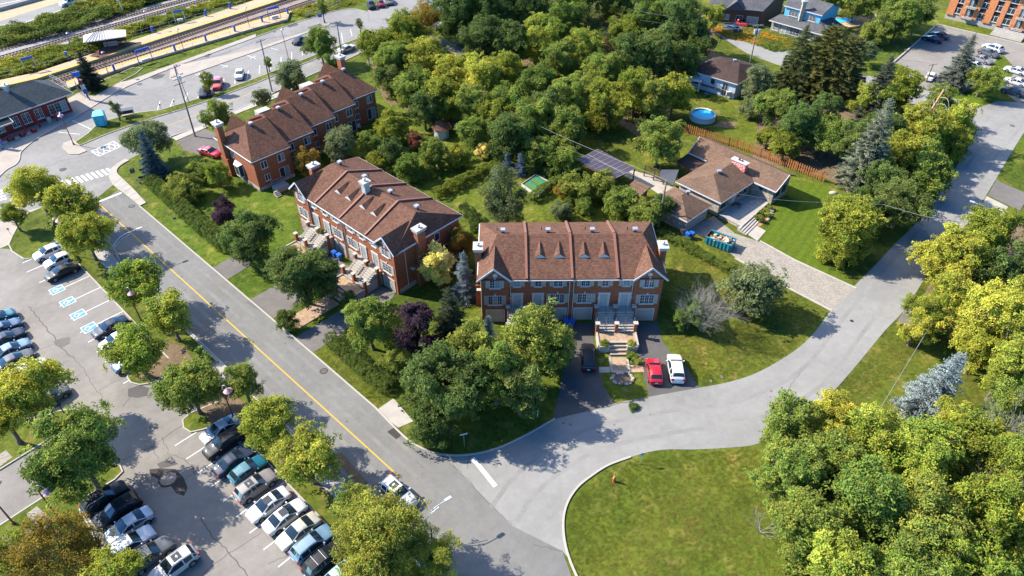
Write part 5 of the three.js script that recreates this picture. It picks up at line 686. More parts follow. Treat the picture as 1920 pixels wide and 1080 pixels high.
function crown(parent, lobes, kind, seed, density = 1, size = 1, name = 'crown', reach = 1) {
  const K = KIND[kind], r = rngOf(seed), list = [], c0 = new THREE.Color().setRGB(...K.c), c1 = new THREE.Color().setRGB(...K.d), up = V(0, 1, 0), tot = lobes.reduce((a, l) => a + l.r * l.r, 0), d = V(), p = V(), q = new THREE.Quaternion(), sp = new THREE.Quaternion();
  const treeMix = rr(0, 0.6, r), geos = SPRAYS[K.s ?? 'broad'], n = Math.round(tot * 14 * density / K.open / (size * size));
  lobes.forEach((l) => { l.mix = rr(-0.25, 0.35, r); l.v = rr(0.82, 1.16, r); });
  for (let i = 0, guard = 0; i < n && guard < n * 6; guard++) {
    let w = r() * tot, l = lobes[0]; for (const o of lobes) { w -= o.r * o.r; if (w <= 0) { l = o; break; } }
    d.set(rr(-1, 1, r), rr(-0.75, 1, r), rr(-1, 1, r)); if (d.lengthSq() > 1 || d.lengthSq() < 0.01) continue; d.normalize();
    const f = r() < 0.12 ? rr(1.05, 1.3, r) : rr(0.6, 1.06, r); p.set(l.x + d.x * l.r * f, l.y + d.y * l.r * f * l.sy, l.z + d.z * l.r * f);
    if (p.y < 0.15) continue;
    if (r() < 0.22) p.add(V(rr(-1, 1, r), rr(-0.7, 0.7, r), rr(-1, 1, r)).multiplyScalar(l.r * 0.9));
    let inside = false; for (const o of lobes) if (o !== l && (p.x - o.x) ** 2 + ((p.y - o.y) / o.sy) ** 2 + (p.z - o.z) ** 2 < (o.r * 0.5) ** 2) { inside = true; break; }
    if (inside) continue;
    q.setFromUnitVectors(up, d.clone().lerp(up, rr(0.1, 0.7, r)).add(V(rr(-0.4, 0.4, r), 0, rr(-0.4, 0.4, r))).normalize()); sp.setFromAxisAngle(up, r() * 6.283); q.multiply(sp);
    const s = size * rr(0.75, 1.3, r), mix = Math.min(1, Math.max(0, treeMix + l.mix + rr(-0.25, 0.25, r))), c = c0.clone().lerp(c1, mix).multiplyScalar(1.2 * l.v * rr(0.85, 1.15, r));
    list.push([new THREE.Matrix4().compose(p, q, V(s, s, s)), c]); i++;
  }
  leafBudget += list.length;
  return scatter(list, [geos[seed % geos.length]], leafMat([1, 1, 1], 'leaf'), parent, name);
}
function lobesOf(R, h0, h1, r, k = 1) {                                      // crown made of several rounded boughs of unequal size
  const H = h1 - h0, cy = h0 + H * 0.5, L = [{ x: 0, y: cy + H * 0.06, z: 0, r: R * 0.55, sy: Math.min(1.3, H / (2 * R)) }], n = Math.round((16 + R * 3) * k);
  for (let i = 0; i < n; i++) {
    const a = i * 2.4 + rr(-0.5, 0.5, r), v = rr(-0.75, 0.95, r), w = Math.sqrt(Math.max(0.05, 1 - v * v * 0.85)), f = rr(0.35, 0.86, r), lr = Math.min(1.5, R * rr(0.16, 0.34, r));
    L.push({ x: Math.cos(a) * R * w * f, y: Math.max(lr * 0.7, cy + v * (H / 2 - lr * 0.55)), z: Math.sin(a) * R * w * f, r: lr, sy: rr(0.75, 1, r) });
  }
  return L;
}
function limbs(lobes, h0, rad, r, mat) {
  const g = [], top = V(rr(-0.2, 0.2, r), h0 + (lobes[0].y - h0) * 0.7, rr(-0.2, 0.2, r));
  g.push(tube([V(0, -0.1, 0), V(rr(-0.1, 0.1, r), h0 * 0.5, rr(-0.1, 0.1, r)), top], rad * 0.8, 6, 7), bar(V(0, -0.05, 0), V(0, 0.8, 0), rad * 1.35, 8, rad * 0.8));
  lobes.slice(1).forEach((l, i) => { const b = V(0, 0, 0).lerp(top, rr(0.55, 0.98, r)), e = V(l.x, l.y, l.z), m = b.clone().lerp(e, 0.5).add(V(0, -0.25, 0)); g.push(tube([b, m, e], rad * 0.3, 4, 5)); if (i % 2) g.push(bar(e, e.clone().add(V(rr(-1, 1, r), rr(0.2, 1, r), rr(-1, 1, r)).multiplyScalar(l.r * 0.8)), rad * 0.14, 4, rad * 0.05)); });
  return g;
}
let treeSeed = 100;
// crown centre and radius as surveyed in the photograph, full height in metres
function tree(cx, cy, rp, h, kind, label, o = {}) {
  const seed = treeSeed += 7, r = rngOf(seed), h0 = o.h0 ?? h * 0.22, pc = at(cx, cy, (h + h0) / 2), R = rp * mPerPx(pc) * (o.k ?? 0.9);
  const shrub = o.shrub ?? h < 4.2, t = thing(o.name ?? (shrub ? 'shrub' : 'tree'), label, shrub ? 'shrub' : 'tree', V(pc.x, o.y ?? 0, pc.z), 0, o.group);
  const L = lobesOf(R, h0, h, r, o.lobes ?? 1), size = o.size ?? rr(0.8, 1.02, r) * Math.min(1.02, Math.max(0.5, R / 3.6));
  mesh(shrub ? 'stem' : 'trunk', limbs(L, Math.max(0.2, h0), o.trunk ?? Math.min(0.34, 0.045 * h * (shrub ? 0.5 : 0.6) + 0.03), r), o.bark ?? M.bark, t);
  crown(t, L, kind, seed, o.density ?? 1, size); return t;
}
function conifer(cx, cy, h, rad, c, label, o = {}) {                         // cx, cy: foot of the trunk in the photograph
  const seed = treeSeed += 7, r = rngOf(seed), t = thing(o.name ?? 'conifer', label, 'tree', at(cx, cy), 0, o.group), list = [], tufts = [], n = o.levels ?? Math.round(h * 2.2), col = new THREE.Color().setRGB(...c);
  mesh('trunk', [bar(V(0, -0.1, 0), V(0, h * 0.97, 0), 0.022 * h + 0.04, 8, 0.02)], M.bark, t);
  const up = V(0, 1, 0);
  for (let i = 0; i < n; i++) {
    const f = i / n, y = h * (0.06 + 0.92 * f), len = rad * (o.round ? Math.sqrt(1 - f * f) : (1 - f) ** 0.85) + 0.15, m = Math.max(6, Math.round((3 + len * 4.6) * (o.dense ?? 1)));
    for (let k = 0; k < m; k++) {
      const L = len * (r() < 0.3 ? rr(0.35, 0.7, r) : rr(0.72, 1.12, r)), q = new THREE.Quaternion().setFromAxisAngle(up, (k + rr(-0.35, 0.35, r)) / m * 6.283 + i).multiply(new THREE.Quaternion().setFromAxisAngle(V(0, 0, 1), rr(-0.1, 0.25, r) + 0.5 * f * f)).multiply(new THREE.Quaternion().setFromAxisAngle(V(1, 0, 0), rr(-0.35, 0.35, r)));
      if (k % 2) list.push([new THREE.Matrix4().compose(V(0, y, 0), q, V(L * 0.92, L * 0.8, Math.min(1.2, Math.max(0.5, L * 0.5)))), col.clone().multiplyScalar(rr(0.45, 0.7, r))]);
      const tint = rr(0.75, 1.25, r), step = o.tuft ?? 0.36, sc = step * 1.75;
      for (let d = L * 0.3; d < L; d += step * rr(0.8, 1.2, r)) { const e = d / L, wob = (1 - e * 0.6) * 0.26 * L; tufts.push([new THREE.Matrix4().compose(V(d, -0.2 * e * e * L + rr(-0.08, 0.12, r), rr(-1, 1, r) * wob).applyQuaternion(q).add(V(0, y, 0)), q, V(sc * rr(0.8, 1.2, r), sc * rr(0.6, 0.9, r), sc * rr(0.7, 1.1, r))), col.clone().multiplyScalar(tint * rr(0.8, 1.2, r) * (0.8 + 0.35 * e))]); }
    }
  }
  list.push([new THREE.Matrix4().compose(V(0, h * 0.86, 0), new THREE.Quaternion().setFromAxisAngle(V(0, 0, 1), 1.5), V(h * 0.14, 0.7, 0.7)), col]);
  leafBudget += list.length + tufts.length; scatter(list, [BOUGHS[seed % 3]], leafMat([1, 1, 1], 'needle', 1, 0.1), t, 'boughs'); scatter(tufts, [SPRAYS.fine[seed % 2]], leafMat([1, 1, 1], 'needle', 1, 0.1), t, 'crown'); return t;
}
function hedge(line, w, h, kind, label, o = {}) {                            // clipped or loose hedge along a line
  const seed = treeSeed += 7, r = rngOf(seed), P = px(line), cv = new THREE.CatmullRomCurve3(P, false, 'centripetal'), len = cv.getLength(), K = KIND[kind], c0 = new THREE.Color().setRGB(...K.c), c1 = new THREE.Color().setRGB(...K.d);
  const t = thing(o.name ?? 'hedge', label, 'hedge', P[0].clone(), 0, o.group), loc = (v) => v.clone().sub(P[0]), n = Math.round(len * (w + 2 * h) * (o.density ?? 9)), list = [], up = V(0, 1, 0), lump = o.lump ?? 0.15;
  const stems = []; for (let s = 0; s < len; s += 0.8) { const q = loc(cv.getPointAt(s / len)); stems.push(bar(q, q.clone().add(V(rr(-0.2, 0.2, r), h * 0.8, rr(-0.2, 0.2, r))), 0.05, 5, 0.02)); }
  tag(mesh('stems', stems, M.bark, t), null, null, null, 'stuff');
  for (let i = 0; i < n; i++) {
    const s = r(), p = loc(cv.getPointAt(s)), d = cv.getTangentAt(s), side = V(-d.z, 0, d.x), bul = 1 + lump * (noise.noise(s * len / 2.2, seed, 0.5) * 2 + noise.noise(s * len, seed, 3.5)), f = r();
    let off, y; if (f < w / (w + 2 * h) + 0.12) { off = rr(-0.5, 0.5, r) * w; y = h * bul * rr(0.92, 1.03, r); } else { off = (r() < 0.5 ? -0.5 : 0.5) * w * bul * rr(0.85, 1.05, r); y = rr(0.05, 1, r) * h * bul; }
    p.addScaledVector(side, off).setY(p.y + Math.max(0.1, y));
    const q = new THREE.Quaternion().setFromUnitVectors(up, V(side.x * off, 0.5 * w, side.z * off).normalize()).multiply(new THREE.Quaternion().setFromAxisAngle(up, r() * 6.283)), sc = (o.size ?? 0.8) * rr(0.8, 1.25, r);
    list.push([new THREE.Matrix4().compose(p, q, V(sc, sc, sc)), c0.clone().lerp(c1, Math.min(1, Math.max(0, rr(-0.1, 0.6, r)))).multiplyScalar(rr(0.8, 1.15, r))]);
  }
  leafBudget += list.length; scatter(list, [SPRAYS.small[seed % 2]], leafMat([1, 1, 1], 'leaf'), t, 'foliage'); return t;
}
function bare(cx, cy, h, R, mat, label, o = {}) {                            // leafless crown of branching boughs; cx, cy the foot
  const seed = treeSeed += 7, r = rngOf(seed), t = thing('bare_tree', label, 'tree', at(cx, cy)), g = [];
  const grow = (a, d, L, rad, k) => { const b = a.clone().addScaledVector(d, L); g.push(bar(a, b, rad, 4, rad * 0.65)); if (k <= 0) return; const n = k > 2 ? 4 : 3; for (let i = 0; i < n; i++) grow(a.clone().lerp(b, rr(0.5, 1, r)), d.clone().add(V(rr(-1, 1, r), rr(-0.35, 0.6, r), rr(-1, 1, r)).multiplyScalar(0.75)).normalize(), L * rr(0.55, 0.85, r), rad * 0.6, k - 1); };
  const n = o.n ?? 6; for (let i = 0; i < n; i++) { const a = i / n * 6.283 + rr(-0.3, 0.3, r); grow(V(0, 0.1, 0), V(Math.cos(a) * R / h, 1.1, Math.sin(a) * R / h).normalize(), h * 0.42, o.rad ?? 0.09, o.depth ?? 4); }
  mesh('branches', g, mat, t); return t;
}
function undergrowth(name, list, kind, h, perM2, label, sc = 0) {                    // plants nobody could count: one object
  const seed = treeSeed += 7, r = rngOf(seed), P = px(list), sh = P.map((p) => [p.x, p.z]), K = KIND[kind], c0 = new THREE.Color().setRGB(...K.c), c1 = new THREE.Color().setRGB(...K.d), ls = [];
  const xs = sh.map((p) => p[0]), zs = sh.map((p) => p[1]), x0 = Math.min(...xs), x1 = Math.max(...xs), z0 = Math.min(...zs), z1 = Math.max(...zs), n = Math.min(16000, (x1 - x0) * (z1 - z0) * perM2);
  for (let i = 0; i < n; i++) { const x = rr(x0, x1, r), z = rr(z0, z1, r); let ins = false; for (let a = 0, b = sh.length - 1; a < sh.length; b = a++) if ((sh[a][1] > z) !== (sh[b][1] > z) && x < (sh[b][0] - sh[a][0]) * (z - sh[a][1]) / (sh[b][1] - sh[a][1]) + sh[a][0]) ins = !ins; if (!ins) continue;
    const k = noise.noise(x / 5, z / 5, seed), y = h * Math.max(0.15, 0.5 + 0.9 * k) * rr(0.5, 1, r), s = sc ? sc * rr(0.7, 1.3, r) : rr(0.8, 1.5, r) * Math.min(1.1, 0.6 + h / 3);
    ls.push([new THREE.Matrix4().compose(V(x, y, z), new THREE.Quaternion().setFromEuler(new THREE.Euler(rr(-0.4, 0.4, r), r() * 6.28, rr(-0.4, 0.4, r))), V(s, sc ? s * 0.35 : s, s)), c0.clone().lerp(c1, Math.min(1, Math.max(0, 0.4 + 1.2 * noise.noise(x / 9, z / 9, 3)))).multiplyScalar(rr(0.8, 1.2, r))]); }
  leafBudget += ls.length; const holder = scatter(ls, [sc ? SPRAYS.fine[seed % 2] : SPRAYS.broad[seed % 3]], leafMat([1, 1, 1], 'leaf'), scene, numbered(name)); holder.forEach((m) => tag(m, label, null, null, 'stuff'));
}

// --- street and car park trees
tree(66, 352, 52, 8.5, 'lime', 'yellow-green maple at the corner of the car park by the zebra crossing');
tree(133, 383, 52, 8.5, 'lime', 'yellow-green maple behind the stop line of the residential street', { h0: 2.4 });
tree(157, 438, 56, 8, 'lime', 'yellow-green maple overhanging the three cars at the top of the car park', { h0: 2 });
tree(22, 402, 26, 5, 'olive', 'young slim maple on the turf corner beside the brick walk', { h0: 1.6 });
tree(258, 528, 60, 8, 'maple', 'maple beside the wheelchair bays, uppermost of the verge maples', { h0: 2.2 });
tree(316, 590, 54, 7.5, 'maple', 'maple on the verge between the street and the wheelchair bays', { h0: 2.2 });
tree(250, 652, 64, 8, 'maple', 'maple hiding the cars parked below the wheelchair bays', { h0: 2 });
tree(352, 722, 66, 8, 'leaf', 'green maple on the rounded turf tip in the middle of the car park', { h0: 2.2 });
tree(452, 712, 44, 7.5, 'leaf', 'small green maple next to the pink lamp at the car park gap', { h0: 2.4 });
tree(52, 735, 72, 9.5, 'lime', 'large yellow maple at the left edge of the car park', { h0: 2.6 });
tree(-6, 770, 56, 9, 'lime', 'yellow maple cut off by the left edge of the view', { h0: 2.6 });
tree(140, 848, 94, 11, 'leaf', 'biggest green maple in the car park above the black cars', { h0: 2.6 });
tree(503, 790, 60, 7.6, 'lime', 'yellow-green maple above the white saloons of the lower row', { h0: 2.4 });
tree(575, 858, 72, 7, 'maple', 'wide maple over the rear of the blue and grey cars', { h0: 2.4 });
tree(660, 938, 46, 5, 'leaf', 'green maple beside the white car parked on the street', { h0: 2 });
tree(718, 1010, 98, 10, 'willow', 'feathery olive tree at the bottom edge beside the street', { h0: 2, k: 1 });
tree(806, 1042, 62, 8, 'willow', 'small feathery tree at the bottom edge close to the street lamp', { h0: 2 });
tree(705, 1085, 70, 9, 'willow', 'feathery olive tree cut off by the bottom edge', { h0: 2 });
tree(105, 1035, 92, 9, 'brown', 'thin browning tree with bare twigs over the lower left cars', { h0: 1.6, bark: M.barkGrey });
tree(35, 1050, 60, 8, 'olive', 'dull green tree in the bottom left corner', { h0: 1.6 });
tree(205, 1085, 68, 8, 'lime', 'bright yellow-green maple at the bottom edge of the car park', { h0: 2 });
// --- along the street in front of the townhouses
tree(275, 262, 48, 7.5, 'grey', 'grey-green tree at the street corner behind the blue spruce', { h0: 1.4 });
conifer(296, 334, 9.5, 2.6, [0.075, 0.125, 0.125], 'blue spruce at the street corner inside the hedge', { name: 'blue_spruce' });
tree(343, 350, 40, 4, 'leaf', 'rounded bush behind the long hedge near the blue spruce', { h0: 0.3 });
tree(375, 318, 26, 3.6, 'leaf', 'leafy bush between the red saloon and the yellow sapling', { h0: 0.2 });
tree(407, 326, 29, 4.8, 'maple', 'bright yellow-green small tree at the gable of the upper townhouses', { h0: 0.5 });
tree(421, 396, 30, 5, 'purple', 'small purple-leaved tree on the lawn behind the long hedge', { h0: 0.5 });
tree(473, 446, 62, 8.5, 'dark', 'dark green tree at the lower end of the long hedge', { h0: 1.2 });
tree(566, 515, 72, 9.5, 'dark', 'large dark tree in front of the steps of the diagonal townhouses', { h0: 1.2 });
tree(535, 600, 26, 3, 'dark', 'low dark bush on the verge below the large dark tree', { h0: 0.3 });
tree(692, 608, 52, 8, 'leaf', 'green tree between the drive and the purple tree', { h0: 1 });
tree(782, 614, 50, 8.5, 'purple', 'large purple-leaved tree between the two lower townhouse rows', { h0: 0.8 });
tree(742, 680, 30, 4, 'leaf', 'round green bush below the purple tree', { h0: 0.3 });
tree(655, 565, 18, 3.8, 'dark', 'slim dark bush beside the stairs of the diagonal row', { h0: 0.2 });
tree(840, 718, 96, 10.5, 'dark', 'broad dark tree nearest the street junction', { h0: 1.2 });
tree(890, 665, 60, 9.5, 'leaf', 'green tree with reddish tips left of the lower townhouses', { h0: 1 });
tree(930, 700, 62, 9.5, 'leaf', 'green tree between the junction and the lower townhouses', { h0: 1.2 });
tree(1008, 632, 72, 10, 'leaf', 'tall green tree hiding the left doors of the lower townhouses', { h0: 1.2 });
tree(975, 728, 58, 8, 'dark', 'dark tree casting its shadow on the left drive', { h0: 1 });
tree(1040, 668, 38, 5.5, 'dark', 'dark leafy tree beside the black car on the drive', { h0: 0.6 });
tree(815, 800, 48, 5, 'dark', 'low dark tree on the rounded street corner', { h0: 0.4 });
conifer(848, 645, 10, 3.1, [0.05, 0.068, 0.03], 'dark pyramid conifer left of the lower townhouses');
conifer(872, 560, 8.5, 1.8, [0.15, 0.2, 0.2], 'blue spruce between the gables of the lower rows', { name: 'blue_spruce' });
tree(822, 497, 38, 7.2, 'cream', 'pale yellow variegated tree at the gable of the diagonal row', { h0: 0.8 });
tree(800, 505, 20, 4, 'olive', 'olive bush left of the pale yellow tree', { h0: 0.3 });
tree(864, 452, 36, 7, 'brown', 'reddish brown tree behind the pale yellow tree', { h0: 1, density: 1.4 });
conifer(917, 655, 6, 1.3, [0.18, 0.24, 0.23], 'small blue spruce at the corner of the lower townhouses', { name: 'blue_spruce' });
bare(1312, 622, 7, 4.2, M.barkGrey, 'bare grey tree on the lawn right of the lower townhouses', { n: 12, rad: 0.035 });
tree(1295, 590, 36, 4.8, 'leaf', 'leafy green bush around the foot of the bare grey tree', { h0: 0.3, density: 1.1, lobes: 1.4 });
tree(1415, 542, 62, 7.5, 'grey', 'grey-green spreading tree beside the paved drive', { h0: 0.8 });
tree(1395, 520, 24, 5, 'grey', 'thin pale tree at the edge of the paved drive', { h0: 0.8, density: 0.5 });
tree(942, 372, 52, 11, 'sage', 'big rounded grey-green tree behind the gable of the diagonal row', { h0: 0.5 });
// --- gardens behind the townhouses
const gd = (x, y, r, h, k, l, o) => tree(x, y, r, h, k, l, { h0: 0.3, ...o });
gd(640, 272, 38, 6.5, 'grey', 'grey-green tree against the rear wall of the upper townhouses'); gd(578, 303, 32, 5.5, 'brown', 'yellow-brown tree between the upper and the diagonal townhouses', { density: 1.5 });
gd(692, 268, 28, 4.5, 'leaf', 'green shrub beside the small terrace with the red parasol'); gd(738, 288, 34, 6, 'dark', 'dark tree at the back of the diagonal townhouses'); gd(700, 305, 24, 4, 'olive', 'yellowish shrub just behind the ridge of the diagonal row');
gd(765, 315, 30, 5, 'leaf', 'leafy tree along the back eaves of the diagonal row'); gd(812, 290, 32, 6, 'leaf', 'round green tree below the garden shed'); gd(858, 292, 26, 4.5, 'olive', 'yellow-green garden bush right of the shed'); gd(735, 240, 36, 6, 'olive', 'olive tree beside the wooden trellis'); gd(778, 262, 20, 3.5, 'redbush', 'small red-leaved bush left of the shed');
gd(905, 282, 16, 3, 'cream', 'white-flowering bush in the middle garden'); gd(885, 250, 36, 6, 'leaf', 'green tree behind the white-flowering bush'); gd(955, 258, 50, 9, 'dark', 'tall dark tree at the back of the middle gardens');
gd(1010, 285, 42, 6, 'leaf', 'green tree under the wires left of the dark pergola'); gd(1060, 300, 36, 5, 'leaf', 'dark green bush along the left side of the pergola'); gd(1085, 350, 40, 5, 'leaf', 'green bush at the near corner of the pergola'); gd(1130, 350, 38, 5, 'leaf', 'bush between the pergola and the lower townhouses'); gd(1165, 375, 40, 5, 'leaf', 'bush left of the garage of the brown bungalow'); gd(1210, 400, 40, 5, 'leaf', 'leafy bush at the foot of the leaning utility pole'); gd(1240, 390, 28, 5, 'dark', 'dark bush against the garage of the brown bungalow');
gd(1158, 400, 13, 3, 'lime', 'small bright yellow bush behind the lower townhouses', { size: 0.45 }); gd(1050, 395, 24, 3, 'grey', 'greyish shrub in the garden bed behind the lower townhouses'); gd(1095, 385, 22, 3, 'leaf', 'low green shrub beside the lawn behind the lower townhouses'); gd(1055, 358, 20, 3, 'brown', 'brownish shrub beside the vegetable bed', { density: 1.5 });
conifer(951, 322, 4, 1.2, [0.09, 0.14, 0.16], 'left one of two small blue spruces in the middle garden', { name: 'blue_spruce' }); conifer(975, 328, 4.4, 1.3, [0.1, 0.15, 0.17], 'right one of two small blue spruces in the middle garden', { name: 'blue_spruce' });
tree(1238, 262, 54, 9, 'leaf', 'round green tree standing beside the pergola of the bungalow', { h0: 1.4 });
hedge([[286, 346], [330, 385], [380, 430], [428, 470]], 2.2, 1.9, 'leaf', 'long clipped hedge between the verge and the upper lawn', { lump: 0.06 });
hedge([[618, 640], [650, 670], [690, 705], [730, 738]], 1.5, 1.3, 'leaf', 'hedge above the verge between two drives'); hedge([[640, 640], [690, 690], [738, 728]], 1.4, 1.2, 'dark', 'darker inner hedge row behind the verge hedge');
hedge([[1236, 440], [1290, 468], [1330, 490], [1385, 520]], 1.5, 1.1, 'leaf', 'low hedge dividing the lower townhouses from the paved drive', { lump: 0.3 });
hedge([[815, 372], [870, 345], [925, 320], [948, 310]], 1.6, 1.7, 'olive', 'garden hedge running up behind the diagonal townhouses'); hedge([[775, 345], [820, 320], [880, 298]], 1.6, 1.7, 'leaf', 'garden hedge nearest the roof of the diagonal townhouses');
hedge([[995, 380], [1020, 362], [1045, 345], [1075, 330]], 1.3, 1.5, 'leaf', 'hedge beside the vegetable bed'); hedge([[1040, 410], [1060, 392], [1085, 378]], 1.4, 1.4, 'leaf', 'hedge between two small lawns behind the lower townhouses'); hedge([[985, 330], [1010, 320], [1040, 335]], 1.4, 1.4, 'leaf', 'hedge above the vegetable bed', { lump: 0.3 });
hedge([[868, 398], [885, 412], [893, 440]], 1.4, 1.6, 'dark', 'dark hedge at the rear corner of the diagonal row');
// --- bungalow garden and right-hand side
tree(1588, 425, 68, 9, 'olive', 'egg-shaped yellow-green tree at the corner of the bungalow lawn', { h0: 0.3, k: 0.9, lobes: 1.5 });
tree(1566, 470, 42, 4, 'olive', 'low bush at the foot of the egg-shaped tree beside the drive', { h0: 0.2 });
conifer(1608, 352, 17, 4.4, [0.16, 0.185, 0.11], 'tall silver-green spruce right of the orange fence', { dense: 1.1 });
tree(1690, 385, 56, 8, 'dark', 'dark green tree on the bank along the right-hand street', { h0: 0.4 }); tree(1655, 335, 45, 8, 'dark', 'dark tree between the silver spruce and the street', { h0: 0.4 }); tree(1740, 330, 48, 8, 'leaf', 'green tree overhanging the right-hand street', { h0: 0.4 });
tree(1730, 245, 58, 10, 'lime', 'yellow tree halfway up the right-hand street', { h0: 0.6 }); tree(1785, 230, 46, 9, 'lime', 'yellow tree beside the street opposite the mown verge', { h0: 0.6 }); tree(1790, 275, 34, 6, 'olive', 'low olive bush at the inner bend of the street', { h0: 0.3 }); tree(1690, 290, 50, 9, 'olive', 'olive tree behind the dead pine', { h0: 0.4 }); tree(1640, 190, 44, 10, 'olive', 'olive tree left of the apartment drive', { h0: 0.6 }); tree(1688, 170, 40, 9, 'olive', 'round olive tree below the upper lawn', { h0: 0.6 }); tree(1760, 195, 38, 8, 'leaf', 'green tree below the dark spruce of the car park', { h0: 0.6 });
conifer(1785, 165, 12, 3.6, [0.13, 0.15, 0.11], 'grey-green spruce at the corner of the apartment car park'); conifer(1625, 240, 15, 4, [0.07, 0.082, 0.05], 'slender dark spruce above the silver spruce');
tree(1845, 150, 38, 6.5, 'leaf', 'green globe tree beside the apartment cars', { h0: 0.8 }); 
tree(1625, 95, 26, 5.5, 'grey', 'small tree on the lawn left of the apartment car park', { h0: 1.6 }); tree(1638, 62, 32, 5.5, 'leaf', 'bushy green tree beside the blue house', { h0: 0.4 }); tree(1690, 30, 48, 11, 'leaf', 'tall green tree behind the blue house', { h0: 1 }); tree(1665, 0, 46, 10, 'leaf', 'green tree at the top edge right of the blue house'); tree(1725, 20, 34, 10, 'dark', 'dark tree beside the apartment building'); tree(1605, 10, 34, 8, 'leaf', 'green tree behind the fence of the blue house'); tree(1570, -8, 40, 9, 'leaf', 'tree at the top edge behind the blue house'); tree(1668, 45, 30, 7, 'dark', 'dark tree at the top of the upper lawn');
conifer(1480, 175, 15, 4.6, [0.08, 0.1, 0.03], 'dark yew-like conifer left of the tall pair'); conifer(1530, 180, 15, 5.2, [0.13, 0.13, 0.035], 'brownish tall conifer in the middle of the pair', { round: 1 }); conifer(1565, 190, 14, 4.4, [0.12, 0.125, 0.035], 'tall conifer with brown tips at the right of the pair', { round: 1 });
tree(1455, 200, 46, 9, 'leaf', 'green tree beside the round pool'); tree(1500, 235, 52, 9, 'dark', 'dark green tree behind the orange fence'); tree(1555, 250, 46, 8, 'leaf', 'green tree behind the right end of the orange fence'); tree(1475, 270, 34, 6, 'olive', 'yellow-green tree hanging over the orange fence', { h0: 0.6 }); tree(1600, 265, 40, 9, 'dark', 'dark tree left of the silver spruce'); tree(1420, 155, 34, 8, 'grey', 'grey-green tree at the right end of the white bungalow', { h0: 0.6 }); tree(1410, 200, 28, 5, 'grey', 'thin twiggy tree at the edge of the pool lawn', { h0: 0.4, density: 0.6 }); tree(1545, 215, 40, 10, 'dark', 'dark tree under the tall conifers'); tree(1440, 255, 26, 4, 'olive', 'low bush along the orange fence by the pool'); tree(1660, 245, 50, 9, 'dark', 'dark tree beside the dead pine'); tree(1735, 290, 40, 7, 'leaf', 'green tree on the bank under the yellow tree', { h0: 0.4 }); tree(1640, 400, 40, 6.5, 'dark', 'dark tree behind the egg-shaped tree', { h0: 0.4 });
// yellow wood at the right edge
const wd = 'yellow-green wood';
tree(1790, 480, 72, 9, 'lime', 'yellow tree at the upper end of the right-hand wood', { h0: 0.5 }); tree(1860, 440, 58, 9, 'olive', 'olive tree at the right edge next to the curved street lamp', { h0: 0.5 }); tree(1885, 510, 62, 9, 'dark', 'green tree among the yellow ones at the right edge', { h0: 0.5 }); tree(1780, 555, 52, 8.5, 'lime', 'yellow tree around the broken white pole', { h0: 0.5 }); tree(1845, 600, 75, 11, 'lime', 'big golden tree above the blue spruce', { h0: 0.6 }); tree(1905, 640, 60, 11, 'lime', 'golden tree cut by the right edge', { h0: 0.6 }); tree(1720, 615, 36, 6, 'lime', 'low yellow bush at the start of the right-hand verge', { h0: 0.3 }); tree(1708, 568, 20, 3, 'leaf', 'small round bush at the roadside on the right'); tree(1745, 590, 40, 7, 'olive', 'olive bush beside the small side drive', { h0: 0.3 }); tree(1885, 700, 52, 9, 'maple', 'yellow-green tree right of the blue spruce', { h0: 0.6 }); tree(1885, 765, 52, 8, 'leaf', 'green tree right of the small lawn', { h0: 0.6 }); tree(1835, 660, 46, 7, 'olive', 'olive tree shading the small lawn', { h0: 0.6 }); tree(1900, 580, 50, 10, 'olive', 'olive tree beside the golden one at the right edge', { h0: 0.6 });
conifer(1722, 772, 10.5, 3, [0.19, 0.25, 0.23], 'leaning silver-blue spruce on the right-hand verge', { name: 'blue_spruce', dense: 1.2 }).rotation.set(0.03, 0, -0.1);
// wood in the lower right corner
for (const [x, y, r, h, k, l] of [[1480, 800, 62, 8.5, 'leaf', 'green tree at the street end of the lower right wood'], [1555, 785, 54, 8, 'lime', 'bright yellow tree at the tip of the lower right wood'], [1640, 830, 76, 10, 'maple', 'yellow-green tree behind the white lamp head'], [1560, 870, 70, 9, 'leaf', 'green tree under the white lamp head'], [1480, 890, 70, 9.5, 'leaf', 'green tree overhanging the round lawn'], [1730, 870, 80, 11, 'maple', 'yellow-green tree in the centre of the lower right wood'], [1830, 850, 76, 10, 'olive', 'pale twiggy tree at the right of the lower right wood'], [1900, 890, 70, 10, 'maple', 'yellow-green tree at the right edge below the small lawn'], [1620, 950, 86, 11, 'leaf', 'deep green tree in the middle of the lower right wood'], [1510, 985, 72, 9, 'leaf', 'green tree at the edge of the round lawn near the bottom'], [1730, 985, 90, 11, 'leaf', 'green tree with dead twigs in the lower right wood'], [1840, 970, 84, 10.5, 'olive', 'olive tree with a dead grey bough'], [1925, 1000, 76, 10, 'lime', 'golden tree in the bottom right corner'], [1570, 1070, 84, 10, 'maple', 'yellow-green tree at the bottom edge beside the lawn'], [1690, 1090, 90, 10, 'leaf', 'green tree at the bottom edge of the wood'], [1810, 1080, 86, 10, 'maple', 'yellow-green tree at the bottom edge near the corner'], [1780, 800, 52, 8, 'lime', 'yellow tree in front of the small shaded lawn']]) tree(x, y, r, h, k, l, { h0: 0.8, lobes: 1.2 });
bare(1424, 998, 3, 2.4, M.barkGrey, 'dead grey twigs at the edge of the round lawn', { n: 4, rad: 0.03, depth: 3 }); bare(1845, 985, 9, 3.5, M.barkGrey, 'dead grey tree among the lower right wood', { n: 5, rad: 0.07 }); bare(1860, 880, 8.5, 4, M.barkGrey, 'dead twiggy tree at the right of the lower right wood', { n: 5, rad: 0.05 });
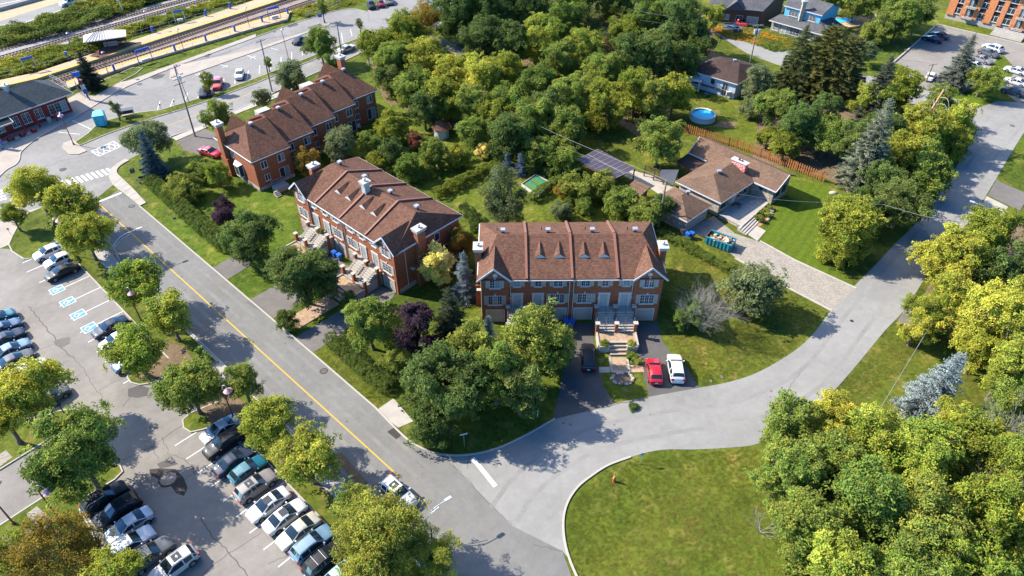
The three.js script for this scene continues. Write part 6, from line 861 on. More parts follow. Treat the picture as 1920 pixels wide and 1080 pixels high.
// --- upper wood
for (const [x, y, r, h, k, l] of [[705, 85, 44, 8, 'olive', 'yellow-green tree at the street end of the upper wood'], [760, 62, 50, 10, 'olive', 'orange-tinged tree at the street in the upper wood'], [795, 35, 44, 10, 'brown', 'bronze tree at the turn of the upper car park'], [745, 115, 46, 9, 'leaf', 'green tree right of the chimney of the upper townhouses'], [800, 112, 50, 10, 'lime', 'yellow tree along the lane in the upper wood'], [850, 140, 48, 9, 'lime', 'yellow tree below the lane beside the pole'], [775, 165, 44, 9, 'leaf', 'green tree behind the upper townhouses'], [830, 185, 46, 9, 'olive', 'olive tree behind the garden shed'], [730, 150, 34, 7, 'dark', 'dark tree at the gable end of the upper townhouses'], [905, 150, 52, 10, 'lime', 'yellow-green tree beside the grey utility pole'], [945, 130, 42, 9, 'lime', 'bright yellow tree next to the footpath'], [885, 200, 44, 9, 'leaf', 'green tree above the middle gardens'], [950, 195, 46, 9, 'leaf', 'green tree below the footpath'], [795, 205, 34, 8, 'dark', 'dark tree left of the garden shed'], [925, 225, 36, 8, 'olive', 'yellow-green tree above the middle hedges'],
  [860, 30, 62, 13, 'dark', 'dark tall tree left of the footpath entrance'], [925, 25, 62, 14, 'dark', 'dark tree in the upper wood beside the footpath'], [905, 75, 48, 12, 'dark', 'dark tree edging the footpath'], [985, 20, 60, 14, 'dark', 'dark tree at the top edge of the wood'], [955, 85, 40, 11, 'dark', 'dark tree at the bend of the footpath'], [1015, 75, 48, 12, 'maple', 'bright yellow-green tree among the dark ones'], [1060, 35, 50, 13, 'leaf', 'green tree left of the hidden roof'], [1098, 95, 40, 11, 'maple', 'round yellow-green tree in front of the hidden roof'], [1050, 115, 40, 10, 'leaf', 'green tree below the bright one by the footpath'], [1085, -5, 50, 13, 'dark', 'dark tree at the top edge behind the hidden roof'], [1155, 5, 46, 13, 'dark', 'dark tree at the top edge near the hidden roof'], [1215, 30, 52, 15, 'leaf', 'lofty green tree above the blue-walled bungalow'], [1275, 40, 56, 16, 'dark', 'loftiest dark tree left of the upper street'], [1310, 75, 36, 11, 'dark', 'dark tree at the edge of the upper street'], [1230, 100, 52, 13, 'dark', 'dark tree with visible pale trunks'], [1185, 110, 46, 12, 'dark', 'dark tree in front of the pale trunks'], [1290, 115, 36, 9, 'dark', 'dark tree behind the white bungalow'], [1130, 140, 46, 10, 'leaf', 'green tree in the middle of the upper wood'], [1070, 185, 52, 9.5, 'leaf', 'green tree above the long wire'], [1010, 165, 44, 9.5, 'leaf', 'green tree above the lane fence'], [1130, 195, 58, 10, 'olive', 'broad yellow-green tree in front of the dark lawn'], [1190, 170, 44, 9, 'olive', 'olive tree left of the white bungalow'], [1265, 178, 42, 9, 'olive', 'olive tree between the pool and the dark lawn'], [1225, 185, 38, 9, 'leaf', 'green tree near the old wooden fence'], [1000, 225, 48, 9, 'leaf', 'green tree crossed by the long wire'], [1060, 240, 46, 8.5, 'leaf', 'green tree left of the dark lawn'], [1025, 205, 44, 9, 'dark', 'dark tree along the lane behind the long wire'], [1170, 60, 40, 9, 'olive', 'thin tree beside the hidden roof'], [1335, 30, 26, 8, 'maple', 'small bright tree at the drive of the dark house']]) tree(x, y, r, h, k, l, { h0: 0.8 });
// station side
conifer(176, 167, 8.5, 2.9, [0.035, 0.05, 0.03], 'dark spruce on the turf beside the station');
tree(217, 205, 12, 4.5, 'dark', 'thin young tree beside the blue cabin', { h0: 0.6, density: 0.7, shrub: false });
tree(405, 214, 32, 6.5, 'leaf', 'green tree at the chimney end of the upper townhouses', { h0: 1.2 }); tree(388, 152, 15, 5, 'olive', 'small tree beside the red parked car', { h0: 1 });
tree(545, 145, 34, 7.5, 'grey', 'grey-green tree in front of the upper townhouses', { h0: 1.4 }); tree(490, 183, 22, 5, 'grey', 'thin tree between the street and the upper townhouses', { h0: 0.8, density: 0.7 }); tree(600, 82, 38, 8, 'leaf', 'green tree beside the dark parked car at the street', { h0: 1.6 }); tree(620, 120, 18, 5, 'leaf', 'small tree in front of the far end of the upper townhouses', { h0: 0.6 }); tree(604, 15, 12, 6, 'leaf', 'slim tree between the railway and the station street', { h0: 1.5 }); tree(674, 45, 10, 4, 'grey', 'thin sapling at the end of the bus lane', { h0: 1, density: 0.6, shrub: false }); tree(502, 118, 9, 3.6, 'olive', 'tiny sapling on the street verge', { h0: 0.8, shrub: false });
undergrowth('undergrowth', [[-30, 76], [0, 58], [60, 45], [115, 32], [165, 5], [330, -40], [420, -40], [330, -8], [230, 28], [130, 62], [0, 92]], 'leaf', 2.6, 3.2, 'wild green scrub between the highway and the railway');
undergrowth('undergrowth', [[160, 25], [170, 3], [300, -40], [380, -40], [300, 2], [220, 28]], 'olive', 3, 3, 'yellowish scrub beside the upper tracks');
undergrowth('undergrowth', [[-40, 130], [120, 88], [330, 26], [420, -5], [480, -20], [470, 2], [400, 16], [330, 42], [262, 62], [170, 100], [60, 140], [-40, 158]], 'olive', 1.8, 4.5, 'tall yellow-green weeds between the two railway lines');
undergrowth('undergrowth', [[-40, 128], [120, 92], [160, 78], [180, 92], [90, 125], [-40, 150]], 'lime', 1.5, 3, 'yellow flowering weeds behind the platform');
undergrowth('undergrowth', [[540, 22], [570, 12], [640, 0], [680, -6], [680, 4], [622, 20], [575, 34]], 'olive', 0.8, 3, 'weeds between the platform end and the station street');
undergrowth('undergrowth', [[1300, 38], [1378, 60], [1400, 52], [1475, 75], [1500, 95], [1470, 96], [1400, 78], [1365, 72]], 'flower', 0.5, 5, 'orange flower bed along the upper street');
undergrowth('undergrowth', [[1375, 70], [1455, 98], [1490, 95], [1400, 58], [1385, 62]], 'leaf', 0.6, 6, 'green leaves of the flower bed along the upper street');
undergrowth('undergrowth', [[1680, 340], [1740, 350], [1830, 250], [1810, 220], [1640, 200], [1600, 330], [1640, 400]], 'dark', 2.2, 1.6, 'dark undergrowth on the bank of the right-hand street');
undergrowth('undergrowth', [[860, 60], [1000, 120], [1090, 170], [1200, 240], [1300, 150], [1320, 40], [1200, -20], [870, -20]], 'dark', 2, 1, 'dark undergrowth on the floor of the upper wood');
undergrowth('undergrowth', [[700, 100], [760, 95], [960, 185], [1080, 250], [1000, 290], [880, 240], [730, 190]], 'leaf', 1.6, 1.2, 'green undergrowth between the trees of the lane');
undergrowth('undergrowth', [[1440, 830], [1560, 780], [1700, 830], [1900, 820], [2000, 900], [2000, 1150], [1480, 1150], [1470, 1000]], 'leaf', 1.8, 1.6, 'green undergrowth in the lower right wood');
const turf = (list, label) => undergrowth('grass', list, 'turf', 0.05, 13, label, 0.34);
turf([[1066, 1080], [1064, 1000], [1080, 935], [1140, 882], [1190, 862], [1300, 850], [1420, 842], [1440, 960], [1480, 1080]], 'short grass of the round lawn at the junction');
turf([[1240, 600], [1300, 720], [1400, 700], [1480, 660], [1545, 585], [1400, 500], [1260, 470]], 'grass on the slope right of the lower townhouses');
turf([[1570, 735], [1670, 615], [1720, 640], [1690, 700], [1600, 760]], 'grass of the right-hand roadside verge');
turf([[1735, 720], [1800, 690], [1850, 730], [1820, 780], [1750, 790]], 'grass of the small lawn behind the leaning blue spruce');
turf([[592, 662], [630, 645], [738, 742], [706, 764]], 'grass of the verge before the hedge');
console.log('leaf sprays', leafBudget);
// ---------------------------------------------------------------- street furniture and small things
// base and top as seen in the photograph; the top may lean
function topOf(base, tx, ty, guess) { let best = guess, err = 1e9; for (let h = guess * 0.5; h < guess * 1.7; h += 0.05) { const e = at(tx, ty, h).setY(0).distanceTo(base); if (e < err) { err = e; best = h; } } return at(tx, ty, best); }
function utilityPole(bx, by, tx, ty, h, label, o = {}) {
  const b = at(bx, by), T = topOf(b, tx, ty, h), t = thing('utility_pole', label, 'utility pole', b), top = T.clone().sub(b), r = rngOf(bx);
  mesh('pole', [bar(V(0, -0.1, 0), top, 0.17, 9, 0.11)], o.mat ?? M.poleWood, t);
  for (let i = 0; i < (o.arms ?? 0); i++) { const q = top.clone().multiplyScalar(0.97 - i * 0.11), d = V(Math.cos(o.yaw ?? 0.6), 0, -Math.sin(o.yaw ?? 0.6)); mesh('crossarm', [beam(q.clone().addScaledVector(d, -1.2), q.clone().addScaledVector(d, 1.2), 0.1, 0.12)], M.poleWood, t); for (const s of [-1.1, -0.6, 0.6, 1.1]) mesh('insulator', [cyl(0.05, 0.04, 0.22, q.x + d.x * s, q.y + 0.06, q.z + d.z * s, 6)], M.lampGrey, t); }
  if (o.can) for (const k of [0, 1].slice(0, o.can)) mesh('transformer', [cyl(0.28, 0.28, 0.95, top.x * 0.8 + 0.42 * (k ? -1 : 1), top.y * 0.8, top.z * 0.8 + 0.1, 14)], M.lampGrey, t);
  if (o.lamp) { const q = top.clone().multiplyScalar(0.92), e = q.clone().add(o.lamp); mesh('lamp_arm', [tube([q, q.clone().lerp(e, 0.5).add(V(0, 0.5, 0)), e], 0.045)], M.lampGrey, t); mesh('lamp_head', [box(0.65, 0.16, 0.26, e.x, e.y, e.z)], M.lampGrey, t); }
  return T;
}
const p1 = utilityPole(366, 256, 326, 122, 14, 'wooden utility pole with wide crossarms between the station street and the upper townhouses', { arms: 3, yaw: 0.9, can: 1 });
const p2 = utilityPole(510, 171, 488, 74, 11, 'wooden utility pole in front of the middle of the upper townhouses', { arms: 1, yaw: 0.9 });
const p3 = utilityPole(644, 124, 631, 40, 11, 'wooden utility pole beside the far chimney of the upper townhouses', { arms: 1, yaw: 0.9 });
const p4 = utilityPole(851, 176, 830, 131, 9.5, 'grey utility pole rising out of the yellow trees of the upper wood', { can: 1, mat: M.lampGrey });
const p5 = utilityPole(1234, 426, 1250, 338, 9, 'leaning wooden pole between the garage of the tan bungalow and the lower townhouses');
const p6 = utilityPole(1404, 128, 1422, 46, 10, 'wooden pole with two grey transformers at the upper street', { can: 2, arms: 1, yaw: 0.2 });
const p7 = utilityPole(1736, 154, 1750, 120, 9, 'wooden pole beside the dark spruce at the apartment drive', { arms: 1, yaw: 0.3 });
const p8 = utilityPole(1758, 590, 1777, 556, 7, 'pale broken pole standing in the yellow trees on the right', { mat: M.barkGrey });
const p9 = utilityPole(692, 122, 687, 88, 8, 'short grey pole at the street end of the upper wood', { mat: M.lampGrey });
function wire(a, b, sag, r, label) { const o = thing('overhead_wire', label, 'wire', a.clone()), c = b.clone().sub(a); mesh('wire', [tube([V(0, 0, 0), c.clone().multiplyScalar(0.5).add(V(0, -sag, 0)), c], r, 24, 5)], M.wire, o); }
wire(p9, p4, 0.8, 0.022, 'wire between the short grey pole and the grey pole in the upper wood'); wire(p4, p5, 1.6, 0.026, 'long pale wire from the grey pole down to the leaning pole'); wire(p4.clone().add(V(0, -2.2, 0)), p5.clone().add(V(0, -1.4, 0)), 1.8, 0.018, 'lower cable running beside the long pale wire');
wire(p5.clone(), at(1660, 384, 8), 1.2, 0.018, 'cable from the leaning pole to the egg-shaped tree'); wire(at(1655, 383, 7), at(1822, 418, 7.5), 0.5, 0.035, 'pale insulated cable crossing the right-hand street'); wire(p6, at(1190, 20, 11), 0.6, 0.03, 'wire from the transformer pole to the left above the road'); wire(p6.clone().add(V(0, -1, 0)), at(1200, 38, 10), 0.6, 0.03, 'lower wire from the transformer pole to the left'); wire(p6, p7, 1.2, 0.03, 'wire along the upper street between two poles'); wire(p8, at(1645, 775, 6), 0.3, 0.03, 'thin black wire from the broken pole past the blue spruce'); wire(p1, p2, 0.6, 0.025, 'wire between the first two poles of the station street'); wire(p2, p3, 0.6, 0.025, 'wire between the last two poles of the station street');
function coneLamp(bx, by, lx, ly, label) {                                   // maroon post, swan neck, pink cone shade
  const b = at(bx, by), L = topOf(b, lx, ly, 6.2), q = at(lx, ly, 5.6), t = thing('street_lamp', label, 'street lamp', b), e = q.clone().sub(b), top = V(0, 6, 0), out = e.clone().setY(0), k = Math.max(0.6, Math.min(1.4, out.length())); out.normalize().multiplyScalar(k || 1);
  mesh('post', [cyl(0.1, 0.06, 5.6, 0, 0, 0, 8), cyl(0.2, 0.14, 0.5, 0, 0, 0, 10)], M.polePaint, t); mesh('swan_neck', [tube([V(0, 5.6, 0), V(0, 6.3, 0).addScaledVector(out, 0.3), V(0, 6.4, 0).addScaledVector(out, 0.75), V(0, 5.95, 0).add(out)], 0.035, 14)], M.lampGrey, t);
  mesh('shade', [new THREE.LatheGeometry([[0.03, 0.42], [0.1, 0.4], [0.2, 0.26], [0.52, 0.02], [0.5, 0], [0.16, 0.2]].map(([x, y]) => new THREE.Vector2(x, y)), 20).translate(out.x, 5.5, out.z)], M.lampPink, t);
}
coneLamp(112, 974, 107, 927, 'pink cone street lamp beside the biggest maple'); coneLamp(27, 983, -8, 905, 'maroon lamp post at the lower left edge standing on turf'); coneLamp(128, 478, 110, 413, 'pink cone street lamp between the yellow maples at the top of the car park'); coneLamp(266, 604, 246, 549, 'pink cone street lamp in the maple beside the wheelchair bays'); coneLamp(441, 790, 427, 732, 'pink cone street lamp at the gap in the middle of the car park'); coneLamp(690, 1010, 682, 965, 'pink cone street lamp among the trees at the bottom edge'); coneLamp(139, 272, 104, 199, 'maroon lamp post with a cone shade and round no entry sign by the station', 1);
for (const [bx, by, tx, ty, l] of [[137, 106, 124, 60, 'left post lamp behind the platform weeds'], [204, 144, 190, 96, 'post lamp right of the platform shelter'], [277, 60, 269, 19, 'post lamp in the weeds left of the railway gate'], [346, 97, 331, 53, 'post lamp between the two platforms'], [469, 55, 459, 13, 'post lamp at the far end of the near platform'], [355, 193, 327, 121, 'tall thin lamp behind the crossarm pole'], [541, 110, 527, 53, 'thin lamp in the station bays']]) { const b = at(bx, by), T = topOf(b, tx, ty, 6).sub(b), t = thing('platform_lamp', l, 'lamp'.replace('lamp', 'street lamp'), b); mesh('post', [bar(V(0, 0, 0), T, 0.07, 7, 0.05)], M.polePaint, t); mesh('shade', [new THREE.ConeGeometry(0.38, 0.35, 14).translate(T.x + 0.2, T.y - 0.1, T.z)], M.lampPink, t); }
function cobra(bx, by, px1, py1, lx, ly, label, h = 8.5) {                    // grey pole with an arched arm and flat head
  const b = at(bx, by), K = topOf(b, px1, py1, h * 0.75).sub(b), t = thing('street_lamp', label, 'street lamp', b), L = at(lx, ly, K.y + 1.3).sub(b), m = K.clone().lerp(L, 0.4).add(V(0, 0.55, 0));
  mesh('pole', [bar(V(0, 0, 0), K, 0.1, 9, 0.075)], M.greyMetal, t); mesh('arm', [tube([K, m, L], 0.045, 14), tube([K.clone().multiplyScalar(0.93), K.clone().multiplyScalar(0.93).lerp(L, 0.35).add(V(0, 0.2, 0)), K.clone().lerp(L, 0.7)], 0.03, 12)], M.lampGrey, t); const d = L.clone().sub(m).setY(0).normalize(); mesh('lamp_head', [beam(L, L.clone().addScaledVector(d, 0.75), 0.3, 0.16)], M.lampGrey, t); }
cobra(229, 497, 212, 461, 256, 430, 'grey street lamp arching over the residential street', 8); cobra(772, 1000, 798, 976, 834, 939, 'grey street lamp with white head at the street bottom', 8); cobra(1585, 880, 1578, 852, 1527, 810, 'white arched lamp head above the lower right wood', 8); cobra(1860, 430, 1874, 412, 1828, 380, 'white arched street lamp at the right-hand street', 8);
function signPost(bx, by, h, label, panels) { const t = thing('street_sign', label, 'sign', at(bx, by)); mesh('post', [cyl(0.035, 0.035, h, 0, 0, 0, 6)], M.greyMetal, t); for (const [w, ph, y, mat, ry = 0.3] of panels) mesh('panel', [box(w, ph, 0.03, 0, y, 0, ry)], mat, t); }
signPost(257, 343, 3, 'back of a brown stop sign with green name plate at the zebra crossing', [[0.75, 0.75, 2, M.brownWood, 0.7], [0.9, 0.2, 2.8, std([0.03, 0.25, 0.16], 0.5), 0.7]]); signPost(266, 350, 0.9, 'small dark red marker post by the long hedge', [[0.3, 0.5, 0.5, M.polePaint]]); signPost(871, 838, 2.4, 'street name sign under the dark trees at the corner', [[0.9, 0.22, 2.2, std([0.25, 0.4, 0.38], 0.5)]]); signPost(1008, 784, 1.9, 'thin white marker in the shade at the kerb end', [[0.1, 1.4, 0.4, M.white]]); signPost(1200.5, 870, 2, 'street sign on the round lawn beside the kerb end', [[0.5, 0.4, 1.6, std([0.12, 0.3, 0.32], 0.5)]]); signPost(332, 422, 1.6, 'dark sign on the verge in front of the long hedge', [[0.45, 0.4, 1.1, M.darkMetal]]); signPost(21, 441, 1.4, 'small signpost on the brick walk at the car park', [[0.3, 0.3, 1.05, M.darkMetal]]); signPost(603, 48, 3.2, 'blue sign on two legs at the end of the bus island', [[1, 0.9, 2.1, M.blue]]); signPost(304, 210, 1.8, 'small sign post at the first station bay', [[0.3, 0.35, 1.4, M.darkMetal]]); signPost(330, 203, 1.8, 'small sign post at the second station bay', [[0.3, 0.35, 1.4, M.darkMetal]]); signPost(692, 40, 4.5, 'thin sign pole at the turn of the station street', [[0.4, 0.5, 3.8, M.greyMetal]]); signPost(1403, 205, 1.4, 'mailbox like post on the apartment lawn', [[0.35, 0.3, 1.1, M.white]]);
{ const t = thing('fire_hydrant', 'red fire hydrant with tall marker stick on the round lawn', 'hydrant', at(1151, 903)); mesh('barrel', [cyl(0.16, 0.13, 0.75, 0, 0, 0, 12), cyl(0.2, 0.2, 0.08, 0, 0, 0, 12)], std([0.3, 0.05, 0.03], 0.5), t); mesh('bonnet', [new THREE.SphereGeometry(0.16, 12, 8).translate(0, 0.78, 0), cyl(0.05, 0.05, 0.12, 0, 0.9, 0, 6)], std([0.55, 0.2, 0.06], 0.5), t); mesh('outlet', [new THREE.CylinderGeometry(0.07, 0.07, 0.5, 8).rotateZ(Math.PI / 2).translate(0, 0.55, 0)], std([0.45, 0.2, 0.08], 0.5), t); mesh('marker_stick', [bar(V(-0.1, 0.4, 0.1), V(-0.12, 1.8, 0.1), 0.025)], std([0.75, 0.5, 0.12], 0.5), t); }
{ // blue cabin
  const t = thing('blue_cabin', 'bright blue plastic cabin with sloping roof on the station turf', 'cabin', at(192, 233), 0.35); mesh('walls', [box(2, 2.1, 2, 0, 0.05, 0)], M.cyan, t); mesh('roof', [slab([V(-1.08, 2.3, 1.08), V(1.08, 2.3, 1.08), V(0.7, 2.75, -0.5), V(-0.7, 2.75, -0.5)], 0.1), slab([V(-0.7, 2.75, -0.5), V(0.7, 2.75, -0.5), V(1.08, 2.3, -1.08), V(-1.08, 2.3, -1.08)], 0.1), slab([V(-1.08, 2.3, 1.08), V(-0.7, 2.75, -0.5), V(-1.08, 2.3, -1.08)], 0.1), slab([V(1.08, 2.3, -1.08), V(0.7, 2.75, -0.5), V(1.08, 2.3, 1.08)], 0.1)], std([0.12, 0.55, 0.62], 0.4), t); mesh('door', [box(0.8, 1.8, 0.06, 0.2, 0.1, 1.02)], std([0.03, 0.35, 0.5], 0.4), t);
  const k = thing('station_totem', 'blue and white station totem sign at the curved fence', 'sign', at(169, 188), 0.5); mesh('post', [beam(V(0, 0, 0), V(-0.7, 6.2, 0), 0.25, 0.25)], M.blue, k); for (const [y, m, w] of [[5.4, M.blue, 1.5], [3.6, M.polePaint, 0.7], [2.6, M.white, 0.8], [1.6, M.blue, 0.8]]) mesh('panel', [box(w, 0.9, 0.2, -0.11 * y, y, 0.1)], m, k);
  const bs = thing('bike_shelter', 'dark bench shelter on the turf behind the thin young tree', 'shelter', at(238, 219), 0.4); mesh('roof', [box(3.2, 0.08, 1.3, 0, 1.5, 0)], M.darkMetal, bs); for (const x of [-1.5, 1.5]) mesh('leg', [bar(V(x, 0, 0.5), V(x, 1.5, 0.3), 0.05)], M.greyMetal, bs); mesh('back', [box(3, 0.8, 0.06, 0, 0.4, -0.5)], M.darkMetal, bs);
  const bn = thing('litter_bin', 'grey round bin beside the station porch', 'bin', at(94, 229)); mesh('barrel', [cyl(0.4, 0.42, 1, 0, 0, 0, 14)], M.concrete, bn); mesh('lid', [cyl(0.45, 0.3, 0.15, 0, 1, 0, 14)], M.greyMetal, bn);
  const ts = thing('bus_stop_sign', 'blue bus stop post at the left edge of the station pavement', 'sign', at(5, 279)); mesh('post', [cyl(0.06, 0.06, 3, 0, 0, 0, 8)], M.greyMetal, ts); mesh('panel', [box(0.9, 2.2, 0.12, 0, 1.1, 0, 0.6)], M.blue, ts); mesh('base', [box(0.5, 0.1, 0.5)], M.darkMetal, ts); }
{ // platform shelter
  const c = at(206, 92), y = 0.5, yaw = 0.42, t = thing('platform_shelter', 'platform shelter with a big cream hipped roof', 'shelter', c, yaw); hipRoof(t, [V(-4.6, 3.2, 2.4), V(4.6, 3.2, 2.4), V(4.6, 3.2, -2.4), V(-4.6, 3.2, -2.4)], V(-2.2, 4.3, 0), V(2.2, 4.3, 0), std([0.62, 0.54, 0.42], 0.8), 0.15); for (const x of [-3.9, 0, 3.9]) for (const z of [-1.9, 1.9]) mesh('post', [box(0.18, 3.1, 0.18, x, 0, z)], M.brownWood, t); mesh('back_wall', [box(8, 2, 0.1, 0, 0.8, -1.9)], M.brownWood, t); mesh('bench', [box(3, 0.45, 0.6, 0.5, 0.55, -0.6), box(3, 0.5, 0.08, 0.5, 0.95, -0.9)], M.concrete, t); for (let i = -6; i < 7; i++) mesh('roof_rib', [beam(V(i * 0.7, 3.24, 2.42), V(i * 0.34, 4.34, 0), 0.06, 0.06)], M.white, t);
  struct('pavement', flat(px([[170, 110], [205, 84], [262, 84], [215, 103], [190, 114]]), 0.57), M.brownWood);
  for (const [x0, y0, x1, y1, h, l, m] of [[51, 139, 73, 134, 3.4, 'grey railway sign frame at the left of the far platform', M.greyMetal], [263, 124, 288, 116, 3.4, 'blue railway sign frame on the near platform', M.blue], [331, 46, 349, 43, 3.2, 'blue topped sign frame at the far platform in the weeds', M.greyMetal], [506, 41, 527, 36, 3.2, 'blue railway sign frame at the far end of the near platform', M.blue]]) { const A = at(x0, y0), B = at(x1, y1).sub(A), t2 = thing('platform_sign', l, 'sign', A); for (const p of [V(0, 0, 0), B]) mesh('post', [bar(p.clone().setY(0.4), p.clone().setY(h), 0.09)], m, t2); mesh('board', [beam(V(0, h, 0), B.clone().setY(h), 0.15, 0.55)], M.blue, t2); mesh('bench', [beam(B.clone().multiplyScalar(0.2).setY(1), B.clone().multiplyScalar(0.8).setY(1), 0.5, 0.5)], M.white, t2); }
  for (const [x, yy, l, far] of [[129, 113, 'first', 1], [289, 65, 'second', 1], [388, 34, 'third', 1], [433, 20, 'fourth', 1], [217, 137, 'first'], [330, 99, 'second'], [388, 81, 'third'], [442, 63, 'fourth'], [493, 45, 'fifth'], [541, 30, 'sixth']]) { const t3 = thing('blue_bollard_bin', `${l} blue post bin from the left along the ${far ? 'far' : 'near'} platform`, 'bin', at(x, yy)); mesh('body', [cyl(0.25, 0.25, 1.6, 0, 0.4, 0, 10)], M.blue, t3); mesh('cap', [cyl(0.3, 0.3, 0.1, 0, 2, 0, 10)], M.blue, t3); } }
function railFence(name, list, h, gap, mat, label, cat = 'fence', rails = [0.5, 1]) { const P = px(list), cv = new THREE.CatmullRomCurve3(P, false, 'catmullrom', 0.01), len = cv.getLength(), t = thing(name, label, cat, P[0].clone()), n = Math.round(len / gap); for (let i = 0; i <= n; i++) { const q = cv.getPointAt(i / n).sub(P[0]); mesh('post', [cyl(0.04, 0.04, h, q.x, q.y, q.z, 6)], mat, t); if (i) for (const r of rails) { const a = cv.getPointAt((i - 1) / n).sub(P[0]); mesh('rail', [bar(a.setY(h * r), q.clone().setY(h * r), 0.025, 5)], mat, t); } } }
railFence('platform_fence', [[178, 152], [235, 132], [262, 124]], 1.7, 3, M.greyMetal, 'grey wire fence on the near platform left of the blue frame'); railFence('platform_fence', [[292, 117], [350, 98], [480, 58], [540, 40]], 1.7, 3.2, M.greyMetal, 'grey wire fence along the near platform right of the blue frame'); railFence('platform_fence', [[0, 150], [70, 134], [170, 105]], 1.5, 2.4, M.greyMetal, 'wire fence between the weeds and the far platform'); railFence('platform_fence', [[250, 72], [350, 44], [460, 12]], 1.5, 2.4, M.greyMetal, 'wire fence behind the right half of the far platform'); railFence('curved_fence', [[143, 160], [146, 170], [153, 179], [165, 186]], 1.2, 1, M.darkMetal, 'curved dark railing round the turf beside the station'); railFence('platform_fence', [[94, 147], [115, 158], [133, 171]], 1.2, 1.2, M.white, 'white railing behind the station roof');
railFence('chain_link_fence', [[575, 34], [600, 26], [625, 18], [640, 10]], 1.5, 2, M.greyMetal, 'wire fence at the end of the near platform');
function boardFence(list, h, mat, label, pitch = 0.42, w = 0.2) {             // every board a piece
  const P = px(list), t = thing('wooden_fence', label, 'fence', P[0].clone()), g = new THREE.BoxGeometry(w, h, 0.04).translate(0, h / 2, 0); g.userData.done = true; finish(g);
  for (let s = 0; s < P.length - 1; s++) { const a = P[s].clone().sub(P[0]), b = P[s + 1].clone().sub(P[0]), d = b.clone().sub(a), n = Math.max(1, Math.round(d.length() / pitch)), yaw = Math.atan2(-d.z, d.x);
    for (let i = 0; i < n; i++) { const q = a.clone().lerp(b, (i + 0.5) / n), m = new THREE.Mesh(g, mat); m.name = 'board'; m.position.copy(q); m.position.y = 0.05 + 0.03 * (i % 3); m.rotation.y = yaw; t.add(m); }
    for (const k of [0.25, 0.8]) mesh('rail', [beam(a.clone().setY(h * k), b.clone().setY(h * k), 0.07, 0.09).translate(-0.05 * Math.sin(yaw), 0, -0.05 * Math.cos(yaw))], mat, t); for (let i = 0; i <= Math.round(d.length() / 2.4); i++) { const q = a.clone().lerp(b, Math.min(1, i * 2.4 / d.length())); mesh('post', [box(0.13, h + 0.12, 0.13, q.x, 0, q.z, yaw)], mat, t); } } }
boardFence([[1283, 248], [1320, 260], [1380, 278], [1440, 300]], 1.75, M.orangeWood, 'orange wooden fence behind the tan bungalow, left long part'); boardFence([[1440, 300], [1490, 320], [1545, 342]], 1.75, M.orangeWood, 'orange wooden fence running to the silver spruce, right part'); boardFence([[1184, 226], [1210, 220], [1226, 212]], 1.6, M.brownWood, 'old brown fence in the trees by the dark lawn'); boardFence([[980, 172], [1001, 164]], 2, M.greyWood, 'short grey fence at the lane in the upper wood');
boardFence([[1573, 22], [1600, 30], [1640, 42]], 2, M.greyWood, 'grey board fence behind the blue house', 0.6, 0.5); boardFence([[1640, 42], [1618, 60], [1590, 78]], 1.6, M.greyWood, 'grey board fence on the right side of the blue house', 0.6, 0.5); boardFence([[1445, 36], [1470, 20]], 1.8, M.greyWood, 'short fence left of the blue house', 0.6, 0.5);
{ // pool
  const t = thing('swimming_pool', 'round white above ground pool with turquoise water', 'pool', at(1317, 222)); mesh('wall', [new THREE.CylinderGeometry(2.45, 2.6, 0.95, 40, 1, true).translate(0, 0.48, 0), new THREE.TorusGeometry(2.38, 0.2, 10, 40).rotateX(Math.PI / 2).translate(0, 0.95, 0)], M.white, t); mesh('water', [cyl(2.3, 2.3, 0.72, 0, 0.02, 0, 40)], M.water, t);
  const p = thing('pool_pump', 'little pump box beside the round pool', 'pump', at(1325, 229)); mesh('case', [box(0.5, 0.3, 0.3)], M.soil, p); mesh('pipe', [bar(V(0, 0.2, 0), V(0.1, 0.3, -0.8), 0.05)], M.greyMetal, p); }
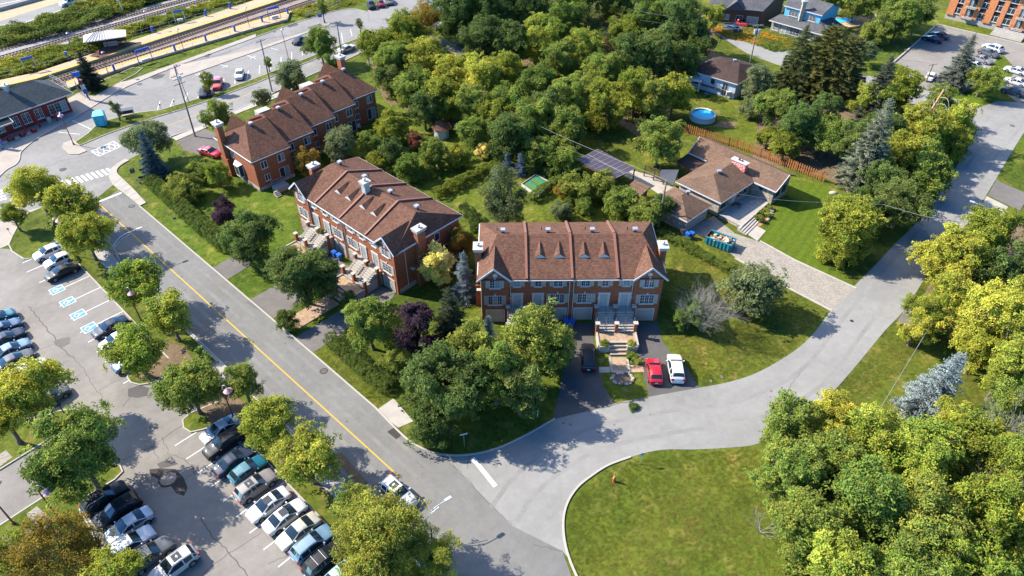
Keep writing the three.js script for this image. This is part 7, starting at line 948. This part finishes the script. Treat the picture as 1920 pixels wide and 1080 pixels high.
{ // dumpster with rubble
  const o = at(1350, 462), d = at(1372, 463).sub(at(1328, 447)).normalize(), yaw = Math.atan2(-d.z, d.x), t = thing('dumpster', 'open teal dumpster full of rubble on the paved drive', 'dumpster', at(1349, 459), yaw), L = 4.1, W = 2.1, H = 1.2;
  mesh('side', [box(L, H, 0.08, 0, 0.15, W / 2)], M.teal, t); mesh('side', [box(L, H, 0.08, 0, 0.15, -W / 2)], M.teal, t); mesh('end', [box(0.08, H, W, L / 2, 0.15, 0)], M.teal, t); mesh('end', [box(0.08, H + 0.1, W, -L / 2, 0.15, 0)], std([0.12, 0.07, 0.05], 0.9), t); mesh('floor', [box(L, 0.1, W, 0, 0.12, 0)], M.teal, t); for (let i = 0; i < 7; i++) mesh('rib', [box(0.12, H - 0.05, 0.1, -L / 2 + 0.3 + i * 0.58, 0.17, W / 2 + 0.08)], M.teal, t); mesh('rim', [box(L + 0.1, 0.12, 0.16, 0, H + 0.12, W / 2), box(L + 0.1, 0.12, 0.16, 0, H + 0.12, -W / 2)], M.teal, t);
  const r = rngOf(8), rb = thing('rubble', 'heap of boards, plaster and bricks inside the teal dumpster', 'rubble', at(1349, 459), yaw); for (let i = 0; i < 46; i++) mesh('debris', [box(rr(0.2, 0.9, r), rr(0.05, 0.25, r), rr(0.15, 0.5, r)).rotateZ(rr(-0.4, 0.4, r)).rotateY(rr(0, 3, r)).translate(rr(-1.7, 1.7, r), rr(0.85, 1.25, r), rr(-0.9, 0.9, r))], [M.orangeWood, M.white, M.soil, M.concrete, M.yellowPaint, M.greyWood][i % 6], rb); mesh('fill', [box(L - 0.15, 0.75, W - 0.15, 0, 0.22, 0)], M.soil, rb);
  const bin = (x, y, m, l) => { const b = thing('wheelie_bin', l, 'bin', at(x, y), 0.8); mesh('body', [(() => { const g = box(0.62, 0.95, 0.7, 0, 0.08, 0), p = g.attributes.position; for (let i = 0; i < p.count; i++) if (p.getY(i) < 0.5) p.setXYZ(i, p.getX(i) * 0.8, p.getY(i), p.getZ(i) * 0.8); return g; })()], m, b); mesh('lid', [box(0.66, 0.09, 0.78, 0, 1.03, 0.02)], m, b); for (const s of [-1, 1]) mesh('wheel', [new THREE.CylinderGeometry(0.12, 0.12, 0.08, 10).rotateZ(Math.PI / 2).translate(s * 0.28, 0.12, -0.3)], M.black, b); };
  bin(1288, 447, M.binBlue, 'blue wheelie bin beside the garage of the tan bungalow'); bin(1279, 441, M.darkMetal, 'black wheelie bin beside the garage of the tan bungalow'); bin(1295, 446, M.binBlue, 'second blue wheelie bin, right one by the garage'); bin(1061, 610, M.binBlue, 'left blue wheelie bin at the lower townhouse garage'); bin(1071, 611, M.binBlue, 'right blue wheelie bin at the lower townhouse garage'); bin(628, 482, M.binBlue, 'blue wheelie bin left at the diagonal townhouses'); bin(637, 487, M.binBlue, 'blue wheelie bin right at the diagonal townhouses'); bin(1367, 42, M.binBlue, 'blue bin in front of the dark roofed house'); }
{ // pergola with dark roof of eight sheets
  const h = 2.9, A = at(1081, 300, h), B = at(1122, 279, h), C = at(1192, 316, h), D = at(1150, 336, h), o = at(1135, 310), t = thing('pergola', 'dark sheet roofed pergola on posts in the bungalow garden', 'pergola', V(0, 0, 0)), L = (p, q, s) => p.clone().lerp(q, s), sheetMat = std([0.055, 0.04, 0.045], 0.35);
  for (let i = 0; i < 8; i++) for (let k = 0; k < 2; k++) { const a = i / 8 + 0.006, b = (i + 1) / 8 - 0.006, u = k / 2 + 0.003, v = (k + 1) / 2 - 0.003, q = (s, r) => L(L(A, D, s), L(B, C, s), r); mesh('roof_sheet', [slab([q(a, u), q(b, u), q(b, v), q(a, v)], 0.06)], sheetMat, t); }
  for (let i = 0; i <= 8; i++) mesh('batten', [beam(L(A, D, i / 8).setY(h + 0.01), L(B, C, i / 8).setY(h + 0.01), 0.045, 0.04)], M.greyWood, t); mesh('batten', [beam(L(A, B, 0.5).setY(h + 0.012), L(D, C, 0.5).setY(h + 0.012), 0.04, 0.05)], M.greyMetal, t);
  for (const [s, r] of [[0.02, 0.02], [0.98, 0.02], [0.02, 0.98], [0.98, 0.98], [0.5, 0.02], [0.5, 0.98]]) { const p = L(L(A, D, s), L(B, C, s), r); mesh('post', [box(0.2, h - 0.15, 0.2, p.x, 0, p.z)], M.brownWood, t); } mesh('beam', [beam(A.clone().setY(h - 0.2), D.clone().setY(h - 0.2), 0.14, 0.22), beam(B.clone().setY(h - 0.2), C.clone().setY(h - 0.2), 0.14, 0.22)], M.brownWood, t);
  const sh = at(1195, 352, 2.4), s2 = thing('garden_shed', 'low brown shed roof between the pergola and the garage', 'shed', sh.clone().setY(0), -0.75); mesh('wall', [box(2.6, 2, 2.4)], M.brownWood, s2); mesh('roof', [slab([V(-1.6, 2.1, 1.5), V(1.6, 2.1, 1.5), V(1.6, 2.6, -1.5), V(-1.6, 2.6, -1.5)], 0.12)], M.shingleTan, s2);
  const sw = thing('trellis_frame', 'dark timber frame beside the garage of the tan bungalow', 'trellis', at(1225, 338), -0.75); for (const x of [-2, 0, 2]) mesh('post', [box(0.15, 2.3, 0.15, x, 0, 0)], M.brownWood, sw); for (const y of [0.8, 1.5, 2.2]) mesh('rail', [box(4.2, 0.12, 0.1, 0, y, 0)], M.brownWood, sw);
  const sail = thing('shade_sail', 'grey shade sail spread below the round green tree', 'awning', V(0, 0, 0)); mesh('cloth', [slab([at(1235, 332, 2.2), at(1262, 348, 2.4), at(1273, 318, 2.8), at(1240, 318, 2.6)], 0.03)], std([0.06, 0.065, 0.075], 0.9), sail); for (const p of [at(1235, 332), at(1262, 348), at(1273, 318)]) mesh('pole', [cyl(0.06, 0.06, 2.3, p.x, 0, p.z, 6)], M.darkMetal, sail); }
{ // vegetable bed, garden shed, trellis, parasol, terrace
  const A = at(978, 350), B = at(1004, 332), C = at(1033, 347), D = at(1010, 372), t = thing('vegetable_bed', 'fenced vegetable bed with rows under green netting', 'garden bed', V(0, 0, 0)), L = (p, q, s) => p.clone().lerp(q, s); const c = L(A, C, 0.5); mesh('soil', [flat([A, D, C, B], 0.06)], M.soil, t);
  for (let i = 0; i < 7; i++) { const a = L(L(A, B, (i + 0.5) / 7), L(D, C, (i + 0.5) / 7), 0.06), b = L(L(A, B, (i + 0.5) / 7), L(D, C, (i + 0.5) / 7), 0.94); mesh('plant_row', [beam(a.clone().setY(0.25), b.clone().setY(0.25), 0.55, 0.36)], [std([0.035, 0.13, 0.06], 0.9), std([0.09, 0.13, 0.02], 0.9), std([0.04, 0.16, 0.09], 0.9)][i % 3], t); }
  for (const [p, q] of [[A, B], [B, C], [C, D], [D, A]]) mesh('edging', [beam(p.clone().setY(0.3), q.clone().setY(0.3), 0.07, 0.6)], M.trim, t);
  const s = thing('garden_shed', 'white garden shed with hexagonal brown roof', 'shed', at(828, 256), 0.3); mesh('wall', [cyl(1.5, 1.5, 2.1, 0, 0, 0, 6)], M.white, s); mesh('roof', [new THREE.ConeGeometry(2, 1.3, 6).translate(0, 2.7, 0)], M.shingle, s); mesh('door', [box(0.8, 1.7, 0.1, -0.5, 0.05, 1.28)], M.trim, s);
  const r = thing('garden_trellis', 'pale wooden trellis beams over the garden path', 'trellis', at(735, 262), 0.8); for (let i = 0; i < 6; i++) mesh('rafter', [box(3.2, 0.12, 0.14, 0, 2.3, -1.8 + i * 0.7)], M.greyWood, r); for (const x of [-1.4, 1.4]) for (const z of [-1.8, 1.7]) mesh('post', [box(0.14, 2.3, 0.14, x, 0, z)], M.greyWood, r);
  const u = thing('garden_parasol', 'closed red parasol on the small rear terrace', 'parasol', at(697, 275)); mesh('pole', [cyl(0.04, 0.04, 2.8, 0, 0, 0, 6)], M.greyMetal, u); mesh('canopy', [cyl(0.28, 0.06, 1.7, 0, 1, 0, 10)], M.red, u); mesh('base', [cyl(0.3, 0.25, 0.12, 0, 0, 0, 12)], M.darkMetal, u);
  sheet('patio', [[676, 262], [694, 256], [712, 274], [692, 286]], 0.02, M.concrete); const gb = thing('garden_bench', 'white garden chair on the rear terrace', 'chair', at(672, 242), 0.8); mesh('seat', [box(1.2, 0.1, 0.5, 0, 0.42, 0)], M.white, gb); mesh('backrest', [box(1.2, 0.5, 0.08, 0, 0.5, -0.22)], M.white, gb); for (const x of [-0.5, 0.5]) mesh('leg', [box(0.08, 0.42, 0.4, x, 0, 0)], M.white, gb); }
{ // front garden of the lower townhouses
  const P = (u, z, y = 0) => V(7.85 + 5.9 + u, y, -70.6 + z); struct('garden_path', block([P(-1.05, 7.2), P(1.05, 7.2), P(1.15, 9.6), P(-1.05, 9.6)].reverse(), 0.04, 0.06), M.paverTan); for (const s of [-1.12, 1.12]) struct('path_edging', strip([P(s, 7.15), P(s * 1.02, 9.7)], 0.25, 0.04, 0.1), M.concrete); struct('path_edging', strip([P(-1.2, 9.75), P(1.25, 9.75)], 0.25, 0.04, 0.1), M.concrete);
  struct('garden_path', block([P(-2.7, 8.9), P(-1.3, 8.9), P(-1.3, 9.85), P(-2.7, 9.85)].reverse(), 0.04, 0.05), M.concrete); struct('garden_path', block([P(1.3, 8.6), P(2.9, 8.5), P(3, 9.8), P(1.3, 9.85)].reverse(), 0.04, 0.05), M.paverTan);
  const pond = thing('garden_pond', 'small pond ringed by stones at the end of the paved path', 'pond', P(0.1, 10.9)), r = rngOf(5); mesh('water', [new THREE.CircleGeometry(1, 20).rotateX(-Math.PI / 2).scale(1.15, 1, 0.85).translate(0, 0.06, 0)], std([0.1, 0.07, 0.035], 0.15), pond); for (let i = 0; i < 22; i++) { const a = i / 22 * 6.283, s = rr(0.16, 0.28, r); mesh('stone', [new THREE.DodecahedronGeometry(s, 0).scale(1, 0.6, 1).rotateY(a * 3).translate(Math.cos(a) * 1.3 + rr(-0.08, 0.08, r), 0.1, Math.sin(a) * 0.98 + rr(-0.08, 0.08, r))], [M.concrete, M.stone, M.soil, M.kerb][i % 4], pond); }
  const bush = (u, z, y, rad, hh, kind, l) => { const seed = treeSeed += 7, t = thing('shrub', l, 'shrub', P(u, z, y)), q = rngOf(seed), Lb = lobesOf(rad, 0.05, hh, q, 0.7); mesh('stem', limbs(Lb, 0.15, 0.03, q, M.bark), M.bark, t); crown(t, Lb, kind, seed, 1.3, 0.4); };
  bush(-1.8, 5.75, 0.9, 0.62, 0.55, 'leaf', 'green plants in the left stair planter of the lower townhouses'); bush(1.8, 5.75, 0.9, 0.62, 0.5, 'lime', 'yellow-green plants in the right stair planter of the lower townhouses'); bush(1.7, 7, 0, 0.7, 0.7, 'leaf', 'green bush below the right stair planter'); bush(2.2, 8, 0, 0.8, 0.6, 'leaf', 'second green bush beside the paved path'); bush(0.9, 15.5, 0, 0.7, 0.5, 'dark', 'dark low plant at the roadside tip of the front lawn');
  const B = (u, z, y) => V(-24.7, y, -84.1).add(V(u * 0.734 - z * 0.679, 0, u * 0.679 + z * 0.734)); const bb = (u, z, y, rad, hh, k, l, name) => { const seed = treeSeed += 7, t = thing('shrub', l, 'shrub', B(u, z, y)), q = rngOf(seed), Lb = k === 'dark' ? [{ x: 0, y: hh * 0.3, z: 0, r: rad, sy: 0.9 }, { x: 0, y: hh * 0.55, z: 0, r: rad * 0.75, sy: 0.9 }, { x: 0, y: hh * 0.82, z: 0, r: rad * 0.42, sy: 1.1 }] : lobesOf(rad, 0.05, hh, q, 0.7); mesh('stem', limbs(Lb, 0.15, 0.03, q, M.bark), M.bark, t); crown(t, Lb, k, seed, 2, 0.4); };
  bb(4.2, 6.6, 0.3, 0.95, 2.3, 'dark', 'clipped cone bush in a round stone planter before the diagonal row'); bb(7.7, 5.8, 0.9, 0.6, 0.6, 'leaf', 'green plants in the stair planter of the diagonal row'); bb(5.9, 0.7, 2.6, 0.4, 0.8, 'redbush', 'red flowers on the landing of the diagonal row'); bb(-5.4, 0.7, 2.6, 0.45, 0.8, 'leaf', 'potted green plant on the left landing of the diagonal row');
  const pl = thing('round_planter', 'round stone planter below the clipped cone bush', 'planter', B(4.2, 6.6, 0)); mesh('ring', [new THREE.CylinderGeometry(1.25, 1.25, 0.45, 20, 1, true).translate(0, 0.22, 0), new THREE.RingGeometry(1, 1.25, 20).rotateX(-Math.PI / 2).translate(0, 0.45, 0)], M.concrete, pl); mesh('soil', [cyl(1, 1, 0.35, 0, 0, 0, 18)], M.soil, pl);
  struct('garden_path', block([B(4.6, 7.3, 0), B(7.4, 7.3, 0), B(7.4, 14, 0), B(4.6, 14, 0)].reverse(), 0.04, 0.06), M.paverTan); }
{ // flower bed of the bungalow lawn and terrace furniture
  const r = rngOf(12), bed = thing('flower_bed', 'planted bed with boulders beside the terrace steps of the tan bungalow', 'flower bed', V(0, 0, 0)), o = px([[1408, 420], [1440, 385], [1452, 395], [1450, 405], [1425, 425]]); mesh('mulch', [flat(o.slice().reverse(), 0.05), flat(o, 0.05)].slice(0, 1), std([0.3, 0.16, 0.07], 1), bed);
  for (let i = 0; i < 16; i++) { const q = o[1].clone().lerp(o[4], i / 15).lerp(i % 2 ? o[2] : o[3], 0.5 + 0.3 * r()); mesh('boulder', [new THREE.DodecahedronGeometry(rr(0.2, 0.4, r), 0).scale(1.2, 0.6, 1).rotateY(i).translate(q.x, 0.15, q.z)], M.stone, bed); }
  for (const [x, y, k, l] of [[1420, 408, 'leaf', 'nearest the steps'], [1428, 400, 'dark', 'second from the steps'], [1436, 393, 'lime', 'third from the steps'], [1443, 388, 'leaf', 'at the upper end'], [1440, 403, 'leaf', 'at the lawn side'], [1430, 412, 'dark', 'at the lower lawn side']]) tree(x, y, 7, 0.9, k, `small round shrub in the terrace flower bed, ${l}`, { h0: 0.05, size: 0.35, lobes: 0.7, density: 1.2 });
  const tb = thing('terrace_table', 'dark table with two chairs on the grey terrace', 'table', at(1381, 388, 0.55), -0.7); mesh('table_top', [box(1.1, 0.06, 0.7, 0, 0.6, 0)], M.darkMetal, tb); for (const [x, z] of [[-0.5, -0.3], [0.5, -0.3], [-0.5, 0.3], [0.5, 0.3]]) mesh('leg', [box(0.05, 0.6, 0.05, x, 0, z)], M.darkMetal, tb); mesh('bench', [box(0.5, 0.4, 0.6, -1, 0, 0)], M.darkMetal, tb);
  const rk = thing('landscape_rock', 'grey rock on the bungalow lawn near the silver spruce', 'rock', at(1562, 362)); mesh('stone', [new THREE.DodecahedronGeometry(0.6, 1).scale(1.2, 0.6, 0.8)], M.kerb, rk);
  const dp = thing('dead_pine', 'dead orange stemmed pine with drooping bare boughs', 'tree', at(1692, 292)), q = rngOf(4), top = V(3.2, 12.5, -1); mesh('trunk', [tube([V(0, 0, 0), V(1, 5, 0), top], 0.17, 12)], M.barkOrange, dp); const bs = []; for (let i = 0; i < 15; i++) { const f = 0.35 + i * 0.042, p = V(0, 0, 0).lerp(V(1, 5, 0), Math.min(1, f * 2)).lerp(top, Math.max(0, f * 1.25 - 0.25)), a = i * 2.2, L = rr(1.4, 3.2, q); bs.push(tube([p, p.clone().add(V(Math.cos(a) * L * 0.6, 0.5, Math.sin(a) * L * 0.6)), p.clone().add(V(Math.cos(a) * L, -0.7, Math.sin(a) * L))], 0.05, 6, 4)); } mesh('bough', bs, M.barkGrey, dp);
  const cone = thing('street_lamp', 'pale lamp arm above the green scrub by the upper tracks', 'street lamp', at(232, 26)); mesh('arm', [bar(V(0, 0, 0), V(0, 3.2, 0), 0.08), bar(V(0, 3.2, 0), V(-1.6, 4, 0), 0.12)], M.white, cone);
  const pk = thing('parking_sign', 'dark triangular roofed notice board at the left turf island', 'sign', at(112, 778), 0.6); mesh('post', [box(0.12, 1.8, 0.12, -0.5, 0, 0), box(0.12, 1.8, 0.12, 0.5, 0, 0)], M.darkMetal, pk); mesh('board', [box(1, 0.9, 0.08, 0, 0.8, 0)], M.greyMetal, pk); mesh('roof', [slab([V(-0.8, 1.75, 0.5), V(0.8, 1.75, 0.5), V(0.8, 2.25, 0), V(-0.8, 2.25, 0)], 0.06), slab([V(-0.8, 2.25, 0), V(0.8, 2.25, 0), V(0.8, 1.75, -0.5), V(-0.8, 1.75, -0.5)], 0.06)], M.darkMetal, pk); }
renderer.render(scene, camera);
